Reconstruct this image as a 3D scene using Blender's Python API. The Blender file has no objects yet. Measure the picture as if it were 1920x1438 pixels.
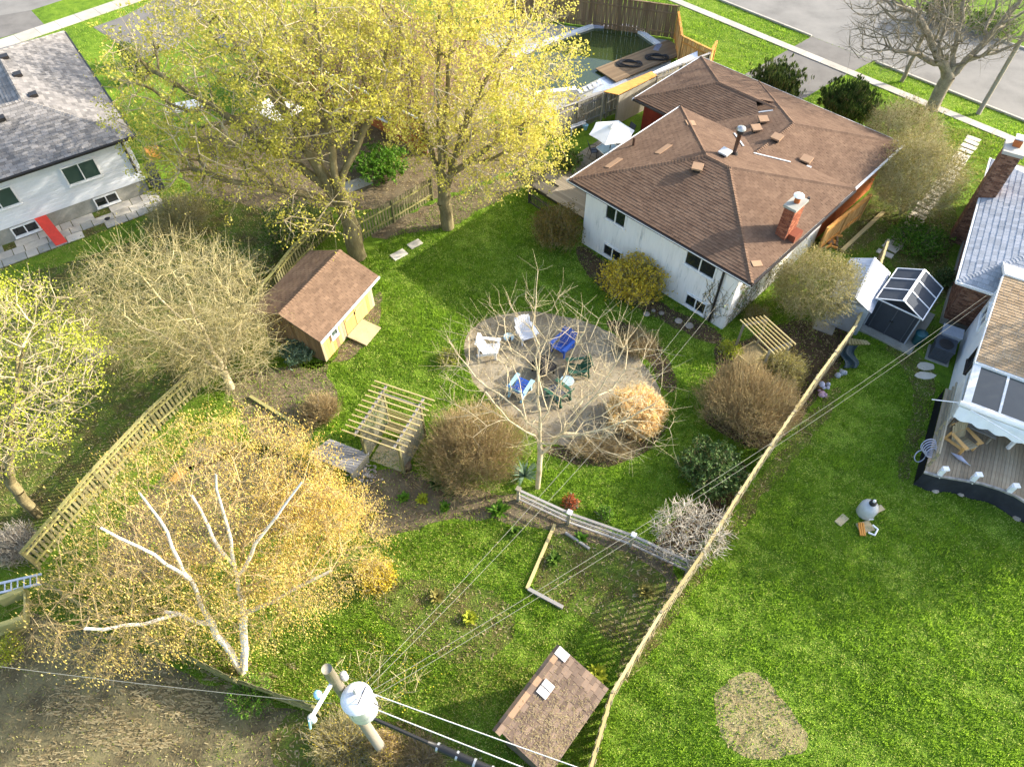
import bpy, bmesh, math, random
import numpy as np
from mathutils import Vector, Matrix
rng = np.random.default_rng(7)
random.seed(7)
R = math.radians
scene = bpy.context.scene
C = scene.collection

# ---------------------------------------------------------------- camera, sky, sun, exposure
CAM_H = 26.0
PITCH = R(52)
FPX = 1330.0                      # focal length in pixels of the 1920 px wide photograph
cam_d = bpy.data.cameras.new('camera')
cam = bpy.data.objects.new('camera', cam_d)
C.objects.link(cam)
cam.location = (0, 0, CAM_H)
cam.rotation_euler = (R(90) - PITCH, 0, 0)
cam_d.sensor_width = 36.0
cam_d.lens = 36.0 * FPX / 1920.0
cam_d.clip_end = 2000
scene.camera = cam

SUN_AZ, SUN_EL = R(14.5), R(23)    # measured from +X towards +Y
world = bpy.data.worlds.new('World')
scene.world = world
world.use_nodes = True
wn = world.node_tree.nodes
wl = world.node_tree.links
sky = wn.new('ShaderNodeTexSky')
sky.sky_type = 'NISHITA'
sky.sun_disc = False
sky.sun_elevation = SUN_EL
sky.sun_rotation = R(90) - SUN_AZ
sky.air_density = 1.0
sky.dust_density = 2.5
sky.ozone_density = 0.6
wl.new(sky.outputs[0], wn['Background'].inputs[0])
wn['Background'].inputs[1].default_value = 0.15
sun_d = bpy.data.lights.new('sun', 'SUN')
sun_d.energy = 3.25
sun_d.angle = R(0.6)
sun_d.color = (1.0, 0.92, 0.80)
sun = bpy.data.objects.new('sun', sun_d)
C.objects.link(sun)
sv = Vector((math.cos(SUN_EL) * math.cos(SUN_AZ), math.cos(SUN_EL) * math.sin(SUN_AZ), math.sin(SUN_EL)))
sun.rotation_euler = sv.to_track_quat('Z', 'Y').to_euler()
sun.location = (60, 15, 40)
scene.view_settings.view_transform = 'Standard'
scene.view_settings.look = 'None'
scene.view_settings.exposure = 1.72
scene.view_settings.gamma = 1.0
scene.view_settings.use_curve_mapping = False
try:
    scene.cycles.max_bounces = 6
    scene.cycles.transparent_max_bounces = 6
    scene.cycles.use_adaptive_sampling = True
except Exception:
    pass

# ---------------------------------------------------------------- survey helper: where a sight line of the photo meets height z
def G(x, y, z=0.0):
    dx = (x - 960) / FPX
    dv = (719 - y) / FPX
    d = (dx, math.cos(PITCH) + math.sin(PITCH) * dv, -math.sin(PITCH) + math.cos(PITCH) * dv)
    t = (z - CAM_H) / d[2]
    return Vector((d[0] * t, d[1] * t, z))
def mpp(p):                       # metres per photo pixel at a point
    return ((p[1]) * math.cos(PITCH) + (p[2] - CAM_H) * -math.sin(PITCH)) / FPX

# ---------------------------------------------------------------- materials
MATS = {}
def nodes_of(name):
    m = bpy.data.materials.new(name)
    m.use_nodes = True
    nt = m.node_tree
    return m, nt, nt.nodes['Principled BSDF']
def lin(c):
    return tuple(((v / 255) / 12.92 if v / 255 <= 0.04045 else ((v / 255 + 0.055) / 1.055) ** 2.4) for v in c) + (1.0,)
def ramp(nt, fac, cols, pos=None):
    r = nt.nodes.new('ShaderNodeValToRGB')
    els = r.color_ramp.elements
    n = len(cols)
    while len(els) < n:
        els.new(0.5)
    for i, c in enumerate(cols):
        els[i].position = pos[i] if pos else i / (n - 1)
        els[i].color = c if len(c) == 4 else tuple(c) + (1.0,)
    nt.links.new(fac, r.inputs[0])
    return r.outputs[0]
def math_n(nt, op, a, b=None):
    n = nt.nodes.new('ShaderNodeMath')
    n.operation = op
    for i, v in enumerate((a, b)):
        if v is None: continue
        if isinstance(v, (int, float)): n.inputs[i].default_value = v
        else: nt.links.new(v, n.inputs[i])
    return n.outputs[0]
def coords(nt, kind='pos', scale=(1, 1, 1)):
    if kind == 'pos':
        s = nt.nodes.new('ShaderNodeNewGeometry').outputs['Position']
    else:
        s = nt.nodes.new('ShaderNodeTexCoord').outputs['Object']
    mp = nt.nodes.new('ShaderNodeMapping')
    mp.inputs['Scale'].default_value = scale
    nt.links.new(s, mp.inputs[0])
    return mp.outputs[0]
def noise(nt, vec, scale, detail=4, rough=0.6):
    n = nt.nodes.new('ShaderNodeTexNoise')
    n.inputs['Scale'].default_value = scale
    n.inputs['Detail'].default_value = detail
    n.inputs['Roughness'].default_value = rough
    nt.links.new(vec, n.inputs['Vector'])
    return n.outputs[0]
def stretch(nt, v, lo, hi):
    m = nt.nodes.new('ShaderNodeMapRange')
    m.inputs[1].default_value = lo; m.inputs[2].default_value = hi
    nt.links.new(v, m.inputs[0])
    return m.outputs[0]
def bump(nt, bs, h, strength, dist=0.02):
    b = nt.nodes.new('ShaderNodeBump')
    b.inputs['Strength'].default_value = strength
    b.inputs['Distance'].default_value = dist
    nt.links.new(h, b.inputs['Height'])
    nt.links.new(b.outputs[0], bs.inputs['Normal'])
def rnd_of(nt):
    """per-piece random number: face attribute plus object random"""
    a = nt.nodes.new('ShaderNodeAttribute'); a.attribute_name = 'rnd'
    o = nt.nodes.new('ShaderNodeObjectInfo')
    return math_n(nt, 'FRACT', math_n(nt, 'ADD', a.outputs['Fac'], o.outputs['Random']))
def surf(name, cols, scale=3.0, rough=0.85, bmp=0.0, fine=None, metal=0.0, piece=0.0, kind='pos', stretchv=(1, 1, 1), spec=0.3, detail=5, bd=0.02):
    """cols: list of sRGB triples run through noise; piece: weight of per-piece variation"""
    m, nt, bs = nodes_of(name)
    v = coords(nt, kind, stretchv)
    f = stretch(nt, noise(nt, v, scale, detail), 0.28, 0.72)
    if fine:
        f2 = stretch(nt, noise(nt, v, fine, 3), 0.25, 0.75)
        f = math_n(nt, 'ADD', math_n(nt, 'MULTIPLY', f, 0.6), math_n(nt, 'MULTIPLY', f2, 0.4))
    if piece:
        r = rnd_of(nt)
        f = math_n(nt, 'ADD', math_n(nt, 'MULTIPLY', f, 1 - piece), math_n(nt, 'MULTIPLY', r, piece))
    col = ramp(nt, f, [lin(c) for c in cols])
    nt.links.new(col, bs.inputs['Base Color'])
    bs.inputs['Roughness'].default_value = rough
    bs.inputs['Metallic'].default_value = metal
    bs.inputs['Specular IOR Level'].default_value = spec
    if bmp:
        bump(nt, bs, f, bmp, bd)
    MATS[name] = m
    return m
def leafmat(name, cols, trans=0.35, rough=0.6):
    m, nt, bs = nodes_of(name)
    r = rnd_of(nt)
    col = ramp(nt, r, [lin(c) for c in cols])
    nt.links.new(col, bs.inputs['Base Color'])
    bs.inputs['Roughness'].default_value = rough
    bs.inputs['Specular IOR Level'].default_value = 0.2
    if trans:
        t = nt.nodes.new('ShaderNodeBsdfTranslucent')
        nt.links.new(col, t.inputs[0])
        mx = nt.nodes.new('ShaderNodeMixShader')
        mx.inputs[0].default_value = trans
        nt.links.new(bs.outputs[0], mx.inputs[1]); nt.links.new(t.outputs[0], mx.inputs[2])
        nt.links.new(mx.outputs[0], nt.nodes['Material Output'].inputs[0])
    MATS[name] = m
    return m
def plain(name, c, rough=0.6, metal=0.0, spec=0.4):
    return surf(name, [tuple(int(v * 0.88) for v in c), c, tuple(min(255, int(v * 1.06)) for v in c)], 5.0, rough, 0.0, fine=40, metal=metal, spec=spec)

# ground -------------------------------------------------------
def grass_ground():
    m, nt, bs = nodes_of('grass_ground')
    v = coords(nt)
    big = stretch(nt, noise(nt, v, 0.22, 3), 0.3, 0.7)
    mid = stretch(nt, noise(nt, v, 1.7, 5), 0.3, 0.7)
    fin = stretch(nt, noise(nt, v, 22.0, 4), 0.3, 0.7)
    f = math_n(nt, 'ADD', math_n(nt, 'MULTIPLY', big, 0.3), math_n(nt, 'ADD', math_n(nt, 'MULTIPLY', mid, 0.35), math_n(nt, 'MULTIPLY', fin, 0.35)))
    col = ramp(nt, f, [lin((58, 76, 26)), lin((90, 120, 34)), lin((114, 142, 42)), lin((146, 150, 76))], [0.15, 0.42, 0.65, 0.95])
    nt.links.new(col, bs.inputs['Base Color'])
    bs.inputs['Roughness'].default_value = 0.9
    bs.inputs['Specular IOR Level'].default_value = 0.1
    bump(nt, bs, math_n(nt, 'ADD', fin, mid), 0.6, 0.05)
    MATS['grass_ground'] = m
grass_ground()
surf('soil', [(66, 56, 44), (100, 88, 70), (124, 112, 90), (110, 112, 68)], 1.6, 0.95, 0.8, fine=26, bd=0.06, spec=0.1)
surf('soil_dark', [(52, 43, 34), (84, 70, 54), (112, 96, 74)], 2.2, 0.95, 0.8, fine=24, bd=0.05, spec=0.1)
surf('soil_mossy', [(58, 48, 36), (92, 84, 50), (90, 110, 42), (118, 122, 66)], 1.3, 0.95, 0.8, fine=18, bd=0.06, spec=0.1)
surf('dry_dirt', [(58, 52, 40), (92, 84, 62), (122, 114, 82), (92, 98, 48)], 0.9, 0.95, 0.6, fine=14, bd=0.05, spec=0.1)
surf('gravel', [(98, 88, 70), (134, 122, 100), (156, 145, 122), (172, 162, 140)], 1.0, 0.95, 0.7, fine=38, bd=0.03, spec=0.15)
surf('asphalt', [(100, 98, 94), (126, 124, 119), (140, 137, 131)], 0.5, 0.9, 0.3, fine=30, bd=0.01, spec=0.2)
surf('asphalt_driveway', [(92, 90, 87), (114, 111, 106), (128, 125, 119)], 0.7, 0.9, 0.3, fine=30, bd=0.01, spec=0.2)
surf('concrete', [(146, 140, 130), (172, 167, 156), (188, 184, 175)], 1.2, 0.9, 0.3, fine=25, bd=0.01, piece=0.3, spec=0.2)
surf('concrete_grey', [(120, 120, 112), (150, 150, 142), (170, 170, 162)], 1.5, 0.9, 0.3, fine=20, bd=0.01, piece=0.3, spec=0.2)
surf('flagstone', [(168, 158, 140), (200, 192, 176), (216, 210, 198)], 2.0, 0.9, 0.5, fine=18, bd=0.02, piece=0.35, spec=0.2)
surf('paver_beige', [(150, 136, 104), (178, 164, 130), (190, 178, 146)], 2.0, 0.9, 0.4, fine=20, bd=0.02, piece=0.3, spec=0.2)
surf('rock', [(110, 102, 92), (160, 150, 138), (200, 194, 184)], 3.0, 0.9, 0.6, fine=20, piece=0.4, bd=0.03, spec=0.2)
surf('dry_patch', [(92, 80, 58), (128, 116, 82), (150, 140, 100), (112, 120, 58)], 1.8, 0.95, 0.8, fine=16, bd=0.05, spec=0.1)
# roofs --------------------------------------------------------
surf('shingle_brown', [(78, 62, 51), (99, 79, 65), (113, 92, 76), (128, 105, 87)], 0.9, 0.95, 0.5, fine=30, piece=0.30, bd=0.006, spec=0.12)
surf('shingle_patch', [(148, 120, 96), (164, 136, 110)], 3, 0.95, 0.4, fine=30, piece=0.2, bd=0.004, spec=0.1)
surf('shingle_grey', [(88, 86, 84), (118, 115, 112), (142, 138, 134), (160, 154, 148)], 1.0, 0.95, 0.5, fine=30, piece=0.55, bd=0.005, spec=0.12)
surf('shingle_pale_grey', [(132, 136, 142), (162, 166, 172), (182, 184, 190)], 1.0, 0.9, 0.4, fine=30, piece=0.55, bd=0.004, spec=0.15)
surf('shingle_tan', [(140, 118, 92), (168, 144, 114), (186, 164, 134)], 1.2, 0.95, 0.4, fine=30, piece=0.5, bd=0.004, spec=0.12)
surf('shingle_shed', [(84, 72, 62), (112, 96, 83), (132, 114, 98), (158, 134, 112)], 2.2, 0.95, 0.5, fine=30, piece=0.6, bd=0.006, spec=0.12)
surf('shingle_rust', [(92, 74, 60), (120, 98, 80), (144, 119, 97)], 1.6, 0.95, 0.5, fine=28, piece=0.35, bd=0.006, spec=0.12)
surf('flashing', [(190, 190, 188), (214, 214, 212)], 3, 0.45, metal=0.3, spec=0.4)
# walls --------------------------------------------------------
def panel_siding():
    m, nt, bs = nodes_of('white_panel')
    v = coords(nt, 'obj', (1, 1, 1))
    stn = stretch(nt, noise(nt, coords(nt, 'pos', (2.2, 2.2, 0.35)), 1.6, 5), 0.35, 0.75)
    fine = stretch(nt, noise(nt, coords(nt, 'pos', (8, 8, 0.8)), 2.0, 4), 0.3, 0.75)
    f = math_n(nt, 'ADD', math_n(nt, 'MULTIPLY', stn, 0.6), math_n(nt, 'MULTIPLY', fine, 0.4))
    col = ramp(nt, f, [lin((230, 230, 228)), lin((222, 222, 220)), lin((184, 188, 186)), lin((140, 146, 144))], [0.2, 0.55, 0.8, 1.0])
    nt.links.new(col, bs.inputs['Base Color'])
    bs.inputs['Roughness'].default_value = 0.6
    MATS['white_panel'] = m
panel_siding()
surf('white_siding', [(204, 206, 210), (222, 224, 228), (232, 232, 236)], 1.2, 0.5, 0.0, fine=12, piece=0.25, spec=0.35)
surf('white_stucco', [(204, 206, 208), (222, 224, 226), (232, 232, 234)], 1.0, 0.8, 0.2, fine=30, bd=0.004)
surf('foundation', [(120, 118, 108), (148, 146, 136), (166, 164, 154)], 1.4, 0.9, 0.3, fine=12, bd=0.01)
surf('red_wall', [(96, 34, 24), (118, 44, 30), (132, 54, 38)], 2.0, 0.7, 0.2, fine=14)
surf('brick', [(92, 50, 38), (126, 72, 54), (150, 92, 68), (172, 118, 90)], 2.0, 0.9, 0.3, fine=30, piece=0.7, bd=0.004, spec=0.15)
surf('brick_dark', [(78, 56, 46), (108, 76, 60), (134, 98, 78), (158, 124, 100)], 2.0, 0.9, 0.3, fine=30, piece=0.7, bd=0.004, spec=0.15)
surf('brick_orange', [(150, 84, 48), (176, 104, 62), (196, 126, 80)], 2.0, 0.9, 0.3, fine=30, piece=0.6, bd=0.004, spec=0.15)
surf('mortar', [(112, 102, 92), (140, 130, 118)], 6, 0.95, 0.2)
plain('white_trim', (226, 226, 224), 0.5)
plain('white_plastic', (234, 234, 236), 0.4)
plain('dark_trim', (44, 40, 38), 0.5)
plain('brown_trim', (86, 62, 48), 0.6)
plain('steel', (170, 172, 174), 0.35, 0.6)
plain('black_plastic', (30, 31, 33), 0.5)
plain('black_iron', (26, 24, 24), 0.55, 0.2)
plain('charcoal_plastic', (56, 60, 67), 0.75, spec=0.2)
plain('charcoal_roof', (70, 75, 82), 0.85, spec=0.15)
plain('teal_plastic', (40, 88, 96), 0.5)
plain('tarp_dark', (48, 66, 72), 0.6)
plain('blue_paint', (52, 92, 176), 0.5)
plain('light_blue', (150, 196, 214), 0.5)
plain('green_plastic', (42, 84, 62), 0.5)
plain('red_paint', (206, 64, 48), 0.55)
plain('grey_plastic', (150, 156, 166), 0.5)
plain('dark_grey_plastic', (70, 74, 84), 0.5)
plain('pink_plastic', (164, 138, 156), 0.6)
plain('lilac_plastic', (164, 168, 188), 0.5)
plain('tank_grey', (176, 180, 182), 0.4, 0.0)
plain('transformer_paint', (214, 218, 226), 0.35)
plain('porcelain', (176, 174, 168), 0.3)
plain('cable_black', (32, 32, 34), 0.6)
plain('cable_metal', (196, 196, 192), 0.5, 0.1)
plain('wire_grey', (132, 132, 120), 0.7)
surf('galvanised', [(150, 158, 170), (176, 184, 196), (196, 202, 212)], 1.4, 0.4, 0.15, fine=10, metal=0.25, spec=0.5)
surf('canvas_white', [(226, 226, 222), (238, 238, 236)], 2, 0.8)
surf('black_liner', [(30, 32, 38), (44, 46, 54), (56, 58, 66)], 1.6, 0.6, 0.5, fine=6, bd=0.03)
surf('glass_top', [(150, 178, 186), (178, 202, 208)], 3, 0.12, spec=0.6)
def glass(name, c, rough=0.06):
    m, nt, bs = nodes_of(name)
    v = coords(nt)
    col = ramp(nt, noise(nt, v, 0.9, 3), [lin(c), lin(tuple(min(255, int(k * 1.5) + 6) for k in c))])
    nt.links.new(col, bs.inputs['Base Color'])
    bs.inputs['Roughness'].default_value = rough
    bs.inputs['Specular IOR Level'].default_value = 0.7
    bs.inputs['Coat Weight'].default_value = 0.3
    MATS[name] = m
glass('window_glass', (22, 26, 26)); glass('green_glass', (46, 60, 54)); glass('sunroom_glass', (44, 48, 46), 0.08)
def water():
    m, nt, bs = nodes_of('pool_water')
    v = coords(nt)
    col = ramp(nt, noise(nt, v, 0.5, 4), [lin((44, 56, 28)), lin((66, 78, 42))])
    nt.links.new(col, bs.inputs['Base Color'])
    bs.inputs['Roughness'].default_value = 0.05
    bs.inputs['Specular IOR Level'].default_value = 0.6
    bump(nt, bs, noise(nt, v, 3.0, 2), 0.05, 0.02)
    MATS['pool_water'] = m
water()
# wood (grain runs along the local axis of the board) ------------
def wood(name, cols, axis=2, rough=0.85, piece=0.5):
    sc = [14, 14, 14]; sc[axis] = 0.9
    surf(name, cols, 1.0, rough, 0.25, fine=3.0, piece=piece, kind='obj', stretchv=tuple(sc), spec=0.15, bd=0.004)
wood('wood_grey', [(112, 106, 92), (146, 140, 122), (172, 166, 148)])
wood('wood_grey_x', [(112, 108, 102), (150, 146, 142), (178, 176, 172)], 0)
wood('wood_deck', [(118, 108, 92), (148, 136, 116), (170, 160, 140)], 0)
wood('wood_yellow', [(126, 116, 92), (158, 147, 119), (180, 170, 142)])
wood('wood_yellow_x', [(150, 134, 92), (184, 168, 118), (204, 190, 142)], 0)
wood('wood_mossy', [(86, 86, 58), (118, 114, 80), (144, 138, 104)])
wood('wood_mossy_x', [(104, 104, 60), (146, 142, 88), (172, 164, 112)], 0)
wood('wood_brown', [(96, 80, 62), (128, 108, 84), (150, 130, 102)])
wood('wood_brown_x', [(96, 80, 62), (128, 108, 84), (150, 130, 102)], 0)
wood('wood_honey', [(160, 118, 66), (196, 154, 96), (214, 180, 126)])
wood('wood_honey_x', [(168, 112, 52), (200, 142, 72), (216, 166, 98)], 0)
wood('wood_dark', [(60, 56, 48), (88, 82, 70), (108, 102, 88)])
wood('wood_pole', [(104, 98, 86), (134, 128, 114), (158, 152, 138)])
# plants -------------------------------------------------------
surf('bark', [(84, 76, 52), (122, 112, 80), (150, 140, 104)], 3.0, 0.95, 0.6, fine=14, stretchv=(2, 2, 0.5), bd=0.03, spec=0.1)
surf('bark_pale', [(140, 128, 100), (184, 170, 138), (212, 200, 168)], 3.0, 0.95, 0.4, fine=14, bd=0.02, spec=0.1)
surf('bark_grey', [(96, 88, 76), (138, 130, 112), (168, 160, 140)], 3.0, 0.95, 0.4, fine=14, bd=0.02, spec=0.1)
def birch_bark():
    m, nt, bs = nodes_of('birch_bark')
    f = stretch(nt, noise(nt, coords(nt, 'pos', (1.5, 1.5, 9)), 1.4, 4), 0.3, 0.75)
    col = ramp(nt, f, [lin((226, 222, 210)), lin((214, 208, 196)), lin((190, 180, 164)), lin((70, 62, 54))], [0.0, 0.62, 0.8, 0.95])
    nt.links.new(col, bs.inputs['Base Color'])
    bs.inputs['Roughness'].default_value = 0.8
    MATS['birch_bark'] = m
birch_bark()
leafmat('leaf_maple', [(164, 158, 62), (188, 182, 74), (208, 200, 96), (220, 208, 114), (168, 172, 72)], 0.45)
leafmat('leaf_birch', [(198, 170, 82), (220, 194, 102), (234, 212, 128), (204, 190, 102)], 0.35)
leafmat('leaf_lime', [(146, 152, 40), (176, 184, 52), (200, 204, 72), (120, 136, 40)], 0.4)
leafmat('leaf_yellow', [(170, 148, 46), (206, 180, 52), (224, 202, 70), (156, 146, 58)], 0.35)
leafmat('leaf_olive', [(112, 106, 52), (138, 130, 68), (160, 152, 86), (128, 126, 58)], 0.3)
leafmat('leaf_dark', [(52, 72, 34), (72, 96, 46), (96, 120, 64), (136, 152, 100)], 0.2, 0.45)
leafmat('leaf_conifer', [(46, 62, 28), (68, 88, 38), (90, 110, 48), (124, 138, 68)], 0.25)
leafmat('leaf_green', [(52, 80, 24), (76, 108, 34), (100, 130, 46), (126, 148, 64)], 0.35)
leafmat('leaf_fresh', [(70, 110, 28), (96, 140, 40), (130, 164, 60)], 0.4)
leafmat('leaf_bronze', [(92, 84, 36), (116, 104, 44), (136, 112, 52), (84, 96, 40)], 0.25)
leafmat('leaf_red', [(150, 70, 40), (180, 90, 52), (150, 96, 60)], 0.3)
leafmat('leaf_blue_green', [(84, 110, 84), (112, 138, 110), (140, 160, 132)], 0.25)
leafmat('twig_brown', [(138, 116, 82), (168, 146, 104), (190, 170, 126), (154, 140, 92)], 0.0, 0.9)
leafmat('twig_olive', [(124, 114, 74), (156, 146, 100), (184, 174, 128), (204, 194, 150)], 0.0, 0.9)
leafmat('twig_grey', [(134, 124, 110), (170, 160, 142), (198, 188, 170), (214, 206, 190)], 0.0, 0.9)
leafmat('straw', [(226, 188, 120), (240, 208, 142), (248, 224, 166), (250, 234, 190)], 0.45, 0.8)
leafmat('straw_dull', [(128, 112, 78), (156, 140, 102), (180, 166, 126)], 0.2, 0.9)
leafmat('blade', [(82, 108, 30), (118, 152, 42), (148, 182, 54), (176, 202, 78), (194, 196, 112)], 0.45, 0.6)
leafmat('blade_weedy', [(92, 104, 40), (124, 140, 52), (158, 160, 82), (184, 172, 112), (112, 150, 46)], 0.3, 0.7)

# ---------------------------------------------------------------- building helpers
def wloc(o):
    v = Vector((0, 0, 0))
    while o is not None:
        v += o.location
        o = o.parent
    return v
def tag(o, label=None, cat=None, group=None, kind=None):
    if label: o['label'] = label
    if cat: o['category'] = cat
    if group: o['group'] = group
    if kind: o['kind'] = kind
    return o
def thing(name, loc, label, cat, group=None):
    o = bpy.data.objects.new(name, None)
    o.empty_display_size = 0.2
    C.objects.link(o)
    o.location = loc
    return tag(o, label, cat, group)
class MB:
    def __init__(s): s.v = []; s.f = []; s.r = []
    def add(s, vs, fs, r=None):
        o = len(s.v); s.v += [tuple(p) for p in vs]
        r = random.random() if r is None else r
        for f in fs: s.f.append(tuple(i + o for i in f)); s.r.append(r)
        return s
    def box(s, c, size, rz=0.0, M=None, r=None):
        x, y, z = size[0] / 2, size[1] / 2, size[2] / 2
        vs = [Vector((a * x, b * y, d * z)) for d in (-1, 1) for a, b in ((-1, -1), (1, -1), (1, 1), (-1, 1))]
        m = Matrix.Translation(c) @ Matrix.Rotation(rz, 4, 'Z') if M is None else M
        return s.add([m @ v for v in vs], [(3, 2, 1, 0), (4, 5, 6, 7), (0, 1, 5, 4), (1, 2, 6, 5), (2, 3, 7, 6), (3, 0, 4, 7)], r)
    def bar(s, a, b, w, h=None, up=(0, 0, 1), r=None):
        a, b = Vector(a), Vector(b); h = w if h is None else h
        d = b - a; L = d.length; d.normalize(); u = Vector(up)
        if abs(d.dot(u)) > 0.98: u = Vector((0, 1, 0))
        sx = d.cross(u).normalized(); su = sx.cross(d)
        M = Matrix((sx, d, su)).transposed().to_4x4(); M.translation = (a + b) / 2
        return s.box(None, (w, L, h), M=M, r=r)
    def tube(s, pts, rad, n=8, caps=True, r=None):
        pts = [Vector(p) for p in pts]
        rad = [rad] * len(pts) if isinstance(rad, (int, float)) else rad
        vs = []; fs = []
        for i, p in enumerate(pts):
            d = (pts[min(i + 1, len(pts) - 1)] - pts[max(i - 1, 0)]).normalized()
            u = Vector((0, 0, 1)) if abs(d.z) < 0.9 else Vector((1, 0, 0))
            x = d.cross(u).normalized(); y = x.cross(d)
            vs += [p + (x * math.cos(t) + y * math.sin(t)) * rad[i] for t in [2 * math.pi * k / n for k in range(n)]]
        for i in range(len(pts) - 1):
            for k in range(n):
                a = i * n + k; b = i * n + (k + 1) % n
                fs.append((a, b, b + n, a + n))
        if caps:
            fs.append(tuple(range(n))); fs.append(tuple(reversed(range((len(pts) - 1) * n, len(pts) * n))))
        return s.add(vs, fs, r)
    def prism(s, poly, z0, z1, r=None):
        n = len(poly)
        vs = [(p[0], p[1], z0) for p in poly] + [(p[0], p[1], z1) for p in poly]
        fs = [tuple(reversed(range(n))), tuple(range(n, 2 * n))] + [(i, (i + 1) % n, n + (i + 1) % n, n + i) for i in range(n)]
        return s.add(vs, fs, r)
    def slab(s, poly, t, r=None):          # 3-D convex polygon thickened downwards along its normal
        poly = [Vector(p) for p in poly]; n = len(poly)
        nm = Vector((0, 0, 0))
        for i in range(n): nm += poly[i].cross(poly[(i + 1) % n])
        nm.normalize()
        if nm.z < 0: poly.reverse(); nm = -nm
        vs = poly + [p - nm * t for p in poly]
        fs = [tuple(range(n)), tuple(reversed(range(n, 2 * n)))] + [((i + 1) % n, i, n + i, n + (i + 1) % n) for i in range(n)]
        return s.add(vs, fs, r)
    def lathe(s, prof, c, n=16, r=None, M=None):
        vs = []; fs = []
        for (rr, z) in prof:
            vs += [Vector((rr * math.cos(2 * math.pi * k / n), rr * math.sin(2 * math.pi * k / n), z)) for k in range(n)]
        vs = [(M @ v if M else v) + Vector(c) for v in vs]
        for i in range(len(prof) - 1):
            for k in range(n):
                a = i * n + k; b = i * n + (k + 1) % n
                fs.append((a, b, b + n, a + n))
        fs.append(tuple(reversed(range(n)))); fs.append(tuple(range((len(prof) - 1) * n, len(prof) * n)))
        return s.add(vs, fs, r)
    def build(s, name, mat, parent=None, smooth=False, kind=None, loc=None):
        off = wloc(parent) if parent else (Vector(loc) if loc else Vector((0, 0, 0)))
        me = bpy.data.meshes.new(name)
        me.from_pydata([tuple(Vector(p) - off) for p in s.v], [], s.f)
        a = me.attributes.new('rnd', 'FLOAT', 'FACE'); a.data.foreach_set('value', s.r)
        if smooth: me.polygons.foreach_set('use_smooth', [True] * len(me.polygons))
        me.materials.append(MATS[mat])
        me.update()
        o = bpy.data.objects.new(name, me); C.objects.link(o)
        if parent: o.parent = parent
        elif loc: o.location = loc
        if kind: o['kind'] = kind
        return o
_cube = {}
def unit_cube(mat):
    if mat not in _cube:
        mb = MB().box((0, 0, 0), (1, 1, 1), r=0.0)
        me = bpy.data.meshes.new('board')
        me.from_pydata(mb.v, [], mb.f)
        me.materials.append(MATS[mat]); _cube[mat] = me
    return _cube[mat]
def piece(name, parent, c, size, mat, rz=0.0, rx=0.0, ry=0.0, M=None):
    """one box-shaped piece (board, slab, rail) as an object of its own; alike pieces share a mesh"""
    o = bpy.data.objects.new(name, unit_cube(mat)); C.objects.link(o)
    if M is None:
        o.rotation_euler = (rx, ry, rz); c = Vector(c)
    else:
        c = M.translation; o.rotation_euler = M.to_euler()
    o.scale = size
    o.location = Vector(c) - (wloc(parent) if parent else Vector((0, 0, 0)))
    if parent: o.parent = parent
    return o
def piece_bar(name, parent, a, b, w, h, mat):
    """a board from a to b: local x runs along it, w across, h up"""
    a, b = Vector(a), Vector(b); d = b - a; L = d.length; d.normalize()
    u = Vector((0, 0, 1)) if abs(d.z) < 0.97 else Vector((0, 1, 0))
    sy = u.cross(d).normalized(); su = d.cross(sy)
    M = Matrix((d, sy, su)).transposed().to_4x4(); M.translation = (a + b) / 2
    return piece(name, parent, None, (L, w, h), mat, M=M)
class Frame:
    def __init__(s, o, deg):
        s.o = Vector((o[0], o[1], 0)); s.a = R(deg)
        s.u = Vector((math.cos(s.a), math.sin(s.a), 0)); s.v = Vector((-math.sin(s.a), math.cos(s.a), 0))
    def P(s, u, v, z=0.0): return s.o + s.u * u + s.v * v + Vector((0, 0, z))
    def uv(s, p): q = Vector((p[0], p[1], 0)) - s.o; return q.dot(s.u), q.dot(s.v)
    def box(s, mb, u0, u1, v0, v1, z0, z1, r=None):
        return mb.box(s.P((u0 + u1) / 2, (v0 + v1) / 2, (z0 + z1) / 2), (abs(u1 - u0), abs(v1 - v0), z1 - z0), s.a, r=r)
    def piece(s, name, parent, u0, u1, v0, v1, z0, z1, mat):
        return piece(name, parent, s.P((u0 + u1) / 2, (v0 + v1) / 2, (z0 + z1) / 2), (abs(u1 - u0), abs(v1 - v0), z1 - z0), mat, s.a)
def clip(poly, a, b):                       # keep the left side of a->b (2-D)
    out = []
    n = len(poly)
    def sd(p): return (b[0] - a[0]) * (p[1] - a[1]) - (b[1] - a[1]) * (p[0] - a[0])
    for i in range(n):
        p, q = poly[i], poly[(i + 1) % n]; sp, sq = sd(p), sd(q)
        if sp >= 0: out.append(p)
        if (sp >= 0) != (sq >= 0):
            t = sp / (sp - sq); out.append((p[0] + (q[0] - p[0]) * t, p[1] + (q[1] - p[1]) * t))
    return out
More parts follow.
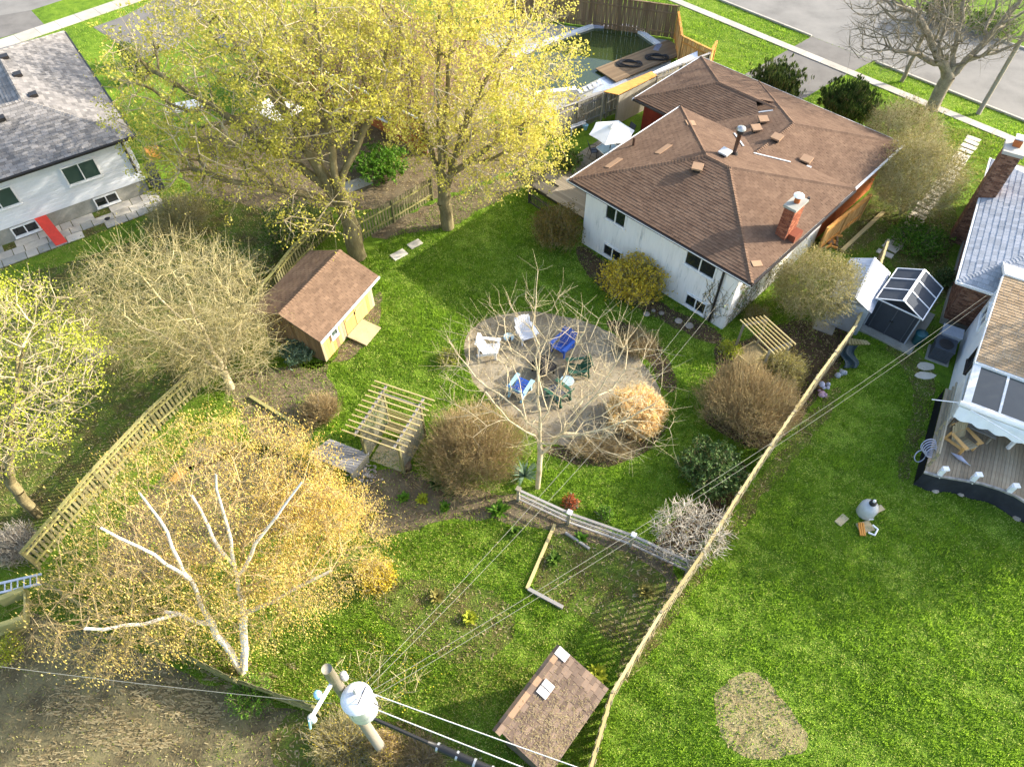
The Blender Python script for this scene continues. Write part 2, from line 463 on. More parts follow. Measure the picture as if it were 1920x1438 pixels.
def shingle_plane(pts, tabs, tw=0.33, te=0.145, jit=0.0, lift=0.016):
    """cut a roof plane (convex 3-D polygon, first edge = eave) into shingle tabs; appends (centre, verts, faces)"""
    pts = [Vector(p) for p in pts]
    s = (pts[1] - pts[0]).normalized(); n = s.cross(pts[2] - pts[0]).normalized()
    if n.z < 0: n = -n
    t = n.cross(s)
    if t.z < 0: t = -t
    o = pts[0]
    q = [((p - o).dot(s), (p - o).dot(t)) for p in pts]
    area = sum(q[i][0] * q[(i + 1) % len(q)][1] - q[(i + 1) % len(q)][0] * q[i][1] for i in range(len(q)))
    if area < 0: q.reverse()
    s0, s1 = min(a for a, b in q), max(a for a, b in q); t1 = max(b for a, b in q)
    j = 0; tt = 0.0
    while tt < t1:
        off = -(j % 2) * tw / 2 - random.random() * jit * tw - (0.13 * j * tw if jit else 0) % tw
        x = s0 + off - tw
        while x < s1:
            g = 0.006
            rect = [(x + g, tt), (x + tw - g, tt), (x + tw - g, tt + te * 1.02), (x + g, tt + te * 1.02)]
            for i in range(len(q)):
                rect = clip(rect, q[i], q[(i + 1) % len(q)])
                if len(rect) < 3: break
            if len(rect) >= 3:
                dz = random.uniform(-0.003, 0.004)
                top = [o + s * a + t * b + n * (lift + dz - (b - tt) / te * (lift * 0.75)) for a, b in rect]
                bot = [o + s * a + t * b - n * 0.002 for a, b in rect]
                m = len(rect)
                tabs.append((sum(top, Vector()) / m, top + bot, [tuple(range(m))] + [((i + 1) % m, i, m + i, m + (i + 1) % m) for i in range(m)]))
            x += tw
        tt += te; j += 1
def lay_shingles(tabs, parent, mat, singles=300, rest='shingles'):
    """the tabs nearest the camera are objects of their own, the rest one joined part"""
    camv = Vector((0, 0, CAM_H))
    tabs = sorted(tabs, key=lambda k: (k[0] - camv).length)
    off = wloc(parent)
    for c, vs, fs in tabs[:singles]:
        me = bpy.data.meshes.new('shingle')
        me.from_pydata([tuple(v - c) for v in vs], [], fs)
        me.materials.append(MATS[mat])
        o = bpy.data.objects.new('shingle', me); C.objects.link(o)
        o.parent = parent; o.location = c - off
    if len(tabs) > singles:
        mb = MB()
        for c, vs, fs in tabs[singles:]: mb.add(vs, fs)
        mb.build(rest, mat, parent, kind='stuff')
def ridge_caps(parent, a, b, mat, w=0.26, step=0.16):
    a, b = Vector(a), Vector(b); d = b - a; L = d.length; d.normalize()
    sx = d.cross(Vector((0, 0, 1))).normalized(); n = sx.cross(d)
    if n.z < 0: n = -n
    mb = MB(); k = 0
    while k * step < L:
        p = a + d * (k * step + step / 2)
        lo = 0.030 - 0.02
        v = []
        for e, h in ((-0.5, 0.045), (0.55, 0.025)):
            q = p + d * (e * step)
            v += [q - sx * w / 2 + n * (h - 0.05), q + n * (h + 0.01), q + sx * w / 2 + n * (h - 0.05)]
        mb.add(v, [(0, 1, 4, 3), (1, 2, 5, 4), (0, 2, 1), (3, 4, 5)])
        k += 1
    return mb.build('ridge_cap', mat, parent, kind='stuff')
def window(parent, fr, u0, u1, z0, z1, v, out=-1, mull=1, mat='white_trim', gl='window_glass', axis='u', fw=0.07, name='window'):
    """window on a wall: axis u -> wall runs along u at v; axis v -> wall runs along v at u=v. out = side of the outdoors"""
    def B(mb, a0, a1, d0, d1, z0, z1):
        if axis == 'u': fr.box(mb, a0, a1, v + out * d0, v + out * d1, z0, z1)
        else: fr.box(mb, v + out * d0, v + out * d1, a0, a1, z0, z1)
    mb = MB()
    B(mb, u0 - fw, u1 + fw, 0.0, 0.09, z0 - fw, z0); B(mb, u0 - fw, u1 + fw, 0.0, 0.09, z1, z1 + fw)
    B(mb, u0 - fw, u0, 0.0, 0.088, z0, z1); B(mb, u1, u1 + fw, 0.0, 0.088, z0, z1)
    w = mb.build(name, mat, parent)
    for k in range(mull):
        x = u0 + (u1 - u0) * (k + 1) / (mull + 1)
        mb = MB(); B(mb, x - 0.03, x + 0.03, 0.0, 0.075, z0, z1); mb.build('mullion', mat, w)
    n = mull + 1
    for k in range(n):
        a = u0 + (u1 - u0) * k / n + (0.03 if k else 0.0); b = u0 + (u1 - u0) * (k + 1) / n - (0.03 if k < n - 1 else 0.0)
        mb = MB(); B(mb, a, b, 0.002, 0.02 + 0.012 * (k % 2), z0, z1); mb.build('pane', gl, w)
    mb = MB(); B(mb, u0 - fw - 0.03, u1 + fw + 0.03, 0.0, 0.13, z0 - fw - 0.05, z0 - fw - 0.002); mb.build('sill', mat, w)
    return w
def brick_box(parent, fr, u0, u1, v0, v1, z0, z1, mat, faces='nsew', bl=0.22, bh=0.075, name='brickwork', singles=0):
    """a brick block: mortar core and every brick of its faces as real geometry"""
    mb = MB(); fr.box(mb, u0, u1, v0, v1, z0, z1); mb.build('mortar_core', 'mortar', parent)
    mb = MB()
    z = z0; j = 0
    while z < z1 - 0.02:
        h = min(bh, z1 - z) - 0.012
        for f in faces:
            a0, a1 = (u0, u1) if f in 'ns' else (v0, v1)
            x = a0 - (j % 2) * bl / 2
            while x < a1:
                b0, b1 = max(x, a0) + 0.006, min(x + bl, a1) - 0.006
                if b1 - b0 > 0.03:
                    p = 0.012 + random.uniform(-0.003, 0.004)
                    if f == 's': fr.box(mb, b0, b1, v0 - p, v0 + 0.03, z, z + h)
                    if f == 'n': fr.box(mb, b0, b1, v1 - 0.03, v1 + p, z, z + h)
                    if f == 'w': fr.box(mb, u0 - p, u0 + 0.03, b0, b1, z, z + h)
                    if f == 'e': fr.box(mb, u1 - 0.03, u1 + p, b0, b1, z, z + h)
                x += bl
        z += bh; j += 1
    return mb.build(name, mat, parent, kind='stuff')
def npmesh(name, V, F, mat, parent=None, r=None, kind=None, loc=None, smooth=False):
    """mesh straight from numpy arrays; F is (m,k) with one k"""
    off = np.array(wloc(parent)) if parent else (np.array(loc) if loc is not None else np.zeros(3))
    V = np.asarray(V, dtype=np.float64) - off
    F = np.asarray(F, dtype=np.int32); m, k = F.shape
    me = bpy.data.meshes.new(name)
    me.vertices.add(len(V)); me.vertices.foreach_set('co', V.astype(np.float32).ravel())
    me.loops.add(m * k); me.loops.foreach_set('vertex_index', F.ravel())
    me.polygons.add(m); me.polygons.foreach_set('loop_start', np.arange(0, m * k, k, dtype=np.int32))
    me.polygons.foreach_set('loop_total', np.full(m, k, dtype=np.int32))
    if r is None: r = rng.random(m)
    a = me.attributes.new('rnd', 'FLOAT', 'FACE'); a.data.foreach_set('value', np.asarray(r, dtype=np.float32))
    if smooth: me.polygons.foreach_set('use_smooth', np.ones(m, dtype=bool))
    me.materials.append(MATS[mat])
    me.update(calc_edges=True); me.validate()
    o = bpy.data.objects.new(name, me); C.objects.link(o)
    if parent: o.parent = parent
    elif loc is not None: o.location = loc
    if kind: o['kind'] = kind
    return o
def inside(P, poly):
    """points (n,2) inside polygon"""
    x, y = P[:, 0], P[:, 1]; res = np.zeros(len(P), dtype=bool); n = len(poly)
    for i in range(n):
        x0, y0 = poly[i][0], poly[i][1]; x1, y1 = poly[(i + 1) % n][0], poly[(i + 1) % n][1]
        c = (y0 > y) != (y1 > y)
        with np.errstate(divide='ignore', invalid='ignore'):
            xi = (x1 - x0) * (y - y0) / (y1 - y0 + 1e-12) + x0
        res ^= c & (x < xi)
    return res
def rough_outline(poly, step=0.25, amp=0.12, seed=0):
    """closed outline with wandering edges"""
    r2 = np.random.default_rng(seed); out = []; n = len(poly)
    for i in range(n):
        a, b = Vector(poly[i][:2]), Vector(poly[(i + 1) % n][:2]); d = b - a
        m = max(1, int(d.length / step)); nn = Vector((-d.y, d.x)).normalized()
        for k in range(m):
            out.append(a + d * (k / m) + nn * float(r2.normal(0, amp)) * (0.4 if k == 0 else 1))
    sm = []
    for i in range(len(out)):
        p = (out[i - 1] + out[i] * 2 + out[(i + 1) % len(out)]) / 4
        sm.append((p.x, p.y))
    return sm
def smooth_loop(poly, it=2):
    for _ in range(it):
        q = []
        for i in range(len(poly)):
            a, b = Vector(poly[i][:2]), Vector(poly[(i + 1) % len(poly)][:2])
            q += [a * 0.75 + b * 0.25, a * 0.25 + b * 0.75]
        poly = q
    return [(p[0], p[1]) for p in poly]
BEDS = []                                # outlines where no lawn grows, with the share of grass left
def sheet(name, poly, z, mat, label, cat, grass=0.0, amp=0.12, seed=1, curved=True, flat=False):
    if curved: poly = smooth_loop(poly)
    if not flat: poly = rough_outline(poly, 0.22, amp, seed)
    else: poly = [(p[0], p[1]) for p in poly]
    bm = bmesh.new()
    vs = [bm.verts.new((p[0], p[1], z)) for p in poly]
    f = bm.faces.new(vs)
    if f.normal.z < 0: f.normal_flip()
    bm.normal_update()
    if f.normal.z < 0: f.normal_flip()
    bmesh.ops.triangulate(bm, faces=[f])
    me = bpy.data.meshes.new(name); bm.to_mesh(me); bm.free()
    me.materials.append(MATS[mat])
    o = bpy.data.objects.new(name, me); C.objects.link(o)
    tag(o, label, cat, kind='structure')
    BEDS.append((poly, grass))
    return o
def pg(*pix): return [G(x, y)[:2] for x, y in pix]

# ================================================================ GROUND
def make_ground():
    n = 90
    xs = np.concatenate([np.linspace(-400, -46, 6), np.linspace(-42, 48, n), np.linspace(52, 400, 6)])
    ys = np.concatenate([np.linspace(-300, -6, 5), np.linspace(-2, 74, n), np.linspace(80, 500, 6)])
    X, Y = np.meshgrid(xs, ys)
    Z = np.zeros_like(X)
    V = np.stack([X.ravel(), Y.ravel(), Z.ravel()], 1)
    a = np.arange((len(ys) - 1) * len(xs)).reshape(len(ys) - 1, len(xs))[:, :-1].ravel()
    F = np.stack([a, a + 1, a + 1 + len(xs), a + len(xs)], 1)
    o = npmesh('ground', V, F, 'grass_ground')
    tag(o, 'green lawn ground under all of the yards', 'ground', kind='structure')
make_ground()
HARD = []                                # paved outlines without any grass
def hard(*a, **k):
    o = sheet(*a, flat=True, curved=False, **k); return o
fr_st = Frame(G(1250, 0)[:2], -46.0)      # street frame: u runs along the street towards the lower right
def strip(name, v0, v1, z, mat, label, cat, u0=-30, u1=40):
    return hard(name, [fr_st.P(u0, v0), fr_st.P(u1, v0), fr_st.P(u1, v1), fr_st.P(u0, v1)], z, mat, label, cat)
vk = fr_st.uv(G(1520, 70))[1]             # near kerb line
strip('road', vk + 0.15, vk + 9.6, 0.004, 'asphalt', 'wide grey asphalt street beyond the sidewalk at upper right', 'road')
# driveway crossing the boulevard, up to the brown house
hard('driveway', [G(1396, 140), G(1440, 158), G(1500, 190), G(1545, 163), G(1635, 116), fr_st.P(fr_st.uv(G(1635, 116))[0], vk + 0.12), fr_st.P(fr_st.uv(G(1520, 70))[0], vk + 0.12), G(1520, 70), G(1420, 127)], 0.008, 'asphalt_driveway', 'grey asphalt driveway between two lawns in front of the brown roofed house', 'driveway')
hard('driveway', [G(-60, 40), G(58, 20), G(84, 48), G(-60, 90)], 0.008, 'asphalt_driveway', 'pale driveway strip in the upper left corner', 'driveway')
hard('driveway', [G(175, 52), G(235, 30), G(330, -20), G(440, -20), G(330, 90), G(262, 112), G(236, 92)], 0.01, 'asphalt_driveway', 'grey driveway glimpsed through the maple twigs behind the left house', 'driveway')
fr_lt = Frame(G(0, 85)[:2], 45.0)
hard('road', [fr_lt.P(-20, 3.9), fr_lt.P(40, 3.9), fr_lt.P(40, 13), fr_lt.P(-20, 13)], 0.004, 'asphalt', 'asphalt street in the upper left corner', 'road')
# sidewalks: each slab a piece
def sidewalk(fr, v0, v1, u0, u1, label, sl=1.55):
    base = MB(); fr.box(base, u0, u1, v0 + 0.01, v1 - 0.01, 0.0, 0.02)
    o = base.build('sidewalk', 'concrete_grey', None, loc=fr.P(u0, v0))
    tag(o, label, 'sidewalk', kind='structure')
    u = u0
    while u < u1:
        fr.piece('slab', o, u + 0.012, u + sl - 0.012, v0, v1, 0.02, 0.05 + random.uniform(0, 0.006), 'concrete')
        u += sl
    BEDS.append(([fr.P(u0, v0)[:2], fr.P(u1, v0)[:2], fr.P(u1, v1)[:2], fr.P(u0, v1)[:2]], 0.0))
v_far = fr_st.uv(G(1590, 130))[1]
sidewalk(fr_st, 0.0, v_far, -14, 34, 'pale concrete sidewalk running along the street at upper right')
sidewalk(fr_lt, -0.75, 0.75, -8, 22, 'pale concrete sidewalk behind the grey roofed house at upper left')
# kerbs
mb = MB(); fr_st.box(mb, -14, fr_st.uv(G(1520, 70))[0], vk - 0.02, vk + 0.14, 0, 0.13)
fr_st.box(mb, fr_st.uv(G(1640, 120))[0], 40, vk - 0.02, vk + 0.14, 0, 0.13)
tag(mb.build('kerb', 'concrete', None, loc=fr_st.P(0, vk)), 'near concrete kerb of the street at upper right', 'kerb', kind='structure')
mb = MB(); fr_st.box(mb, -14, 40, vk + 9.6, vk + 9.76, 0, 0.13)
tag(mb.build('kerb', 'concrete', None, loc=fr_st.P(0, vk + 9.7)), 'far concrete kerb on the other side of the street', 'kerb', kind='structure')
# gravel fire pit circle and beds
PATIO = pg((868, 632), (900, 600), (960, 584), (1020, 585), (1090, 600), (1150, 625), (1200, 668), (1235, 720), (1250, 770), (1230, 815), (1160, 838), (1080, 842), (1010, 828), (960, 790), (905, 740), (872, 690))
sheet('patio', PATIO, 0.008, 'gravel', 'round gravel fire pit patio in the lawn', 'patio', grass=0.0, amp=0.07, seed=3)
sheet('garden_bed', pg((1000, 835), (1060, 838), (1150, 836), (1240, 812), (1262, 770), (1225, 850), (1130, 880), (1040, 862)), 0.004, 'soil_dark', 'dark soil bed curving round the lower edge of the gravel patio', 'garden bed', 0.1, seed=4)
sheet('garden_bed', pg((1130, 610), (1180, 640), (1225, 690), (1245, 740), (1275, 730), (1250, 660), (1190, 610), (1145, 598)), 0.004, 'soil_dark', 'dark soil bed along the right edge of the gravel patio', 'garden bed', 0.15, seed=5)
sheet('garden_bed', pg((1088, 455), (1130, 490), (1200, 540), (1280, 590), (1360, 625), (1350, 655), (1260, 610), (1170, 570), (1100, 520), (1075, 470)), 0.004, 'soil_dark', 'dark soil bed at the foot of the white house wall', 'garden bed', 0.08, seed=6)
sheet('garden_bed', pg((1330, 640), (1400, 640), (1470, 600), (1560, 600), (1615, 630), (1570, 700), (1500, 790), (1440, 850), (1380, 830), (1330, 800), (1310, 770), (1350, 700)), 0.004, 'soil_dark', 'bare earth bed between the house corner and the right fence', 'garden bed', 0.15, seed=7)
sheet('garden_bed', pg((1395, 850), (1350, 920), (1240, 985), (1225, 1030), (1180, 1010), (1250, 1050), (1310, 1040), (1400, 900)), 0.004, 'soil_dark', 'dark soil under the gnarled bare shrub by the fence', 'garden bed', 0.1, seed=8)
sheet('garden_bed', pg((640, 905), (700, 880), (770, 880), (850, 905), (930, 930), (980, 925), (1060, 960), (1180, 1010), (1290, 1060), (1230, 1210), (1170, 1200), (1150, 1150), (1200, 1080), (1100, 1020), (1000, 985), (900, 965), (820, 975), (740, 1005), (690, 1010), (650, 960)), 0.004, 'soil', 'worn brown earth path in front of the arbour and along the low fence', 'garden bed', 0.12, amp=0.2, seed=9)
sheet('garden_bed', pg((1040, 990), (1150, 1030), (1270, 1075), (1230, 1200), (1160, 1215), (1100, 1160), (1050, 1140), (990, 1105), (1020, 1040)), 0.007, 'soil_mossy', 'weedy vegetable plot beside the right fence', 'garden bed', 0.45, amp=0.2, seed=10)
sheet('garden_bed', pg((690, 1110), (760, 1080), (880, 1090), (960, 1130), (975, 1190), (930, 1240), (860, 1250), (780, 1210), (700, 1150)), 0.006, 'soil_mossy', 'long weedy raised bed in the lower lawn', 'garden bed', 0.4, amp=0.2, seed=11)
sheet('garden_bed', pg((480, 690), (620, 690), (700, 650), (710, 600), (720, 540), (700, 560), (640, 660), (600, 700), (640, 740), (600, 800), (560, 860), (480, 850), (400, 800), (330, 860), (250, 960), (150, 1080), (300, 1100), (500, 1000), (640, 960), (640, 880), (560, 880), (420, 770), (430, 700)), 0.004, 'soil', 'brown leaf littered soil along the left fence beside the wooden shed', 'garden bed', 0.25, amp=0.2, seed=12)
sheet('garden_bed', pg((690, 450), (760, 440), (830, 430), (900, 400), (1000, 340), (1060, 330), (1040, 300), (900, 350), (820, 380), (700, 430)), 0.004, 'soil', 'bare soil strip under the big maples along the picket fence', 'garden bed', 0.2, amp=0.15, seed=13)
sheet('dirt_lot', pg((-80, 1170), (60, 1150), (150, 1180), (300, 1240), (450, 1300), (600, 1345), (560, 1420), (560, 1500), (-80, 1500)), 0.004, 'dry_dirt', 'patchy bare dirt lot in the lower left corner', 'dirt lot', 0.12, amp=0.3, seed=14)
sheet('garden_bed', pg((520, 1330), (620, 1310), (760, 1370), (900, 1400), (940, 1500), (500, 1500)), 0.007, 'soil_mossy', 'brushy rough ground around the utility pole', 'garden bed', 0.5, amp=0.3, seed=15)
sheet('bare_patch', pg((1330, 1290), (1400, 1265), (1450, 1280), (1490, 1330), (1520, 1400), (1470, 1430), (1400, 1425), (1345, 1380)), 0.006, 'dry_patch', 'round dry bare patch in the right lawn', 'bare patch', 0.32, amp=0.4, seed=16)
sheet('garden_bed', pg((1140, 1260), (1250, 1120), (1330, 1010), (1460, 850), (1560, 720), (1590, 730), (1490, 860), (1370, 1010), (1260, 1170), (1180, 1290)), 0.005, 'soil_mossy', 'overgrown strip along the right side of the fence', 'garden bed', 0.5, amp=0.15, seed=17)
sheet('garden_bed', pg((1655, 470), (1700, 420), (1770, 370), (1800, 400), (1775, 480), (1780, 560), (1740, 600), (1690, 520)), 0.005, 'soil_mossy', 'shady weedy side yard beside the brick house', 'garden bed', 0.5, amp=0.15, seed=18)
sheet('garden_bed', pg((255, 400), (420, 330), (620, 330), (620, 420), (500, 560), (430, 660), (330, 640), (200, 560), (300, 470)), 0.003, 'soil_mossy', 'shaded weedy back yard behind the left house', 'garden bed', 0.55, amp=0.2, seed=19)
sheet('garden_bed', pg((1640, 640), (1700, 690), (1720, 760), (1700, 800), (1680, 900), (1700, 910), (1740, 770), (1760, 740), (1740, 660)), 0.005, 'soil_mossy', 'weedy strip at the foot of the white addition', 'garden bed', 0.5, amp=0.1, seed=20)
sheet('garden_bed', pg((1560, 440), (1620, 400), (1660, 300), (1740, 250), (1760, 330), (1690, 410), (1620, 470), (1560, 480)), 0.005, 'soil_mossy', 'planted strip along the right wall of the brown roofed house', 'garden bed', 0.4, amp=0.15, seed=21)
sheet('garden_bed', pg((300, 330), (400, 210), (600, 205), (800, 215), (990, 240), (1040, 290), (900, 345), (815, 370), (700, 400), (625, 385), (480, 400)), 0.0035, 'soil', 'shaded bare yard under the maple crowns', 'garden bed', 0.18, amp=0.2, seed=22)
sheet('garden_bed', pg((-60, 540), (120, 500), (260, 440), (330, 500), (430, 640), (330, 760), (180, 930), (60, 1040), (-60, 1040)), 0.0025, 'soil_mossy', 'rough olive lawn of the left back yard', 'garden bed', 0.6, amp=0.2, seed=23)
hard('patio', [G(628, 372), G(700, 345), G(690, 330), G(620, 350)], 0.02, 'concrete', 'pale concrete pad glimpsed behind the maple trunk', 'patio')
# stepping stone path beside the house on the right
def stones(pix, label, n, w, l, mat='flagstone', z=0.04):
    pts = [G(*p) for p in pix]
    base = MB(); q = []
    for i in range(len(pts) - 1):
        d = (pts[i + 1] - pts[i]).normalized(); s = Vector((-d.y, d.x, 0)) * (w / 2 - 0.05)
        base.add([pts[i] + s, pts[i] - s, pts[i + 1] - s, pts[i + 1] + s], [(0, 1, 2, 3)])
    for i in range(len(base.v)): base.v[i] = (base.v[i][0], base.v[i][1], 0.009)
    o = base.build('path', 'soil_mossy', None, loc=pts[0])
    tag(o, label, 'path', kind='structure')
    L = [0]
    for i in range(len(pts) - 1): L.append(L[-1] + (pts[i + 1] - pts[i]).length)
    for k in range(n):
        t = (k + 0.5) / n * L[-1]; i = max(j for j in range(len(pts) - 1) if L[j] <= t)
        p = pts[i].lerp(pts[i + 1], (t - L[i]) / (L[i + 1] - L[i])); d = pts[i + 1] - pts[i]
        piece('stone', o, p + Vector((random.uniform(-.05, .05), random.uniform(-.05, .05), z / 2 + 0.008)), (l * random.uniform(.88, 1.05), w * random.uniform(.9, 1.08), z), mat, math.atan2(d.y, d.x) + random.uniform(-.12, .12))
        BEDS.append(([(p.x + math.cos(a) * w * .45, p.y + math.sin(a) * w * .45) for a in [i * math.pi / 4 for i in range(8)]], 0.0))
stones([(1828, 258), (1800, 300), (1765, 350), (1725, 400), (1690, 445), (1655, 480)], 'line of pale square stepping stones leading from the sidewalk', 27, 0.85, 0.42)
# slabs behind the left house
fr_L = Frame(G(282, 360)[:2], 35.5)       # left house frame: origin at its right back corner, u along the back wall
def slab_patio():
    o = MB().prism([fr_L.P(u, v)[:2] for u, v in ((-9.5, -0.05), (0.3, -0.05), (0.4, -2.0), (-9.5, -2.0))], 0.0, 0.012).build('patio', 'soil_mossy', None, loc=fr_L.P(-4, -1))
    tag(o, 'patchwork of concrete paving slabs behind the left house', 'patio', kind='structure')
    rows = [(-0.68, -0.08), (-1.3, -0.7), (-1.92, -1.32)]
    for (v0, v1) in rows:
        u = 0.35 - random.random() * 0.2
        while u > -9.3:
            l = random.choice((0.6, 0.6, 0.9, 1.2))
            if random.random() > 0.1 and not (v0 < -1.5 and -4.6 < u < -2.2 and random.random() < 0.5):
                fr_L.piece('slab', o, u - l + 0.02, u - 0.02, v0, v1, 0.012, 0.05 + random.uniform(0, 0.015), random.choice(('concrete', 'concrete_grey', 'flagstone')))
            u -= l
    BEDS.append(([fr_L.P(-9.5, 0)[:2], fr_L.P(0.4, 0)[:2], fr_L.P(0.4, -2)[:2], fr_L.P(-9.5, -2)[:2]], 0.05))
slab_patio()
# loose stepping slabs in the lawn
for px, py, sz, lab in ((748, 478, 0.85, 'pale stone slab lying in the lawn right of the maple trunk'), (778, 458, 0.75, 'pale stone slab beside the picket fence, farther of the two')):
    o = piece('stone_slab', None, G(px, py, 0.03), (sz, sz * 0.62, 0.07), 'flagstone', R(40)); tag(o, lab, 'stone slab')
o = piece('stone_slab', None, G(1546, 613, 0.03), (0.95, 0.75, 0.06), 'concrete', R(-30)); tag(o, 'square grey paving slab in front of the grey metal shed', 'stone slab')
for px, py, lab in ((1735, 688, 'flat stone nearer to the air conditioner in the right lawn'), (1735, 705, 'flat stone nearer to the deck in the right lawn')):
    o = MB().prism([(G(px, py).x + math.cos(a) * 0.5 * random.uniform(.8, 1.1), G(px, py).y + math.sin(a) * 0.24 * random.uniform(.8, 1.1)) for a in [k * math.pi / 5 for k in range(10)]], 0.0, 0.05).build('stone_slab', 'flagstone', None, loc=G(px, py)); tag(o, lab, 'stone slab')

# ================================================================ MAIN HOUSE
fr_M = Frame((2.93, 30.38), -44.5)
P = fr_M.P
house = thing('house', P(0, 0), 'white house with brown shingle hip roofs and brick chimney', 'house')
def wallring(fr, parent, u0, u1, v0, v1, z0, z1, mat, name='wall'):
    mb = MB(); fr.box(mb, u0, u1, v0, v1, z0, z1); return mb.build(name, mat, parent)
wallring(fr_M, house, 0.83, 10.0, 0.45, 9.0, 0.0, 4.0, 'white_stucco')
wallring(fr_M, house, -2.9, 2.0, 10.2, 16.0, 0.0, 3.05, 'red_wall')
wallring(fr_M, house, 1.5, 9.85, 8.6, 16.0, 0.0, 3.06, 'brick_orange')
# panel cladding of the back wall and the right wall, each sheet a piece
u = 0.83
while u < 10.0:
    u2 = min(u + 1.22, 10.0)
    p = 0.425 + random.uniform(-.006, .006)
    fr_M.piece('wall_panel', house, u + 0.004, u2 - 0.004, p, 0.455, 1.06, 3.93, 'white_panel')
    fr_M.piece('wall_panel', house, u + 0.004, u2 - 0.004, p + 0.012, 0.456, 0.12, 1.045, 'white_panel')
    u = u2
v = 0.45
while v < 9.0:
    v2 = min(v + 1.22, 9.0)
    fr_M.piece('wall_panel', house, 9.99, 10.028 + random.uniform(-.005, .005), v + 0.004, v2 - 0.004, 0.12, 3.93, 'white_panel')
    v = v2
for a, b, c, d in ((0.83, 0.2, 4, 1),):
    pass
window(house, fr_M, 2.25, 3.45, 2.62, 3.55, 0.425, -1, 1)
window(house, fr_M, 7.2, 8.8, 2.66, 3.58, 0.425, -1, 1)
window(house, fr_M, 7.75, 8.85, 0.3, 0.95, 0.44, -1, 1)
window(house, fr_M, 2.4, 3.5, 0.3, 0.95, 0.44, -1, 1)
# roofs
def roof_solid(parent, planes, mat, name='roof', t=0.14):
    mb = MB()
    for p in planes: mb.slab(p, t)
    return mb.build(name, mat, parent)
def hip(fr, u0, u1, v0, v1, zE, k):
    """four planes of a hip roof, each starting with its eave edge; ridge along the longer side"""
    if u1 - u0 >= v1 - v0:
        h = (v1 - v0) / 2; z = zE + h * k; a, b = (u0 + h, v0 + h), (u1 - h, v0 + h)
        if b[0] < a[0] + 0.05: b = (a[0] + 0.05, a[1])
        c = [fr.P(u0, v0, zE), fr.P(u1, v0, zE), fr.P(u1, v1, zE), fr.P(u0, v1, zE)]; A, B = fr.P(*a, z), fr.P(*b, z)
        return [[c[0], c[1], B, A], [c[1], c[2], B], [c[2], c[3], A, B], [c[3], c[0], A]], A, B, c
    h = (u1 - u0) / 2; z = zE + h * k
    c = [fr.P(u0, v0, zE), fr.P(u1, v0, zE), fr.P(u1, v1, zE), fr.P(u0, v1, zE)]; A, B = fr.P(u0 + h, v0 + h, z), fr.P(u0 + h, v1 - h, z)
    return [[c[0], c[1], A], [c[1], c[2], B, A], [c[2], c[3], B], [c[3], c[0], A, B]], A, B, c
upl, A, B, c = hip(fr_M, 0.0, 10.75, 0.0, 9.45, 3.97, 0.28)
roof = roof_solid(house, upl, 'brown_trim')
lowl, A2, B2, c2 = hip(fr_M, -3.35, 6.0, 9.7, 16.55, 3.02, 0.28)
zr = 3.02 + 4.85 * 0.285
ml = [[P(0.9, 16.55, 3.02), P(0.9, 8.6, 3.02), P(5.75, 7.2, zr), P(5.75, 11.7, zr)], [P(10.3, 8.6, 3.02), P(10.3, 16.55, 3.02), P(5.75, 11.7, zr), P(5.75, 7.2, zr)], [P(10.3, 16.55, 3.02), P(0.9, 16.55, 3.02), P(5.75, 11.7, zr)]]
roof2 = roof_solid(house, lowl[:1] + lowl[3:] + lowl[2:3] + ml, 'brown_trim')
tabs = []
for p in upl: shingle_plane(p, tabs, 0.34, 0.16)
for p in [lowl[0], lowl[2], lowl[3]] + ml: shingle_plane(p, tabs, 0.34, 0.16)
lay_shingles(tabs, roof, 'shingle_brown', 300)
for a, b in ((c[0], A), (c[1], B), (c[2], B), (c[3], A), (A, B)): ridge_caps(roof, a, b, 'shingle_brown')
for a, b in ((c2[0], A2), (c2[3], A2), (A2, P(3.9, 13.1, 3.98)), (P(10.3, 16.55, 3.02), P(5.75, 11.7, zr)), (P(0.9, 16.55, 3.02), P(5.75, 11.7, zr)), (P(5.75, 7.4, zr), P(5.75, 11.7, zr))):
    ridge_caps(roof2, a, b, 'shingle_brown')
# fascia, gutters, flashing
def gutter(parent, a, b, mat='white_trim', w=0.1, h=0.12, name='gutter'):
    mb = MB(); a, b = Vector(a), Vector(b)
    mb.bar(a + Vector((0, 0, -0.07)), b + Vector((0, 0, -0.07)), w, h)
    return mb.build(name, mat, parent)
out = 0.06
gutter(house, P(-.06, -out, 3.95), P(10.8, -out, 3.95), 'dark_trim'); gutter(house, P(-.1, -out - .055, 3.965), P(10.8, -out - .055, 3.965), 'white_trim', 0.02, 0.05)
gutter(house, P(-out, -.1, 3.96), P(-out, 9.5, 3.96)); gutter(house, P(10.81, -.05, 3.95), P(10.81, 9.4, 3.95), 'dark_trim')
gutter(house, P(-3.41, 9.6, 3.0), P(-3.41, 16.6, 3.0)); gutter(house, P(-3.4, 9.64, 3.0), P(1.0, 9.64, 3.0), 'dark_trim')
gutter(house, P(-3.4, 16.61, 3.0), P(10.3, 16.61, 3.0)); gutter(house, P(10.36, 9.4, 3.0), P(10.36, 16.5, 3.0))
def strip3(name, mat, a, b, w, parent, h=0.05):
    mb = MB(); mb.bar(a, b, w, 0.02); return mb.build(name, mat, parent)
def zup(v): return 3.97 + (9.45 - v) * 0.28
strip3('flashing', 'flashing', P(3.75, 9.15, zup(9.15) + .05), P(5.0, 8.0, zup(8.0) + .05), 0.09, roof)
strip3('flashing', 'flashing', P(5.75, 7.75, zup(7.75) + .05), P(7.35, 8.85, zup(8.85) + .05), 0.08, roof)
def zml(u): return 3.02 + (u - 0.9) * 0.285
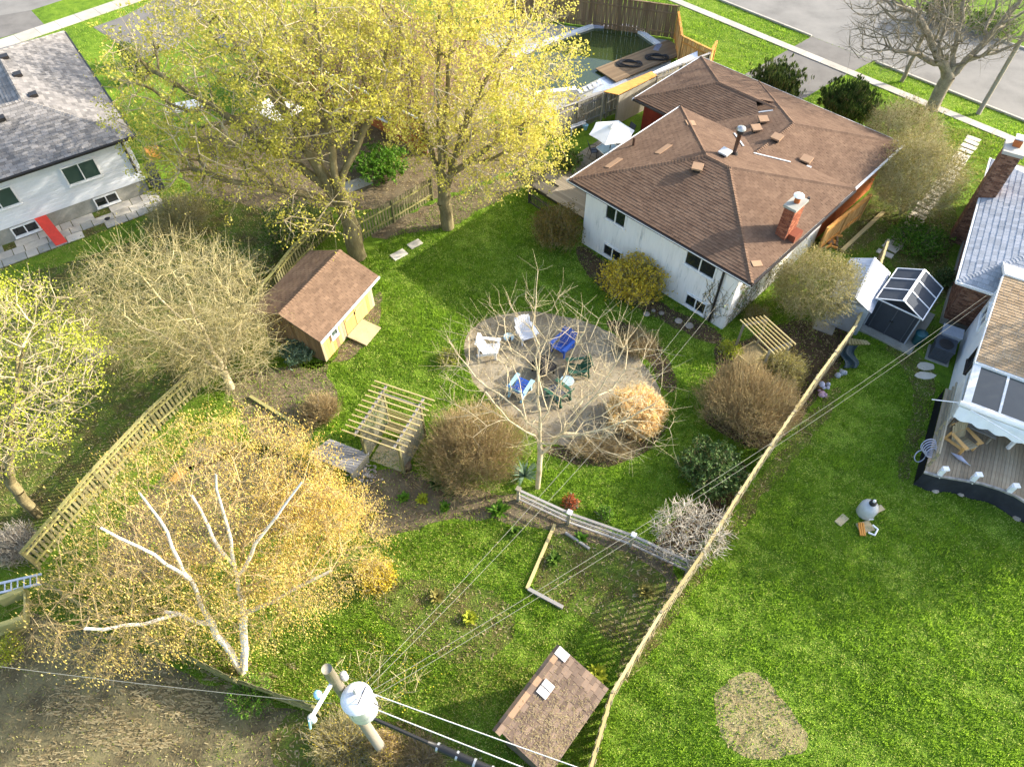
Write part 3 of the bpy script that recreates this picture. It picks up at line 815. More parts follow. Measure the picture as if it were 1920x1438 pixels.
strip3('flashing', 'flashing', P(1.2, 10.62, zml(1.35) + .06), P(3.9, 12.9, zml(3.9) + .03), 0.1, roof2)
mb = MB(); mb.bar(P(9.25, 0.33, 3.85), P(9.25, 0.36, 0.1), 0.09, 0.09); mb.build('downspout', 'dark_trim', house)
# roof furniture
def roof_z_up(u, v): return 3.97 + 0.28 * max(0, min(u, 10.75 - u, v, 9.45 - v))
def roof_z_main(u, v): return 3.02 + 0.285 * max(0, min(u - 0.9, 10.6 - u, 16.55 - v))
def roof_vent(parent, u, v, zf, mat='shingle_patch', s=0.42, rot=0.3, base='dark_trim'):
    z = zf(u, v); p = P(u, v, z)
    mb = MB().box(p + Vector((0, 0, 0.1)), (s * 0.7, s * 0.7, 0.2), rot); o = mb.build('roof_vent', base, parent)
    M = Matrix.Translation(p + Vector((0, 0, 0.23))) @ Matrix.Rotation(rot, 4, 'Z') @ Matrix.Rotation(0.12, 4, 'X')
    MB().box(None, (s * 1.05, s, 0.09), M=M).build('vent_cap', mat, o)
roof_vent(house, 4.9, 3.75, roof_z_up, 'shingle_patch', 0.5, R(-20))
roof_vent(house, 5.15, 5.75, roof_z_up, 'flashing', 0.5, R(-45))
roof_vent(house, 4.43, 10.2, roof_z_main, 'shingle_patch', 0.5, R(10)); roof_vent(house, 4.2, 11.3, roof_z_main, 'shingle_patch', 0.5, R(5))
roof_vent(house, 5.9, 9.7, roof_z_main, 'shingle_patch', 0.5, R(-40)); roof_vent(house, 7.75, 9.85, roof_z_main, 'shingle_patch', 0.52, R(-38))
roof_vent(house, 8.15, 9.4, roof_z_main, 'flashing', 0.24, R(-30))
zz = roof_z_up(5.3, 6.5)
fp = MB().tube([P(5.3, 6.5, zz), P(5.3, 6.5, zz + 1.25)], 0.11, 12).build('flue_pipe', 'brown_trim', house, True)
MB().lathe([(0.2, 0), (0.13, 0.2)], P(5.3, 6.5, zz - 0.03), 12).build('flashing_collar', 'dark_trim', fp)
MB().lathe([(0.14, 0), (0.2, 0.03), (0.2, 0.18), (0.15, 0.2)], P(5.3, 6.5, zz + 1.2), 12).build('pipe_cap', 'dark_trim', fp)
MB().lathe([(0.24, 0), (0.2, 0.1), (0.05, 0.16)], P(5.3, 6.5, zz + 1.42), 12).build('rain_cap', 'steel', fp)
MB().tube([P(0.62, 4.35, 4.1), P(0.62, 4.35, 4.62)], 0.07, 10).build('vent_stack', 'brown_trim', house)
MB().tube([P(9.7, 6.4, 4.2), P(9.7, 6.4, 4.55)], 0.07, 10).build('vent_stack', 'black_plastic', house)
def patch(parent, u, v, l, w, rot, zf):
    z = zf(u, v); mb = MB()
    n = P(u, v, z)
    d = 0.02
    q = [(u - l / 2 * math.cos(rot) + w / 2 * math.sin(rot), v - l / 2 * math.sin(rot) - w / 2 * math.cos(rot)), (u + l / 2 * math.cos(rot) + w / 2 * math.sin(rot), v + l / 2 * math.sin(rot) - w / 2 * math.cos(rot)),
         (u + l / 2 * math.cos(rot) - w / 2 * math.sin(rot), v + l / 2 * math.sin(rot) + w / 2 * math.cos(rot)), (u - l / 2 * math.cos(rot) - w / 2 * math.sin(rot), v - l / 2 * math.sin(rot) + w / 2 * math.cos(rot))]
    mb.slab([P(a, b, zf(a, b) + 0.045) for a, b in q], 0.03)
    mb.build('shingle_repair', 'shingle_patch', parent)
patch(roof, 2.35, 4.55, 1.1, 0.32, R(90), roof_z_up); patch(roof, 0.95, 2.3, 1.1, 0.32, R(90), roof_z_up); patch(roof, 1.75, 7.85, 0.7, 0.5, R(-45), roof_z_up); patch(roof, 10.3, 1.1, 0.5, 0.3, R(60), roof_z_up)
# chimney
ch = MB(); fr_M.box(ch, 9.75, 10.4, 3.25, 4.35, 5.78, 5.9); ch = ch.build('chimney', 'concrete_grey', house)
brick_box(ch, fr_M, 9.82, 10.33, 3.33, 4.27, 3.6, 5.78, 'brick', 'nsew', 0.2, 0.07)
MB().box(P(10.45, 3.95, 4.0), (0.5, 0.7, 0.7), fr_M.a).build('chimney_shoulder', 'brick', ch)
MB().lathe([(0.13, 0), (0.13, 0.28)], P(10.08, 3.8, 5.9), 14).build('flue', 'brick_orange', ch)
MB().lathe([(0.1, 0), (0.24, 0.02), (0.24, 0.06), (0.05, 0.13)], P(10.08, 3.8, 6.22), 16).build('chimney_pot', 'white_plastic', ch)

# ================================================================ LEFT HOUSE
PL = fr_L.P
lh = thing('house', PL(0, 0), 'white sided house with grey shingle hip roof at upper left', 'house')
mb = MB(); fr_L.box(mb, -14, 0, 0, 7.2, 0.0, 0.95); fr_L.box(mb, -7.2, 0.001, 7.2, 13.5, 0.0, 0.95); mb.build('foundation', 'foundation', lh)
mb = MB(); fr_L.box(mb, -14, 0.03, -0.03, 7.2, 0.95, 3.75); fr_L.box(mb, -7.2, 0.031, 7.2, 13.5, 0.95, 3.75); mb.build('wall', 'white_siding', lh)
z = 0.9
while z < 3.7:                            # lap siding courses, each a piece
    o = fr_L.piece('siding_board', lh, -14, 0.05, -0.075, -0.03, z, z + 0.235, 'white_siding'); o.rotation_euler.x += 0.05
    o = fr_L.piece('siding_board', lh, 0.03, 0.075, -0.06, 13.5, z, z + 0.235, 'white_siding')
    z += 0.22
KL = 0.38; zA = 3.8 + 4.05 * KL
cA, cB = PL(-3.6, 3.6, zA), PL(-3.6, 9.95, zA)
lpl = [[PL(-14.5, -.45, 3.8), PL(.45, -.45, 3.8), cA, PL(-14.5, 3.6, zA)], [PL(.45, -.45, 3.8), PL(.45, 14, 3.8), cB, cA], [PL(.45, 14, 3.8), PL(-7.65, 14, 3.8), cB],
       [PL(-7.65, 14, 3.8), PL(-7.65, 7.65, 3.8), cA, cB], [PL(-7.65, 7.65, 3.8), PL(-14.5, 7.65, 3.8), PL(-14.5, 3.6, zA), cA]]
lroof = roof_solid(lh, lpl, 'dark_trim')
tabs = []
for p in lpl: shingle_plane(p, tabs, 0.36, 0.19, jit=0.6)
lay_shingles(tabs, lroof, 'shingle_grey', 300)
for a, b in ((PL(.45, -.45, 3.8), cA), (cA, cB), (PL(.45, 14, 3.8), cB), (PL(-14.5, 3.6, zA), cA)): ridge_caps(lroof, a, b, 'shingle_grey')
gutter(lh, PL(-14.5, -0.52, 3.8), PL(0.5, -0.52, 3.8), 'dark_trim'); gutter(lh, PL(0.52, -0.5, 3.8), PL(0.52, 14, 3.8), 'dark_trim')
window(lh, fr_L, -3.6, -1.95, 2.1, 3.1, -0.075, -1, 1, gl='green_glass'); window(lh, fr_L, -7.9, -6.2, 2.1, 3.1, -0.075, -1, 1, gl='green_glass')
window(lh, fr_L, -2.9, -1.75, 0.25, 0.75, -0.0, -1, 1); window(lh, fr_L, -7.3, -6.1, 0.25, 0.75, -0.0, -1, 1)
mb = MB(); mb.bar(PL(-0.25, -0.14, 3.7), PL(-0.2, -0.16, 1.5), 0.09, 0.09); mb.build('downspout', 'dark_trim', lh)
def lz(u, v): return 3.8 + KL * max(0, min(0.45 - u, 4.05, v + 0.45))
for px, py in ((10, 110), (35, 143), (64, 181), (3, 225)):
    z = 5.0
    for _ in range(6): q = fr_L.uv(G(px, py, z)); z = lz(*q)
    mb = MB(); mb.box(PL(q[0], q[1], z + 0.1), (0.42, 0.42, 0.18), fr_L.a); mb.build('roof_vent', 'dark_trim', lh)

# ================================================================ RIGHT HOUSE
fr_R = Frame((20.73, 24.0), -30.0)        # origin: near left eave corner of the grey roof; u to the lower right, v away
PR = fr_R.P
rh = thing('house', PR(0, 0), 'brick house with pale grey roof and white rear addition at the right edge', 'house')
mb = MB(); fr_R.box(mb, 0.45, 9, 0.45, 11.2, 0.0, 2.98); mb.build('wall', 'mortar', rh)
def brick_face_v(parent, u, v0, v1, z0, z1, mat, bl=0.22, bh=0.075):
    mb = MB(); z = z0; j = 0
    while z < z1:
        x = v0 - (j % 2) * bl / 2
        while x < v1:
            b0, b1 = max(x, v0) + .006, min(x + bl, v1) - .006
            if b1 - b0 > .03: fr_R.box(mb, u - 0.014 + random.uniform(-.003, .003), u + 0.03, b0, b1, z, z + bh - .012)
            x += bl
        z += bh; j += 1
    return mb.build('brickwork', mat, parent, kind='stuff')
def brick_face_u(parent, v, u0, u1, z0, z1, mat, bl=0.22, bh=0.075):
    mb = MB(); z = z0; j = 0
    while z < z1:
        x = u0 - (j % 2) * bl / 2
        while x < u1:
            b0, b1 = max(x, u0) + .006, min(x + bl, u1) - .006
            if b1 - b0 > .03: fr_R.box(mb, b0, b1, v - 0.014 + random.uniform(-.003, .003), v + 0.03, z, z + bh - .012)
            x += bl
        z += bh; j += 1
    return mb.build('brickwork', mat, parent, kind='stuff')
brick_face_v(rh, 0.45, 0.45, 11.2, 0.35, 2.95, 'brick_dark'); brick_face_u(rh, 0.45, 0.45, 3.0, 0.35, 2.95, 'brick_dark')
mb = MB(); fr_R.box(mb, 0.40, 0.7, 0.40, 11.2, 0.0, 0.36); mb.build('foundation', 'foundation', rh)
zE = 3.0
rpl, A, B, c = hip(fr_R, 0.0, 11.5, 0.0, 11.0, zE, 0.36)
rroof = roof_solid(rh, rpl, 'white_trim')
tabs = []
for p in rpl: shingle_plane(p, tabs, 0.26, 0.26, jit=0.0, lift=0.02)
lay_shingles(tabs, rroof, 'shingle_pale_grey', 300)
ridge_caps(rroof, c[0], A, 'shingle_pale_grey')
gutter(rh, PR(-.07, -.05, 3.0), PR(-.07, 11.1, 3.0)); gutter(rh, PR(-.1, -.07, 3.0), PR(3, -.07, 3.0))
gutter(rh, PR(-.02, 0, 3.02), PR(-.02, 11, 3.02), 'dark_trim', 0.05, 0.06)
# white rear addition with tan shed roof
a0, a1 = fr_R.uv(G(1830, 677, 3.0)), fr_R.uv(G(1872, 512, 4.0))
UA = a0[0]; VA = a0[1]; VB = a1[1] - 0.1
mb = MB()
pts = [PR(UA + .12, VA + .1, 0), PR(UA + .12, VB + .05, 0), PR(UA + 7, VB + .05, 0), PR(UA + 7, VA + .1, 0)]
vs = pts + [PR(UA + .12, VA + .1, 2.92), PR(UA + .12, VB + .05, 3.95), PR(UA + 7, VB + .05, 3.95), PR(UA + 7, VA + .1, 2.92)]
mb.add(vs, [(3, 2, 1, 0), (4, 5, 6, 7), (0, 1, 5, 4), (1, 2, 6, 5), (2, 3, 7, 6), (3, 0, 4, 7)])
add = mb.build('addition', 'white_stucco', rh)
tp = [PR(UA, VA, 3.0), PR(UA + 7.2, VA, 3.0), PR(UA + 7.2, VB, 4.05), PR(UA, VB, 4.05)]
tr = roof_solid(add, [tp], 'white_trim', 'addition_roof')
tabs = []; shingle_plane(tp, tabs, 0.3, 0.15, jit=0.8, lift=0.02); lay_shingles(tabs, tr, 'shingle_tan', 300)
gp = [PR(UA, VB + 2.2, 3.35), PR(UA + 7.2, VB + 2.2, 3.35), PR(UA + 7.2, VB + .01, 4.1), PR(UA, VB + .01, 4.1)]
gr_ = roof_solid(add, [gp], 'white_trim', 'addition_back_roof')
tabs = []; shingle_plane(gp, tabs, 0.3, 0.16, jit=0.4, lift=0.02); lay_shingles(tabs, gr_, 'shingle_pale_grey', 60)
gutter(rh, PR(UA - .03, VA - .04, 3.0), PR(UA + 7.2, VA - .04, 3.0)); gutter(rh, PR(UA - .03, VA - .05, 3.0), PR(UA - .03, VB, 4.05), 'white_trim', 0.05, 0.16, 'rake_board')
window(add, fr_R, VA + 2.9, VA + 4.1, 2.25, 2.85, UA + .12, -1, 1, axis='v', fw=0.06); window(add, fr_R, VA + .35, VA + 1.2, 1.9, 2.7, UA + .12, -1, 0, axis='v', fw=0.05, mat='dark_trim')
# chimney of the right house
q = fr_R.uv(G(1848, 362, 3.0))
chv = q[1]
ch2 = MB(); fr_R.box(ch2, -0.32, 0.62, chv - 0.62, chv + 0.62, 5.55, 5.72); ch2 = ch2.build('chimney', 'concrete', rh)
brick_box(ch2, fr_R, -0.25, 0.55, chv - 0.55, chv + 0.55, 0.0, 5.55, 'brick_dark', 'nsew', 0.22, 0.085)
fb = MB(); fr_R.box(fb, 0.0, 0.35, chv + 0.0, chv + 0.36, 5.72, 6.0); fb.build('flue', 'brick_orange', ch2)
fb = MB(); fr_R.box(fb, -0.02, 0.62, chv + 0.12, chv + 0.62, 6.02, 6.08); fb.build('chimney_cap', 'white_plastic', ch2)
# sunroom glazing below the addition roof with a rolled awning
sr = thing('sunroom', PR(UA, VA, 0), 'white framed sunroom with sloping dark glass roof over the deck', 'sunroom')
SD = 2.15                                  # depth of the glazing
def SP(u, d): return PR(UA + u, VA - d, 2.88 - 0.12 * d)
for k in range(6):
    u0 = 0.12 + k * 1.22
    mb = MB(); mb.bar(SP(u0, 0), SP(u0, SD), 0.30 if k == 0 else 0.09, 0.1); mb.build('rafter', 'white_trim', sr)
    if k < 5:
        mb = MB(); mb.slab([SP(u0 + .05, 0), SP(u0 + 1.17, 0), SP(u0 + 1.17, SD), SP(u0 + .05, SD)], 0.02); mb.build('pane', 'sunroom_glass', sr)
mb = MB(); mb.bar(SP(-.05, SD), SP(6.5, SD), 0.14, 0.16); mb.build('front_beam', 'white_trim', sr)
for u0 in (0.05, 2.5, 4.9):
    mb = MB(); p = SP(u0, SD - .05); mb.bar(p, (p.x, p.y, 0.75), 0.12, 0.12); mb.build('post', 'white_trim', sr)
mb = MB(); mb.bar(SP(0.05, 0.1) - Vector((0, 0, 1.4)), SP(0.05, SD - .1) - Vector((0, 0, 1.3)), 0.06, 1.6); mb.build('side_panel', 'white_trim', sr)
aw = thing('awning', SP(0, SD + .15), 'rolled white fabric awning along the front of the sunroom', 'awning')
MB().tube([SP(-.15, SD + .16) + Vector((0, 0, .05)), SP(6.2, SD + .16) + Vector((0, 0, .05))], 0.13, 12).build('roll', 'canvas_white', aw, True)
mb = MB(); n = 60
for i in range(n):                          # scalloped valance
    a, b = 6.2 * i / n - .1, 6.2 * (i + 1) / n - .1
    z0 = -.42 - .06 * abs(math.sin(a * 5)); z1 = -.42 - .06 * abs(math.sin(b * 5))
    p, q2 = SP(a, SD + .30), SP(b, SD + .30)
    w = Vector((0, 0, 0)); out_ = (PR(0, -1) - PR(0, 0)) * (0.25 + 0.04 * math.sin(a * 9)); out2 = (PR(0, -1) - PR(0, 0)) * (0.25 + 0.04 * math.sin(b * 9))
    mb.add([p + Vector((0, 0, .02)), q2 + Vector((0, 0, .02)), q2 + out2 + Vector((0, 0, z1)), p + out_ + Vector((0, 0, z0))], [(0, 1, 2, 3), (3, 2, 1, 0)], 0.5)
mb.build('valance', 'canvas_white', aw)
MB().tube([SP(0.3, SD + .35) + Vector((0, 0, .1)), SP(3.2, SD + .9) + Vector((0, 0, -.1))], 0.025, 8).build('arm', 'white_plastic', aw)
MB().tube([SP(-.1, SD + .1), SP(-.1, SD + .1) + (PR(-1, -.25) - PR(0, 0)) * 1.0 + Vector((0, 0, -.15))], 0.02, 6).build('crank', 'white_plastic', aw)

# deck of the right house --------------------------------------
DZ = 1.0
edge = [G(1712, 908), G(1735, 915), G(1770, 921), G(1815, 929), G(1850, 940), G(1880, 953), G(1915, 976), G(1975, 1020)]
eu = [fr_R.uv(p) for p in edge]
dk = thing('deck', edge[0], 'raised weathered wood deck with curved black skirt in front of the sunroom', 'deck')
vtop = VA - 0.05
def vfront(u):
    for i in range(len(eu) - 1):
        if eu[i][0] <= u <= eu[i + 1][0]:
            t = (u - eu[i][0]) / (eu[i + 1][0] - eu[i][0]); return eu[i][1] + t * (eu[i + 1][1] - eu[i][1])
    return eu[0][1] if u < eu[0][0] else eu[-1][1]
u = eu[0][0] + .02
while u < eu[-1][0]:                        # planks run away from the curved front
    v0 = vfront(u + .06) + 0.05
    p = fr_R.piece('plank', dk, u + .005, u + .135, v0, vtop, DZ - .04, DZ + random.uniform(0, .006), 'wood_deck')
    u += 0.14
# planks: grain along local y -> swap to a mesh with the right grain
mb = MB(); N = 48
for i in range(N):
    a = eu[0][0] + (eu[-1][0] - eu[0][0]) * i / N; b = eu[0][0] + (eu[-1][0] - eu[0][0]) * (i + 1) / N
    for k in range(4):
        za, zb = DZ - .06 - k * .24, DZ - .06 - (k + 1) * .24
        def pt(x, z): return PR(x, vfront(x) - .03 - .10 * (DZ - z) * (0.5 + 0.5 * math.sin(x * 4.3)) , z)
        mb.add([pt(a, za), pt(b, za), pt(b, zb), pt(a, zb)], [(3, 2, 1, 0)], 0.5)
vl = eu[0][1]
mb.add([PR(eu[0][0], vl, DZ - .06), PR(eu[0][0], vtop, DZ - .06), PR(eu[0][0], vtop, 0), PR(eu[0][0], vl, 0)], [(0, 1, 2, 3), (3, 2, 1, 0)], 0.5)
mb.build('skirt', 'black_liner', dk, True)
mb = MB()
for i in range(N):
    a = eu[0][0] + (eu[-1][0] - eu[0][0]) * i / N; b = eu[0][0] + (eu[-1][0] - eu[0][0]) * (i + 1) / N
    mb.bar(PR(a, vfront(a) - .01, DZ + .02), PR(b, vfront(b) - .01, DZ + .02), 0.09, 0.09)
mb.build('rim', 'wood_grey_x', dk)
for x in (0.55, 1.75, 3.1):
    a = eu[0][0] + x
    fr_R.piece('post_sleeve', dk, a - .09, a + .09, vfront(a) - .02, vfront(a) + .16, DZ - .1, DZ + .42, 'white_plastic')
    mb = MB(); mb.box(PR(a + .06, vfront(a) + .12, DZ + .45), (.24, .2, .07), fr_R.a + .5); mb.build('sleeve_cap', 'white_plastic', dk)
for i in range(3):                          # leaning railing at the left end
    v0 = vl + .35 + i * .9
    fr_R.piece('railing_post', dk, eu[0][0] + .05, eu[0][0] + .14, v0, v0 + .09, DZ, DZ + 1.0, 'wood_yellow')
for z in (.35, .7, 1.0):
    fr_R.piece('railing_rail', dk, eu[0][0] + .06, eu[0][0] + .12, vl + .3, vtop - .5, DZ + z - .04, DZ + z + .04, 'wood_grey')

# ================================================================ FAR HOUSE behind the maples
fr_F = Frame(G(640, 205)[:2], -40.0)
PF = fr_F.P
fh = thing('house', PF(0, 0), 'orange brick bungalow with brown roof behind the maple branches', 'house')
mb = MB(); fr_F.box(mb, -5, 8.0, 0.02, 8.0, 0, 2.8); mb.build('wall', 'mortar', fh)
mb = MB(); z = 0.0; j = 0
while z < 2.75:
    x = -5 - (j % 2) * .12
    while x < 8.0:
        fr_F.box(mb, max(x, -5) + .006, min(x + .24, 8) - .006, -0.014, 0.05, z, z + .07); x += .24
    z += .085; j += 1
mb.build('brickwork', 'brick_orange', fh, kind='stuff')
fpl, A, B, c = hip(fr_F, -5.5, 8.5, -.5, 8.5, 2.85, 0.3)
frf = roof_solid(fh, fpl, 'brown_trim'); tabs = []
for p in fpl: shingle_plane(p, tabs, 0.5, 0.2)
lay_shingles(tabs, frf, 'shingle_brown', 0)
gutter(fh, PF(-5.6, -.56, 2.85), PF(8.5, -.56, 2.85)); window(fh, fr_F, -0.6, 0.8, 1.0, 2.1, -0.01, -1, 1); window(fh, fr_F, 3.6, 5.0, 1.0, 2.1, -0.01, -1, 1)

# ================================================================ FENCES
def fence(name, pts, h, label, mat='wood_grey', bw=0.14, pitch=0.16, both=False, post=2.4, rails=(0.35, 1.2), thick=0.02, pm=None, top=False, cat='fence', hj=0.03, cap=None, boff=.025, tw=.15):
    pts = [Vector((p[0], p[1], 0)) for p in pts]
    t = thing(name, pts[0], label, cat)
    pm = pm or mat; mx = mat + '_x' if (mat + '_x') in MATS else mat
    for i in range(len(pts) - 1):
        a, b = pts[i], pts[i + 1]; d = b - a; L = d.length; d.normalize(); n = Vector((-d.y, d.x, 0)); rz = math.atan2(d.y, d.x)
        m = max(1, round(L / post))
        for k in range(m + (1 if i == len(pts) - 2 else 0)):
            piece('post', t, a + d * (L * k / m) + Vector((0, 0, (h + .06) / 2)), (.1, .1, h + .06), pm, rz, random.uniform(-.02, .02), random.uniform(-.02, .02))
            if cap: piece('post_cap', t, a + d * (L * k / m) + Vector((0, 0, h + .09)), (.14, .14, .05), cap, rz)
        for k in range(m):
            p, q = a + d * (L * k / m), a + d * (L * (k + 1) / m)
            for z in rails:
                piece_bar('rail', t, p + Vector((0, 0, z)), q + Vector((0, 0, z)), .05, .09, mx)
            if top: piece_bar('top_rail', t, p + Vector((0, 0, h + .02)), q + Vector((0, 0, h + .02)), tw, .035, mx)
        s = pitch / 2; j = 0
        while s < L:
            side = (1 if j % 2 else -1) if both else 1
            hh = h + random.uniform(-hj, hj)
            piece('board', t, a + d * s + n * side * (boff + thick / 2 + .002) + Vector((0, 0, hh / 2 + .03)), (bw, thick, hh), mat, rz + random.uniform(-.02, .02), random.uniform(-.025, .025), random.uniform(-.02, .02))
            s += pitch; j += 1
    return t
# right boundary fence, seen from above, from the bottom shed up to the grey metal shed
RF = [(2.35, 3.9), (3.3, 6.35), (5.25, 9.0), (7.12, 11.3), (8.9, 13.7), (10.65, 15.95), (13.4, 19.4), (16.1, 22.6), (17.6, 24.9), (19.6, 28.6)]
fence('board_fence', RF, 1.45, 'long weathered board fence on the right boundary of the back yard', 'wood_yellow', 0.14, 0.185, both=True, rails=(0.3, 0.85, 1.35), top=True, post=2.5, boff=.06, tw=.1)
fence('picket_fence', pg((75, 1065), (200, 915), (300, 805), (430, 685), (492, 590), (560, 500), (628, 432)), 1.35, 'weathered picket fence on the left boundary of the back yard', 'wood_mossy', 0.12, 0.2, rails=(0.4, 1.1), top=True)
fence('picket_fence', pg((680, 452), (740, 418), (812, 375)), 1.5, 'green tinged picket fence right of the big maple trunk', 'wood_mossy', 0.11, 0.19, rails=(0.4, 1.2))
fence('board_fence', pg((102, 1108), (200, 1165), (330, 1228), (460, 1292), (600, 1340)), 1.1, 'low grey fence along the back of the yard under the birch', 'wood_mossy', 0.13, 0.15, rails=(0.3, 0.9))
# fence round the pool
fence('board_fence', [(-1.5, 57.2), (5.95, 54.9), (12.1, 53.05)], 2.35, 'tall brown board fence behind the swimming pool', 'wood_brown', 0.15, 0.155, rails=(0.4, 1.8), top=True)
fence('board_fence', [(12.1, 53.0), (11.84, 49.4), (13.56, 47.4), (14.1, 48.6)], 2.0, 'zigzag tan board fence at the corner of the pool yard', 'wood_honey', 0.15, 0.16, rails=(0.4, 1.6), top=True)
fence('board_fence', [(2.6, 40.1), (4.15, 41.05), (6.1, 42.4), (9.3, 44.3), (13.4, 47.1)], 1.95, 'grey vertical board fence between the deck and the pool yard', 'wood_grey', 0.14, 0.16, rails=(0.4, 1.6), top=True)
fence('picket_fence', [fr_M.P(-4.6, 2.0)[:2], fr_M.P(-3.6, 0.9)[:2], fr_M.P(-0.6, 0.75)[:2]], 0.8, 'short dark picket railing by the back deck', 'wood_dark', 0.05, 0.12, rails=(0.15, 0.7))
fence('board_fence', [fr_M.P(10.5, 8.7)[:2], fr_M.P(10.75, 12.9)[:2]], 1.75, 'sunlit orange wood fence panel beside the brown roof', 'wood_honey', 0.15, 0.152, rails=(0.4, 1.5), top=True)
# rustic post and rail fence across the garden
def rail_fence():
    pts = [G(972, 918, .9), G(1068, 962, .9), G(1188, 1004, .9), G(1296, 1054, .9)]
    t = thing('rail_fence', Vector((pts[0].x, pts[0].y, 0)), 'low two rail wire fence with pale post caps across the garden', 'fence')
    for i, p in enumerate(pts):
        piece('post', t, (p.x, p.y, .47), (.11, .11, .95), 'wood_grey', R(-25)); piece('post_cap', t, (p.x, p.y, .975), (.2, .2, .06), 'white_trim' if i in (1, 2) else 'wood_grey', R(-25))
    for i in range(3):
        a, b = pts[i], pts[i + 1]
        for z, w in ((.88, .10), (.5, .05), (.15, .07)):
            piece_bar('rail', t, (a.x, a.y, z), (b.x, b.y, z), w, .06, 'wood_grey_x')
        mb = MB()
        d = b - a
        n = int(d.length / .15)
        for k in range(n):
            q = a + d * (k / n); mb.bar((q.x, q.y, .1), (q.x, q.y, .88), .006)
        for z in (.25, .38, .62, .75): mb.bar((a.x, a.y, z), (b.x, b.y, z), .006)
        mb.build('wire_mesh', 'cable_metal', t)
rail_fence()
# timber edging in the vegetable plot
for (a, b, w, lab, m) in (((1040, 985), (988, 1105), .12, 'long weathered timber edging running down the vegetable plot', 'wood_yellow_x'), ((990, 1105), (1055, 1140), .13, 'short pale timber at the bottom corner of the vegetable plot', 'wood_grey_x'), ((1060, 1000), (1105, 1030), .08, 'thin board lying among weeds below the rail fence', 'wood_grey_x'), ((1578, 472), (1655, 400), .2, 'pale timber beam on the ground beside the orange fence panel', 'wood_yellow_x'), ((470, 745), (560, 800), .14, 'mossy timber edging beside the left soil bed', 'wood_mossy_x'), ((325, 905), (345, 882), .3, 'short loose board lying under the birch', 'wood_honey_x')):
    p, q = G(*a), G(*b); o = piece_bar('timber', None, p + Vector((0, 0, .07)), q + Vector((0, 0, .07)), w, .12, m); tag(o, lab, 'timber')
# boards lying at the left corner
bd = thing('compost_bin', G(30, 1140), 'old wooden compost box at the left edge below the fence', 'compost bin')
for (a, b, z, w) in (((0, 1128), (50, 1108), .5, .5), ((0, 1178), (48, 1162), .45, .5), ((50, 1108), (50, 1165), .45, .2), ((0, 1196), (52, 1172), .12, .4)):
    p, q = G(*a, z), G(*b, z); piece_bar('board', bd, p, q, w * .4, .5 if w > .3 else .3, 'wood_mossy_x')
ld = thing('ladder', G(40, 1085, .6), 'grey aluminium ladder lying behind the left fence', 'ladder')
for dy in (0, 22):
    piece_bar('side_rail', ld, G(-20, 1098 + dy * .8, .7), G(78, 1076 + dy * .8, .7), .09, .05, 'galvanised')
for k in range(8):
    x = -15 + k * 12; piece_bar('rung', ld, G(x, 1097 - k * 2.7, .7), G(x, 1097 - k * 2.7 + 17.6, .7), .04, .03, 'galvanised')

# ================================================================ WOODEN SHED
fr_W = Frame(G(612, 680)[:2], 63.5)       # u along the front wall (away), v towards the back (left)
PW = fr_W.P
ws = thing('shed', PW(0, 0), 'honey coloured wooden garden shed with rust brown roof under the maple', 'shed')
mb = MB(); fr_W.box(mb, 0.03, 4.2, 0.03, 3.4, 0, 1.98)
mb.add([PW(.04, .04, 1.9), PW(.04, 3.39, 1.9), PW(.04, 1.7, 2.75)], [(0, 1, 2), (2, 1, 0)])
mb.build('wall', 'wood_dark', ws)
u = 0
while u < 4.2:
    if not (1.75 < u + .1 < 3.4): fr_W.piece('board', ws, u + .006, u + .194, -.005, .03, .05, 1.98, random.choice(('wood_honey', 'wood_honey', 'wood_yellow', 'wood_brown')))
    u += .2
v = 0
while v < 3.4:
    hh = 1.98 + .75 * (1 - abs(v + .1 - 1.7) / 1.7)
    fr_W.piece('board', ws, -.005, .03, v + .006, v + .194, .05, hh, 'wood_brown'); v += .2
for u0, u1 in ((1.8, 2.58), (2.62, 3.4)):
    fr = fr_W.piece('door', ws, u0, u1, -.03, .0, .12, 1.9, 'wood_honey')
    hw = MB(); fr_W.box(hw, (u0 + u1) / 2 - .3, (u0 + u1) / 2 + .3, -.05, -.03, 1.0, 1.12)
    b = hw.build('brace', 'wood_yellow', ws)
mb = MB(); fr_W.box(mb, 2.57, 2.63, -.06, -.03, .9, 1.05); mb.build('latch', 'black_iron', ws)
window(ws, fr_W, .75, 1.15, 1.0, 1.6, -.005, -1, 0, 'white_trim', 'green_glass', fw=.05)
wp = [[PW(-.3, -.35, 1.95), PW(4.5, -.35, 1.95), PW(4.5, 1.7, 2.8), PW(-.3, 1.7, 2.8)], [PW(4.5, 3.75, 1.95), PW(-.3, 3.75, 1.95), PW(-.3, 1.7, 2.8), PW(4.5, 1.7, 2.8)]]
wr_ = roof_solid(ws, wp, 'wood_dark', t=.08); tabs = []
for p in wp: shingle_plane(p, tabs, .3, .15)
lay_shingles(tabs, wr_, 'shingle_rust', 200); ridge_caps(wr_, PW(-.3, 1.7, 2.81), PW(4.5, 1.7, 2.81), 'shingle_rust')
gutter(ws, PW(-.3, -.4, 1.97), PW(4.5, -.4, 1.97), 'white_trim', .06, .1, 'fascia')
rp = MB().slab([PW(1.7, -.06, .2), PW(3.0, -.06, .2), PW(3.0, -1.15, .1), PW(1.7, -1.15, .1)], .06).build('ramp', 'paver_beige', ws)

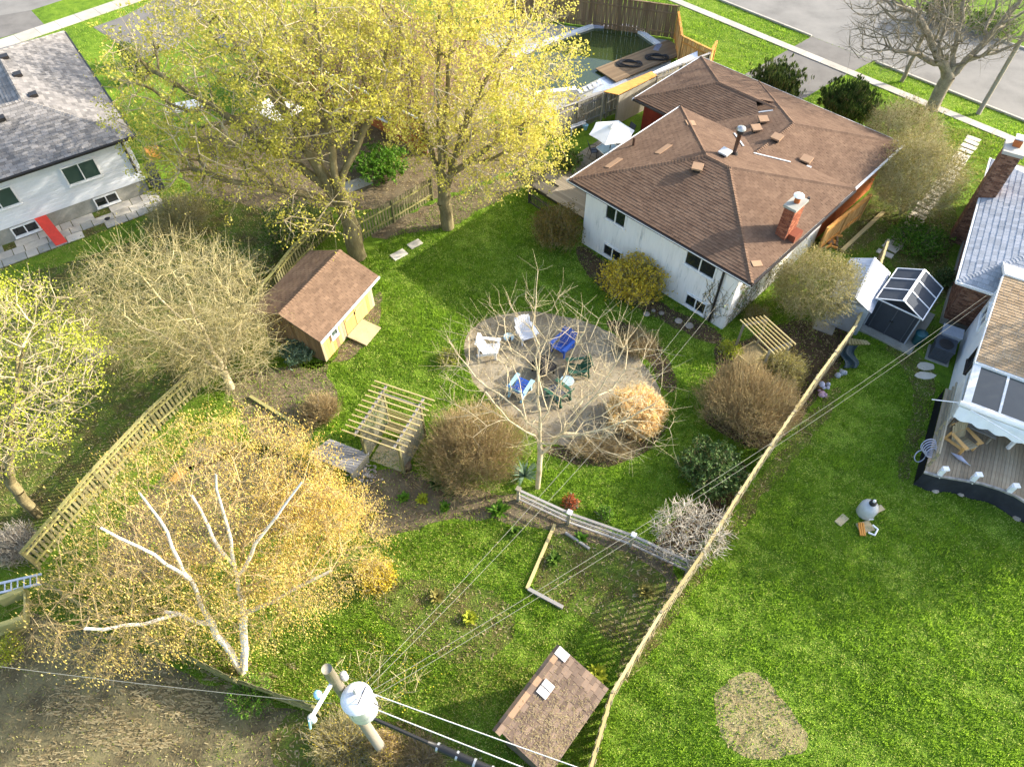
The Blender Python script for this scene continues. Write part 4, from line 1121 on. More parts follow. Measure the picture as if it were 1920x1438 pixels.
# ================================================================ BOTTOM SHED
fr_B = Frame((1.57, 7.5), -38.9)          # u to the fence, v up
PB = fr_B.P
bs_ = thing('shed', PB(.9, -1.7), 'small shed with patchy brown shingle roof at the bottom against the fence', 'shed')
mb = MB(); fr_B.box(mb, .15, 1.8, -3.0, -.15, 0, 2.1); mb.build('wall', 'wood_dark', bs_)
bp = [[PB(1.95, -3.2, 2.12), PB(1.95, .0, 2.12), PB(.0, .0, 2.5), PB(.0, -3.2, 2.5)], [PB(-.12, .0, 2.38), PB(-.12, -3.2, 2.38), PB(.0, -3.2, 2.5), PB(.0, .0, 2.5)]]
br_ = roof_solid(bs_, bp, 'wood_dark', t=.07); tabs = []
shingle_plane(bp[0], tabs, .30, .15, jit=.9, lift=.03); lay_shingles(tabs, br_, 'shingle_shed', 300)
mb = MB()
for k in range(11):
    m = 'shingle_patch' if k in (1, 4, 6, 7, 8) else 'shingle_shed'
    b0 = PB(.0, -.3 * k, 2.53); q = MB().slab([PB(-.13, -.3 * k, 2.42), PB(.02, -.3 * k, 2.55), PB(.02, -.3 * k - .31, 2.54), PB(-.13, -.3 * k - .31, 2.41)], .02)
    q.slab([PB(.0, -.3 * k, 2.55), PB(.18, -.3 * k, 2.51), PB(.18, -.3 * k - .31, 2.5), PB(.0, -.3 * k - .31, 2.54)], .02); q.build('ridge_shingle', m, br_)
mb = MB(); mb.slab([PB(.0, -.02, 2.57), PB(.42, -.02, 2.49), PB(.42, -.32, 2.49), PB(.0, -.32, 2.57)], .02); mb.build('metal_patch', 'flashing', br_)
mb = MB(); mb.slab([PB(.25, -1.1, 2.53), PB(.62, -1.1, 2.46), PB(.62, -1.33, 2.46), PB(.25, -1.33, 2.53)], .02); mb.slab([PB(.25, -1.36, 2.53), PB(.62, -1.36, 2.46), PB(.62, -1.6, 2.46), PB(.25, -1.6, 2.53)], .02); mb.build('metal_patch', 'flashing', br_)

_r = np.random.default_rng(77); _n = 1500
_u = np.clip(_r.random(_n) ** .6 * 1.95, .1, 1.93); _v = -.4 - 2.75 * _r.random(_n) ** .55; _A = np.array([tuple(PB(a, b, 2.5 - .195 * a + .045)) for a, b in zip(_u, _v)]); _a = _r.random(_n) * 6.28; _L = .02 + .06 * _r.random(_n)
_d = np.stack([np.cos(_a) * _L, np.sin(_a) * _L, np.zeros(_n)], 1); _s = np.stack([-np.sin(_a), np.cos(_a), np.zeros(_n)], 1) * .008
npmesh('fallen_needles', np.stack([_A - _s, _A + _s, _A + _d + _s, _A + _d - _s], 1).reshape(-1, 3), np.arange(_n * 4).reshape(-1, 4), 'straw_dull', br_, kind='stuff')

# ================================================================ GREY METAL SHED and DARK PLASTIC SHED
fr_G = Frame(G(1538, 602)[:2], -33.0)
PG = fr_G.P
gs = thing('shed', PG(.8, 0), 'grey metal shed with one bright white roof slope', 'shed')
mb = MB(); fr_G.box(mb, 0.05, 1.75, .0, 3.1, 0, 1.75)
mb.add([PG(.05, .001, 1.7), PG(1.75, .001, 1.7), PG(.95, .001, 2.2)], [(0, 1, 2), (2, 1, 0)]); mb.build('wall', 'galvanised', gs)
k = 0
while k < 1.7:
    fr_G.piece('wall_rib', gs, k + .06, k + .1, -.02, 0, .05, 1.72, 'galvanised'); k += .21
fr_G.piece('door', gs, .45, .95, -.035, -.0, .08, 1.65, 'galvanised'); fr_G.piece('door', gs, .97, 1.45, -.03, -.0, .08, 1.65, 'galvanised')
for pts_ in ([PG(-.1, -.12, 1.72), PG(-.1, 3.2, 1.72), PG(.95, 3.2, 2.22), PG(.95, -.12, 2.22)], [PG(1.9, -.12, 1.72), PG(1.9, 3.2, 1.72), PG(.95, 3.2, 2.22), PG(.95, -.12, 2.22)]):
    a0, b0, c0, d0 = pts_
    for k in range(5):
        t0, t1 = k / 5 + .004, (k + 1) / 5 - .004
        MB().slab([a0.lerp(b0, t0), a0.lerp(b0, t1), d0.lerp(c0, t1), d0.lerp(c0, t0)], .03).build('roof_panel', 'galvanised', gs)
mb = MB(); mb.bar(PG(.95, -.13, 2.24), PG(.95, 3.2, 2.24), .12, .03); mb.build('ridge_strip', 'steel', gs)
mb = MB(); fr_G.box(mb, .75, 1.1, -.04, -.02, 1.9, 1.96); mb.build('name_plate', 'white_plastic', gs)
fr_D = Frame((17.43, 23.94), -39.5)
PD = fr_D.P
ds = thing('shed', PD(1, 0), 'dark charcoal plastic shed with white edged gable roof', 'shed')
base = MB(); fr_D.box(base, -.3, 2.5, -.45, 2.9, 0, .12); base.build('base', 'foundation', ds)
mb = MB(); fr_D.box(mb, 0, 2.02, 0, 2.45, .12, 1.95)
mb.add([PD(0, -.001, 1.9), PD(2.02, -.001, 1.9), PD(1.01, -.001, 2.4)], [(0, 1, 2), (2, 1, 0)]); mb.build('wall', 'charcoal_plastic', ds)
fr_D.piece('door', ds, .22, 1.0, -.03, 0, .15, 1.85, 'charcoal_plastic'); fr_D.piece('door', ds, 1.02, 1.8, -.028, 0, .15, 1.85, 'charcoal_plastic')
for x in (.22, 1.0, 1.8): fr_D.piece('door_trim', ds, x - .025, x + .025, -.06, -.01, .14, 1.86, 'dark_grey_plastic')
fr_D.piece('handle', ds, .94, 1.08, -.08, -.03, 1.0, 1.08, 'black_plastic')
for x in (.0, 2.02): fr_D.piece('corner_trim', ds, x - .03, x + .03, -.03, .03, .12, 1.95, 'grey_plastic')
for pts_ in ([PD(-.1, -.1, 1.92), PD(-.1, 2.6, 1.92), PD(1.01, 2.6, 2.46), PD(1.01, -.1, 2.46)], [PD(2.12, -.1, 1.92), PD(2.12, 2.6, 1.92), PD(1.01, 2.6, 2.46), PD(1.01, -.1, 2.46)]):
    a0, b0, c0, d0 = pts_
    for k in range(3):
        t0, t1 = k / 3 + .004, (k + 1) / 3 - .004
        p = MB().slab([a0.lerp(b0, t0), a0.lerp(b0, t1), d0.lerp(c0, t1), d0.lerp(c0, t0)], .03).build('roof_panel', 'charcoal_roof', ds)
    for k in range(4):
        t0 = k / 3
        mb = MB(); mb.bar(a0.lerp(b0, t0) + Vector((0, 0, .02)), d0.lerp(c0, t0) + Vector((0, 0, .02)), .045, .035); mb.build('roof_trim', 'white_plastic', ds)
    mb = MB(); mb.bar(a0, b0, .05, .06); mb.build('eave_trim', 'white_plastic', ds)
mb = MB(); mb.bar(PD(1.01, -.12, 2.47), PD(1.01, 2.62, 2.47), .13, .05); mb.build('ridge_trim', 'white_plastic', ds)
mb = MB(); mb.bar(PD(.0, -.07, 1.94), PD(2.02, -.07, 1.94), .05, .05); mb.build('lintel_trim', 'white_plastic', ds)

# ================================================================ ARBOUR (lattice gazebo) and SLAT ARBOUR by the house
def arbour():
    fr = Frame(G(755, 880)[:2], 153.0)      # u towards the left feet, v away from camera
    fr = Frame(G(690, 862)[:2], -22.0)
    t = thing('arbour', fr.P(.8, 1.2), 'weathered lattice garden arbour with slatted roof and bench inside', 'arbour')
    W_, D_ = 1.75, 2.0; H_ = 2.35
    for u in (0, W_):
        for v in (0, D_):
            p = fr.P(u, v); piece('post', t, (p.x, p.y, H_ / 2), (.1, .1, H_), 'wood_mossy', fr.a)
    for u in (0, W_):
        piece_bar('beam', t, fr.P(u, -.35, H_), fr.P(u, D_ + .35, H_), .06, .14, 'wood_grey_x')
    for v in (0, D_):
        piece_bar('cross_beam', t, fr.P(-.2, v, H_ - .12), fr.P(W_ + .2, v, H_ - .12), .05, .12, 'wood_grey_x')
    for k in range(11):
        v = -.35 + k * (D_ + .7) / 10
        piece_bar('roof_slat', t, fr.P(-.55, v, H_ + .1), fr.P(W_ + .5, v, H_ + .1), .05, .05, 'wood_yellow_x')
    for side in (0, 1):                     # lattice panels: crossed thin slats, joined per side
        u = 0 if side == 0 else W_
        mb = MB(); n = 16
        for s in (-1, 1):
            for k in range(-n, n):
                pts = []
                # line v = v0 + s*(z-z0)
                v0 = k * .13
                za, zb = .15, H_ - .15
                va, vb = v0, v0 + s * (zb - za)
                # clip to 0..D_
                def at(v): return za + (v - va) / s
                if s > 0:
                    lo, hi = max(0, va), min(D_, vb)
                else:
                    lo, hi = max(0, vb), min(D_, va)
                if hi - lo > .05:
                    mb.bar(fr.P(u + .012 * s, lo, at(lo)), fr.P(u + .012 * s, hi, at(hi)), .032, .012, up=tuple(fr.u))
        mb.build('lattice', 'wood_grey', t, kind='stuff')
        for z in (.12, H_ - .14):
            piece_bar('lattice_frame', t, fr.P(u, 0, z), fr.P(u, D_, z), .05, .06, 'wood_mossy_x')
    for w_ in (0, 1):                       # short lattice wings in front
        u0, u1 = ((-.02, .0), (W_, W_ + .02))[w_]
    for k in range(4):
        piece_bar('seat_slat', t, fr.P(.1, D_ - .15 - k * .12, .45), fr.P(W_ - .1, D_ - .15 - k * .12, .45), .1, .03, 'wood_yellow_x')
    for k in range(5):
        piece_bar('back_slat', t, fr.P(.1, D_ - .05, .6 + k * .13), fr.P(W_ - .1, D_ - .05, .6 + k * .13), .03, .09, 'wood_mossy_x')
    return fr
fr_A = arbour()
o = MB().prism([fr_A.P(u, v)[:2] for u, v in ((.1, .0), (1.6, .0), (1.6, 1.3), (.1, 1.3))], .005, .03).build('stone_slab', 'paver_beige', None, loc=fr_A.P(.8, .5)); tag(o, 'beige paving slab on the floor of the lattice arbour', 'stone slab')
def plank_table():
    a, b, c_, d = G(618, 822, .55), G(690, 850, .55), G(660, 888, .55), G(577, 852, .55)
    t = thing('bench', Vector((c_.x, c_.y, 0)), 'wide grey plank bench in front of the lattice arbour', 'bench')
    n = 8
    for k in range(n):
        t0, t1 = (k + .04) / n, (k + .96) / n
        MB().slab([d.lerp(a, t0), c_.lerp(b, t0), c_.lerp(b, t1), d.lerp(a, t1)], .035).build('plank', 'wood_grey_x', t)
    for p in (a, b, c_, d):
        q = p.lerp((a + b + c_ + d) / 4, .12); piece('leg', t, (q.x, q.y, .26), (.09, .09, .5), 'wood_grey')
    MB().bar(c_.lerp(d, .02) - Vector((0, 0, .3)), b.lerp(a, .02) - Vector((0, 0, .3)), .04, .45).build('end_panel', 'wood_grey', t)
plank_table()
t = thing('bucket', G(686, 858), 'grey bucket between the plank bench and the lattice arbour', 'bucket')
MB().lathe([(.14, 0), (.18, .34), (.19, .36)], G(686, 858), 14).build('body', 'grey_plastic', t, True); MB().lathe([(.17, .36), (.15, .362)], G(686, 858), 14).build('lid', 'dark_grey_plastic', t)
t = thing('stone_heap', G(682, 882), 'heap of small white stones beside the plank bench', 'stones')
mb = MB()
for k in range(150):
    p = G(682 + random.gauss(0, 11), 882 + random.gauss(0, 9), .04); s = random.uniform(.03, .065)
    mb.lathe([(s * .3, -s * .5), (s, 0), (s * .4, s * .6)], p, 6)
mb.build('stones', 'rock', t, kind='stuff')
t = thing('post_stub', G(766, 878), 'squat round wooden stump at the right foot of the lattice arbour', 'stump'); MB().lathe([(.16, 0), (.15, .35), (.13, .37)], G(766, 878), 12).build('stump', 'wood_brown', t, True)
def slat_arbour():
    t = thing('pergola', G(1420, 660), 'open slat pergola at the corner of the white house', 'pergola')
    z = 2.0
    a0, a1 = G(1388, 600, z), G(1452, 664, z)      # near-left slat
    b0, b1 = G(1432, 592, z), G(1492, 646, z)      # far slat
    n = 7
    for k in range(n):
        f = k / (n - 1)
        p, q = a0.lerp(b0, f), a1.lerp(b1, f)
        piece_bar('slat', t, p, q, .035, .07, 'wood_yellow_x')
    for f in (.12, .88):
        piece_bar('beam', t, a0.lerp(a1, f) - Vector((0, 0, .1)), b0.lerp(b1, f) - Vector((0, 0, .1)), .06, .12, 'wood_grey_x')
    for f in (.12, .88):
        for p in (a0.lerp(a1, f), b0.lerp(b1, f)):
            piece('post', t, (p.x, p.y, 1.0), (.09, .09, 2.0), 'wood_grey')
slat_arbour()
# raised planter box below the pergola
pl_ = thing('planter_box', G(1400, 680), 'shallow wooden planter box beside the pergola', 'planter')
fr_P = Frame(G(1376, 668)[:2], 32)
for (u0, u1, v0, v1) in ((0, 1.3, 0, .06), (0, 1.3, -.9, -.84), (0, .06, -.84, 0), (1.24, 1.3, -.84, 0)): fr_P.piece('board', pl_, u0, u1, v0, v1, 0, .32, 'wood_yellow_x')
mb = MB(); fr_P.box(mb, .06, 1.24, -.84, 0, 0, .24); mb.build('soil_fill', 'straw_dull', pl_)

# ================================================================ CHAIRS
def adirondack(label, loc, rz, mat, group=None, cat='chair', mat2=None):
    """x to the sitter's left-right, the chair faces local -y"""
    mat2 = mat2 or mat
    t = thing('garden_chair', (0, 0, 0), label, cat, group)
    W_ = .56
    for s in (-1, 1):
        MB().bar((s * W_ / 2, -.42, .34), (s * W_ / 2, .42, .06), .04, .12).build('side_rail', mat, t)
        MB().bar((s * (W_ / 2 + .04), -.40, .0), (s * (W_ / 2 + .04), -.40, .56), .05, .09).build('leg', mat, t)
        mb = MB(); mb.slab([(s * (W_ / 2 - .03), -.5, .58), (s * (W_ / 2 + .15), -.5, .58), (s * (W_ / 2 + .12), .28, .56), (s * (W_ / 2 + .01), .28, .56)], .025); mb.build('armrest', mat, t)
        MB().bar((s * (W_ / 2 + .02), .36, .0), (s * (W_ / 2 + .02), .30, .56), .04, .08).build('leg', mat, t)
    for k in range(6):
        f = k / 5; y = -.44 + f * .56; z = .40 - f * .17
        MB().box((0, y, z), (W_, .095, .022), M=Matrix.Translation((0, y, z)) @ Matrix.Rotation(-.3, 4, 'X')).build('seat_slat', mat2, t) if False else MB().box(None, (W_, .095, .022), M=Matrix.Translation((0, y, z)) @ Matrix.Rotation(-.3, 4, 'X')).build('seat_slat', mat2, t)
    n = 7
    for k in range(n):
        x0 = (k - (n - 1) / 2) * .085; h = .82 - .016 * (k - (n - 1) / 2) ** 2
        x1 = x0 * 1.25
        b0, b1 = Vector((x0, .12, .22)), Vector((x1, .12 + h * .42, .22 + h * .9))
        d = (b1 - b0).normalized(); sx = Vector((1, 0, 0)); nn = sx.cross(d).normalized(); sx = d.cross(nn)
        M = Matrix((sx, d, nn)).transposed().to_4x4(); M.translation = (b0 + b1) / 2
        MB().box(None, (.078, (b1 - b0).length, .02), M=M).build('back_slat', mat2, t)
    MB().bar((-.3, .27, .5), (.3, .27, .5), .04, .07).build('back_brace', mat, t)
    MB().bar((-.34, .47, .82), (.34, .47, .82), .03, .06).build('back_brace', mat, t)
    t.location = loc; t.rotation_euler = (0, 0, rz)
    t.scale = (1.12, 1.12, 1.12)
    return t
adirondack('white garden chair on the gravel facing right, nearest the left lawn', G(915, 662), R(80), 'white_plastic')
adirondack('white garden chair at the top of the gravel circle beside a small table', G(985, 632), R(22), 'white_plastic', mat2='white_siding')
adirondack('bright blue garden chair on the gravel near the house', G(1056, 655), R(-38), 'blue_paint')
adirondack('dark green garden chair on the gravel facing left', G(1085, 700), R(-82), 'green_plastic')
adirondack('blue and pale blue striped garden chair at the lower left of the gravel', G(974, 738), R(150), 'light_blue', mat2='blue_paint')
adirondack('dark green garden chair half hidden behind the bare tree trunk', G(1048, 748), R(-135), 'green_plastic', mat2='dark_grey_plastic')
adirondack('honey coloured wooden garden chair on the raised deck', G(1795, 833, DZ), R(20), 'wood_honey', mat2='wood_yellow')
def round_table(label, p, r, h, top, legm):
    t = thing('side_table', p, label, 'table')
    MB().lathe([(r, h - .02), (r, h), (r * .96, h + .012)], p, 24).build('table_top', top, t)
    for k in range(3):
        a = k * 2.1 + .4; MB().tube([p + Vector((math.cos(a) * r * .35, math.sin(a) * r * .35, h - .02)), p + Vector((math.cos(a) * r * .8, math.sin(a) * r * .8, 0))], .015, 6).build('leg', legm, t)
    return t
round_table('small round glass table between the two white chairs', G(954, 643), .26, .45, 'glass_top', 'steel')
t = thing('lantern', G(956, 638, .47), 'small dark lantern standing on the round glass table', 'lantern'); MB().lathe([(.07, 0), (.07, .03), (.05, .16), (.08, .17), (.03, .22)], G(956, 638, .47), 8).build('lantern_body', 'black_iron', t)
round_table('round glass table beside the green chairs', G(1062, 726), .32, .5, 'glass_top', 'green_plastic')
# fire pit: square dark stove on legs
def fire_pit():
    p = G(1018, 698); t = thing('fire_pit', p, 'square black iron fire pit in the middle of the gravel', 'fire pit')
    a = R(35)
    def Q(x, y, z): return p + Vector((x * math.cos(a) - y * math.sin(a), x * math.sin(a) + y * math.cos(a), z))
    for sx, sy in ((1, 1), (1, -1), (-1, 1), (-1, -1)):
        MB().bar(Q(sx * .36, sy * .36, 0), Q(sx * .33, sy * .33, .45), .06).build('leg', 'black_iron', t)
    mb = MB()
    q0 = [Q(x, y, .18) for x, y in ((-.28, -.28), (.28, -.28), (.28, .28), (-.28, .28))]; q1 = [Q(x, y, .52) for x, y in ((-.42, -.42), (.42, -.42), (.42, .42), (-.42, .42))]
    mb.add(q0 + q1, [(3, 2, 1, 0)] + [(i, (i + 1) % 4, 4 + (i + 1) % 4, 4 + i) for i in range(4)]); mb.build('bowl', 'black_iron', t)
    for i in range(4):
        MB().bar(q1[i], q1[(i + 1) % 4], .13, .04).build('rim', 'black_iron', t)
    mb = MB()
    q2 = [Q(x, y, .54) for x, y in ((-.36, -.36), (.36, -.36), (.36, .36), (-.36, .36))]; top = [Q(x, y, .95) for x, y in ((-.12, -.12), (.12, -.12), (.12, .12), (-.12, .12))]
    mb.add(q2 + top, [(i, (i + 1) % 4, 4 + (i + 1) % 4, 4 + i) for i in range(4)] + [(4, 5, 6, 7)]); mb.build('spark_cover', 'dark_trim', t)
    for i in range(4): MB().bar(q2[i], top[i], .035).build('cover_rib', 'black_iron', t)
    MB().bar(Q(-.06, 0, .97), Q(.06, 0, .97), .03).build('handle', 'black_iron', t)
fire_pit()

# ================================================================ BACK DECK with umbrella, table and chairs
fr_K = fr_M
dk2 = thing('deck', fr_M.P(-2.5, 5), 'low weathered back deck beside the brown roofed house', 'deck')
v = 1.9
while v < 10.0:
    fr_M.piece('plank', dk2, -4.6 if v > 3 else -3.2, .8, v + .004, v + .142, .22, .26, 'wood_deck'); v += .146
mb = MB(); fr_M.box(mb, -4.55, .8, 2.0, 9.9, 0, .2); mb.build('deck_frame', 'wood_dark', dk2)
BEDS.append(([fr_M.P(-4.7, 1.9)[:2], fr_M.P(.8, 1.9)[:2], fr_M.P(.8, 10)[:2], fr_M.P(-4.7, 10)[:2]], 0))
um = thing('umbrella', G(1143, 288, .26), 'open white patio umbrella on the back deck', 'umbrella')
uc = G(1149, 236, 2.5); ub = G(1143, 288, .26)
ub = Vector((uc.x, uc.y, .26)); um.location = ub
MB().tube([ub, uc], .03, 8).build('pole', 'dark_trim', um)
MB().lathe([(.3, 0), (.3, .06), (.05, .1)], ub, 14).build('base', 'dark_grey_plastic', um)
rad = 1.38
ring = [uc + Vector((math.cos(a) * rad, math.sin(a) * rad, -.45)) for a in [k * math.pi / 3 + .15 for k in range(6)]]
for k in range(6):
    a, b = ring[k], ring[(k + 1) % 6]; m = (a + b) / 2; m = m.lerp(uc, .04)
    mb = MB(); tp_ = uc + Vector((0, 0, .02))
    mb.add([tp_, a, m, b], [(0, 1, 2), (0, 2, 3)], .5); mb.add([tp_ - Vector((0, 0, .02)), a - Vector((0, 0, .02)), m - Vector((0, 0, .02)), b - Vector((0, 0, .02))], [(2, 1, 0), (3, 2, 0)], .5)
    mb.build('canopy_panel', 'canvas_white', um)
    MB().tube([uc - Vector((0, 0, .03)), a - Vector((0, 0, .03))], .012, 5).build('rib', 'dark_trim', um)
MB().lathe([(.3, -.1), (.04, .06)], uc + Vector((0, 0, .05)), 6).build('vent_cap', 'canvas_white', um); MB().lathe([(.03, 0), (.04, .05), (.01, .1)], uc + Vector((0, 0, .1)), 8).build('finial', 'black_plastic', um)
tb = thing('patio_table', ub + Vector((0, 0, 0)), 'rectangular glass topped patio table under the umbrella', 'table')
q = [G(1118, 277, 1.0), G(1141, 262, 1.0), G(1168, 282, 1.0), G(1142, 298, 1.0)]
MB().slab(q, .03).build('table_top', 'glass_top', tb)
for i in range(4):
    p = q[i].lerp(sum(q, Vector()) / 4, .1); MB().tube([p, (p.x, p.y, .26)], .025, 6).build('leg', 'dark_trim', tb); MB().bar(q[i], q[(i + 1) % 4], .05, .05).build('table_edge', 'white_plastic', tb)
def sling_chair(p, rz, lab):
    t = thing('patio_chair', (0, 0, 0), lab, 'chair')
    for s in (-1, 1):
        MB().tube([(s * .26, -.25, 0), (s * .26, -.22, .42), (s * .26, .2, .4), (s * .26, .38, 1.0)], .015, 6).build('side_frame', 'black_iron', t); MB().tube([(s * .26, .2, .4), (s * .26, .32, 0)], .015, 6).build('leg', 'black_iron', t); MB().tube([(s * .27, -.22, .42), (s * .28, -.2, .62), (s * .28, .25, .64)], .015, 6).build('armrest', 'black_iron', t)
    MB().slab([(-.25, -.22, .42), (.25, -.22, .42), (.25, .2, .4), (-.25, .2, .4)], .012).build('seat', 'dark_grey_plastic', t); MB().slab([(-.25, .2, .41), (.25, .2, .41), (.25, .38, 1.0), (-.25, .38, 1.0)], .012).build('backrest', 'dark_grey_plastic', t)
    t.location = p; t.rotation_euler = (0, 0, rz)
sling_chair(G(1112, 293, .26), R(100), 'dark patio chair left of the glass table on the back deck')
sling_chair(G(1175, 262, .26), R(-60), 'dark patio chair in the shade behind the glass table')
# white bench and plant pots by the fence
t = thing('bench', G(1086, 232), 'small white bench against the grey fence beside the umbrella', 'bench')
for k in range(4): piece_bar('slat', t, G(1070, 229 + k * 4, .5), G(1098, 218 + k * 4, .5), .13, .03, 'white_plastic')
for x, y in ((1072, 232), (1097, 222), (1072, 242), (1098, 231)): p = G(x, y, .5); piece('leg', t, (p.x, p.y, .25), (.06, .06, .5), 'white_plastic')
t = thing('plant_pot', G(1097, 243), 'small pale plant pot beside the white bench', 'pot'); MB().lathe([(.12, 0), (.19, .3), (.2, .32)], G(1097, 243), 12).build('pot', 'light_blue', t)

# ================================================================ POOL
pool_px = [(960, 112), (1030, 80), (1112, 52), (1186, 53), (1236, 88), (1228, 100), (1120, 150), (1080, 170), (1000, 180), (950, 150)]
poly = [G(*p) for p in pool_px]
hard('pool_deck', [(-4, 46), (3.2, 41.4), (6.2, 43.2), (13.3, 47.6), (11.4, 49.4), (11.8, 52.8), (5.9, 54.6), (-2, 56.8)], .006, 'concrete_grey', 'grey concrete surround of the swimming pool', 'pool deck')
sheet('pool_water', poly, .03, 'pool_water', 'murky green water of the neighbouring swimming pool', 'water', flat=True, curved=False)
bpy.data.objects['pool_water']['kind'] = 'structure'
cp = thing('pool_coping', poly[0], 'white and pale blue coping around the green swimming pool', 'pool coping')
for i in range(len(poly)):
    if i in (5, 6): continue
    piece_bar('coping_block', cp, poly[i] + Vector((0, 0, .1)), poly[(i + 1) % len(poly)] + Vector((0, 0, .1)), .42, .2, 'white_trim' if i % 2 else 'lilac_plastic')
pd = thing('deck', G(1180, 130), 'brown plank pool deck with a hose lying on it', 'deck')
fr_Q = Frame(G(1135, 150)[:2], 36.0)
for k in range(15): fr_Q.piece('plank', pd, .2, 7.2, -.85 + k * .145, -.71 + k * .145, .12, .2, 'wood_brown_x')
hs = thing('hose', G(1200, 115, .22), 'dark coiled hose lying on the brown pool deck', 'hose')
mb = MB()
for c0, r0 in ((G(1180, 120, .24), .75), (G(1232, 108, .24), .7)):
    for k in range(4):
        rr = r0 - .05 * k
        mb.tube([c0 + Vector((math.cos(a) * rr * 1.2, math.sin(a) * rr * .55 + .15 * math.sin(3 * a + k), .02 * k)) for a in [i * math.pi / 12 for i in range(25)]], .035, 5)
mb.build('hose_coil', 'black_plastic', hs)
wb = thing('white_board', G(1270, 112), 'long white panel lying along the top of the pool yard fence', 'panel')
MB().slab([G(1214, 140, 1.6), G(1308, 96, 1.6), G(1308, 110, 1.6), G(1225, 150, 1.6)], .08).build('panel', 'white_plastic', wb)
for x, y in ((1225, 147), (1305, 108)): p = G(x, y, 1.55); piece('leg', wb, (p.x, p.y, .78), (.08, .08, 1.55), 'wood_grey')
# lean-to roof on the grey fence
lt = thing('storage_shed', G(1180, 200), 'narrow lean-to with tan roof on the grey board fence', 'shed')
qq = [G(1132, 172, 2.35), G(1160, 178, 2.2), G(1232, 142, 2.2), G(1222, 134, 2.35)]
MB().slab([qq[1], qq[2], qq[3], qq[0]], .06).build('roof', 'wood_honey_x', lt)
for p in qq: piece('post', lt, (p.x, p.y, 1.1), (.09, .09, 2.2), 'wood_grey')
MB().slab([qq[1] - Vector((0, 0, .1)), qq[2] - Vector((0, 0, .1)), qq[2] - Vector((0, 0, 2.1)), qq[1] - Vector((0, 0, 2.1))], .03).build('front_wall', 'wood_grey', lt)
t = thing('lounger', G(1100, 165), 'white folding lounger lying at the lower end of the pool', 'lounger')
for k in range(5): piece_bar('slat', t, G(1086 + k * 9, 168 - k * 4, .3), G(1090 + k * 9, 175 - k * 4, .3), .2, .04, 'white_plastic')
piece_bar('frame', t, G(1082, 172, .25), G(1128, 152, .25), .05, .05, 'steel'); piece_bar('frame', t, G(1086, 178, .25), G(1132, 158, .25), .05, .05, 'steel')
hard('pool_mat', [G(1126, 140), G(1178, 150), G(1150, 166), G(1110, 176)], .02, 'galvanised', 'pale grey mat at the lower end of the pool', 'mat')

# ================================================================ RIGHT YARD objects
def propane():
    p = G(1621, 962); t = thing('propane_tank', p, 'grey dome topped tank standing in the right lawn', 'tank')
    MB().lathe([(.30, 0), (.36, .06), (.36, .5), (.32, .62), (.2, .74), (.12, .78)], p, 20).build('tank_body', 'tank_grey', t, True)
    MB().lathe([(.12, .76), (.14, .84), (.13, .92), (.06, .95)], p, 12).build('valve_head', 'black_plastic', t)
    MB().lathe([(.05, .95), (.06, 1.05), (.03, 1.08)], p, 10).build('pressure_gauge', 'white_plastic', t)
    MB().bar(p + Vector((.0, -.37, .15)), p + Vector((.18, -.37, .19)), .02, .08).build('label_plate', 'white_plastic', t)
propane()
t = thing('pump_base', G(1620, 985), 'paving slabs and pump parts in the grass in front of the grey tank', 'pump')
for x, y, sx, sy in ((1578, 975, .55, .3), (1646, 955, .5, .25), (1622, 988, .6, .45)):
    piece('paving_slab', t, G(x, y, .03), (sx, sy, .06), 'paver_beige', R(random.uniform(10, 40)))
MB().tube([G(1628, 998, .12), G(1640, 1003, .12), G(1646, 992, .14), G(1636, 984, .2)], .04, 8).build('pipe', 'white_plastic', t)
for k in range(3): piece_bar('board', t, G(1610 + k * 4, 980, .09), G(1614 + k * 4, 1004, .09), .06, .06, 'wood_honey_x')
ac = thing('air_conditioner', G(1762, 660), 'grey air conditioner unit beside the white addition', 'air conditioner')
fr_C = Frame(G(1738, 672)[:2], -30)
mb = MB(); fr_C.box(mb, 0, .85, 0, .85, .06, .8); mb.build('casing', 'dark_grey_plastic', ac)
fr_C.piece('concrete_pad', ac, -.1, .95, -.1, .95, 0, .06, 'concrete_grey'); fr_C.piece('top_cover', ac, -.03, .88, -.03, .88, .8, .86, 'charcoal_roof')
MB().lathe([(.33, .86), (.33, .88), (.3, .885)], fr_C.P(.42, .42), 20).build('fan_guard', 'black_plastic', ac)
for k in range(8): fr_C.piece('louvre', ac, .02, .83, -.015, 0, .12 + k * .08, .16 + k * .08, 'charcoal_roof')
hx = thing('storage_box', G(1775, 635), 'pale grey storage box behind the air conditioner', 'box')
mb = MB(); fr_C.box(mb, .1, .95, .98, 1.6, 0, .95); mb.build('box_body', 'grey_plastic', hx); fr_C.piece('lid', hx, .06, .99, .94, 1.64, .95, 1.0, 'grey_plastic')
t = thing('rain_barrel', G(1716, 645), 'teal plastic bin beside the charcoal shed', 'bin')
MB().lathe([(.22, 0), (.27, .7), (.28, .72)], G(1716, 645), 16).build('body', 'teal_plastic', t, True); MB().lathe([(.29, .72), (.28, .78), (.1, .82)], G(1716, 645), 16).build('lid', 'teal_plastic', t, True)
t = thing('folded_tarp', G(1592, 665), 'crumpled dark blue green tarp leaning on the fence', 'tarp')
mb = MB(); n = 10
for i in range(n):
    for j in range(n):
        def tp2(i, j):
            a, b = i / n, j / n
            return G(1580 + 26 * a + 5 * math.sin(b * 7), 690 - 42 * b, .12 + .3 * b + .08 * math.sin(a * 9 + b * 5))
        mb.add([tp2(i, j), tp2(i + 1, j), tp2(i + 1, j + 1), tp2(i, j + 1)], [(0, 1, 2, 3), (3, 2, 1, 0)], .5)
mb.build('tarp_sheet', 'tarp_dark', t)
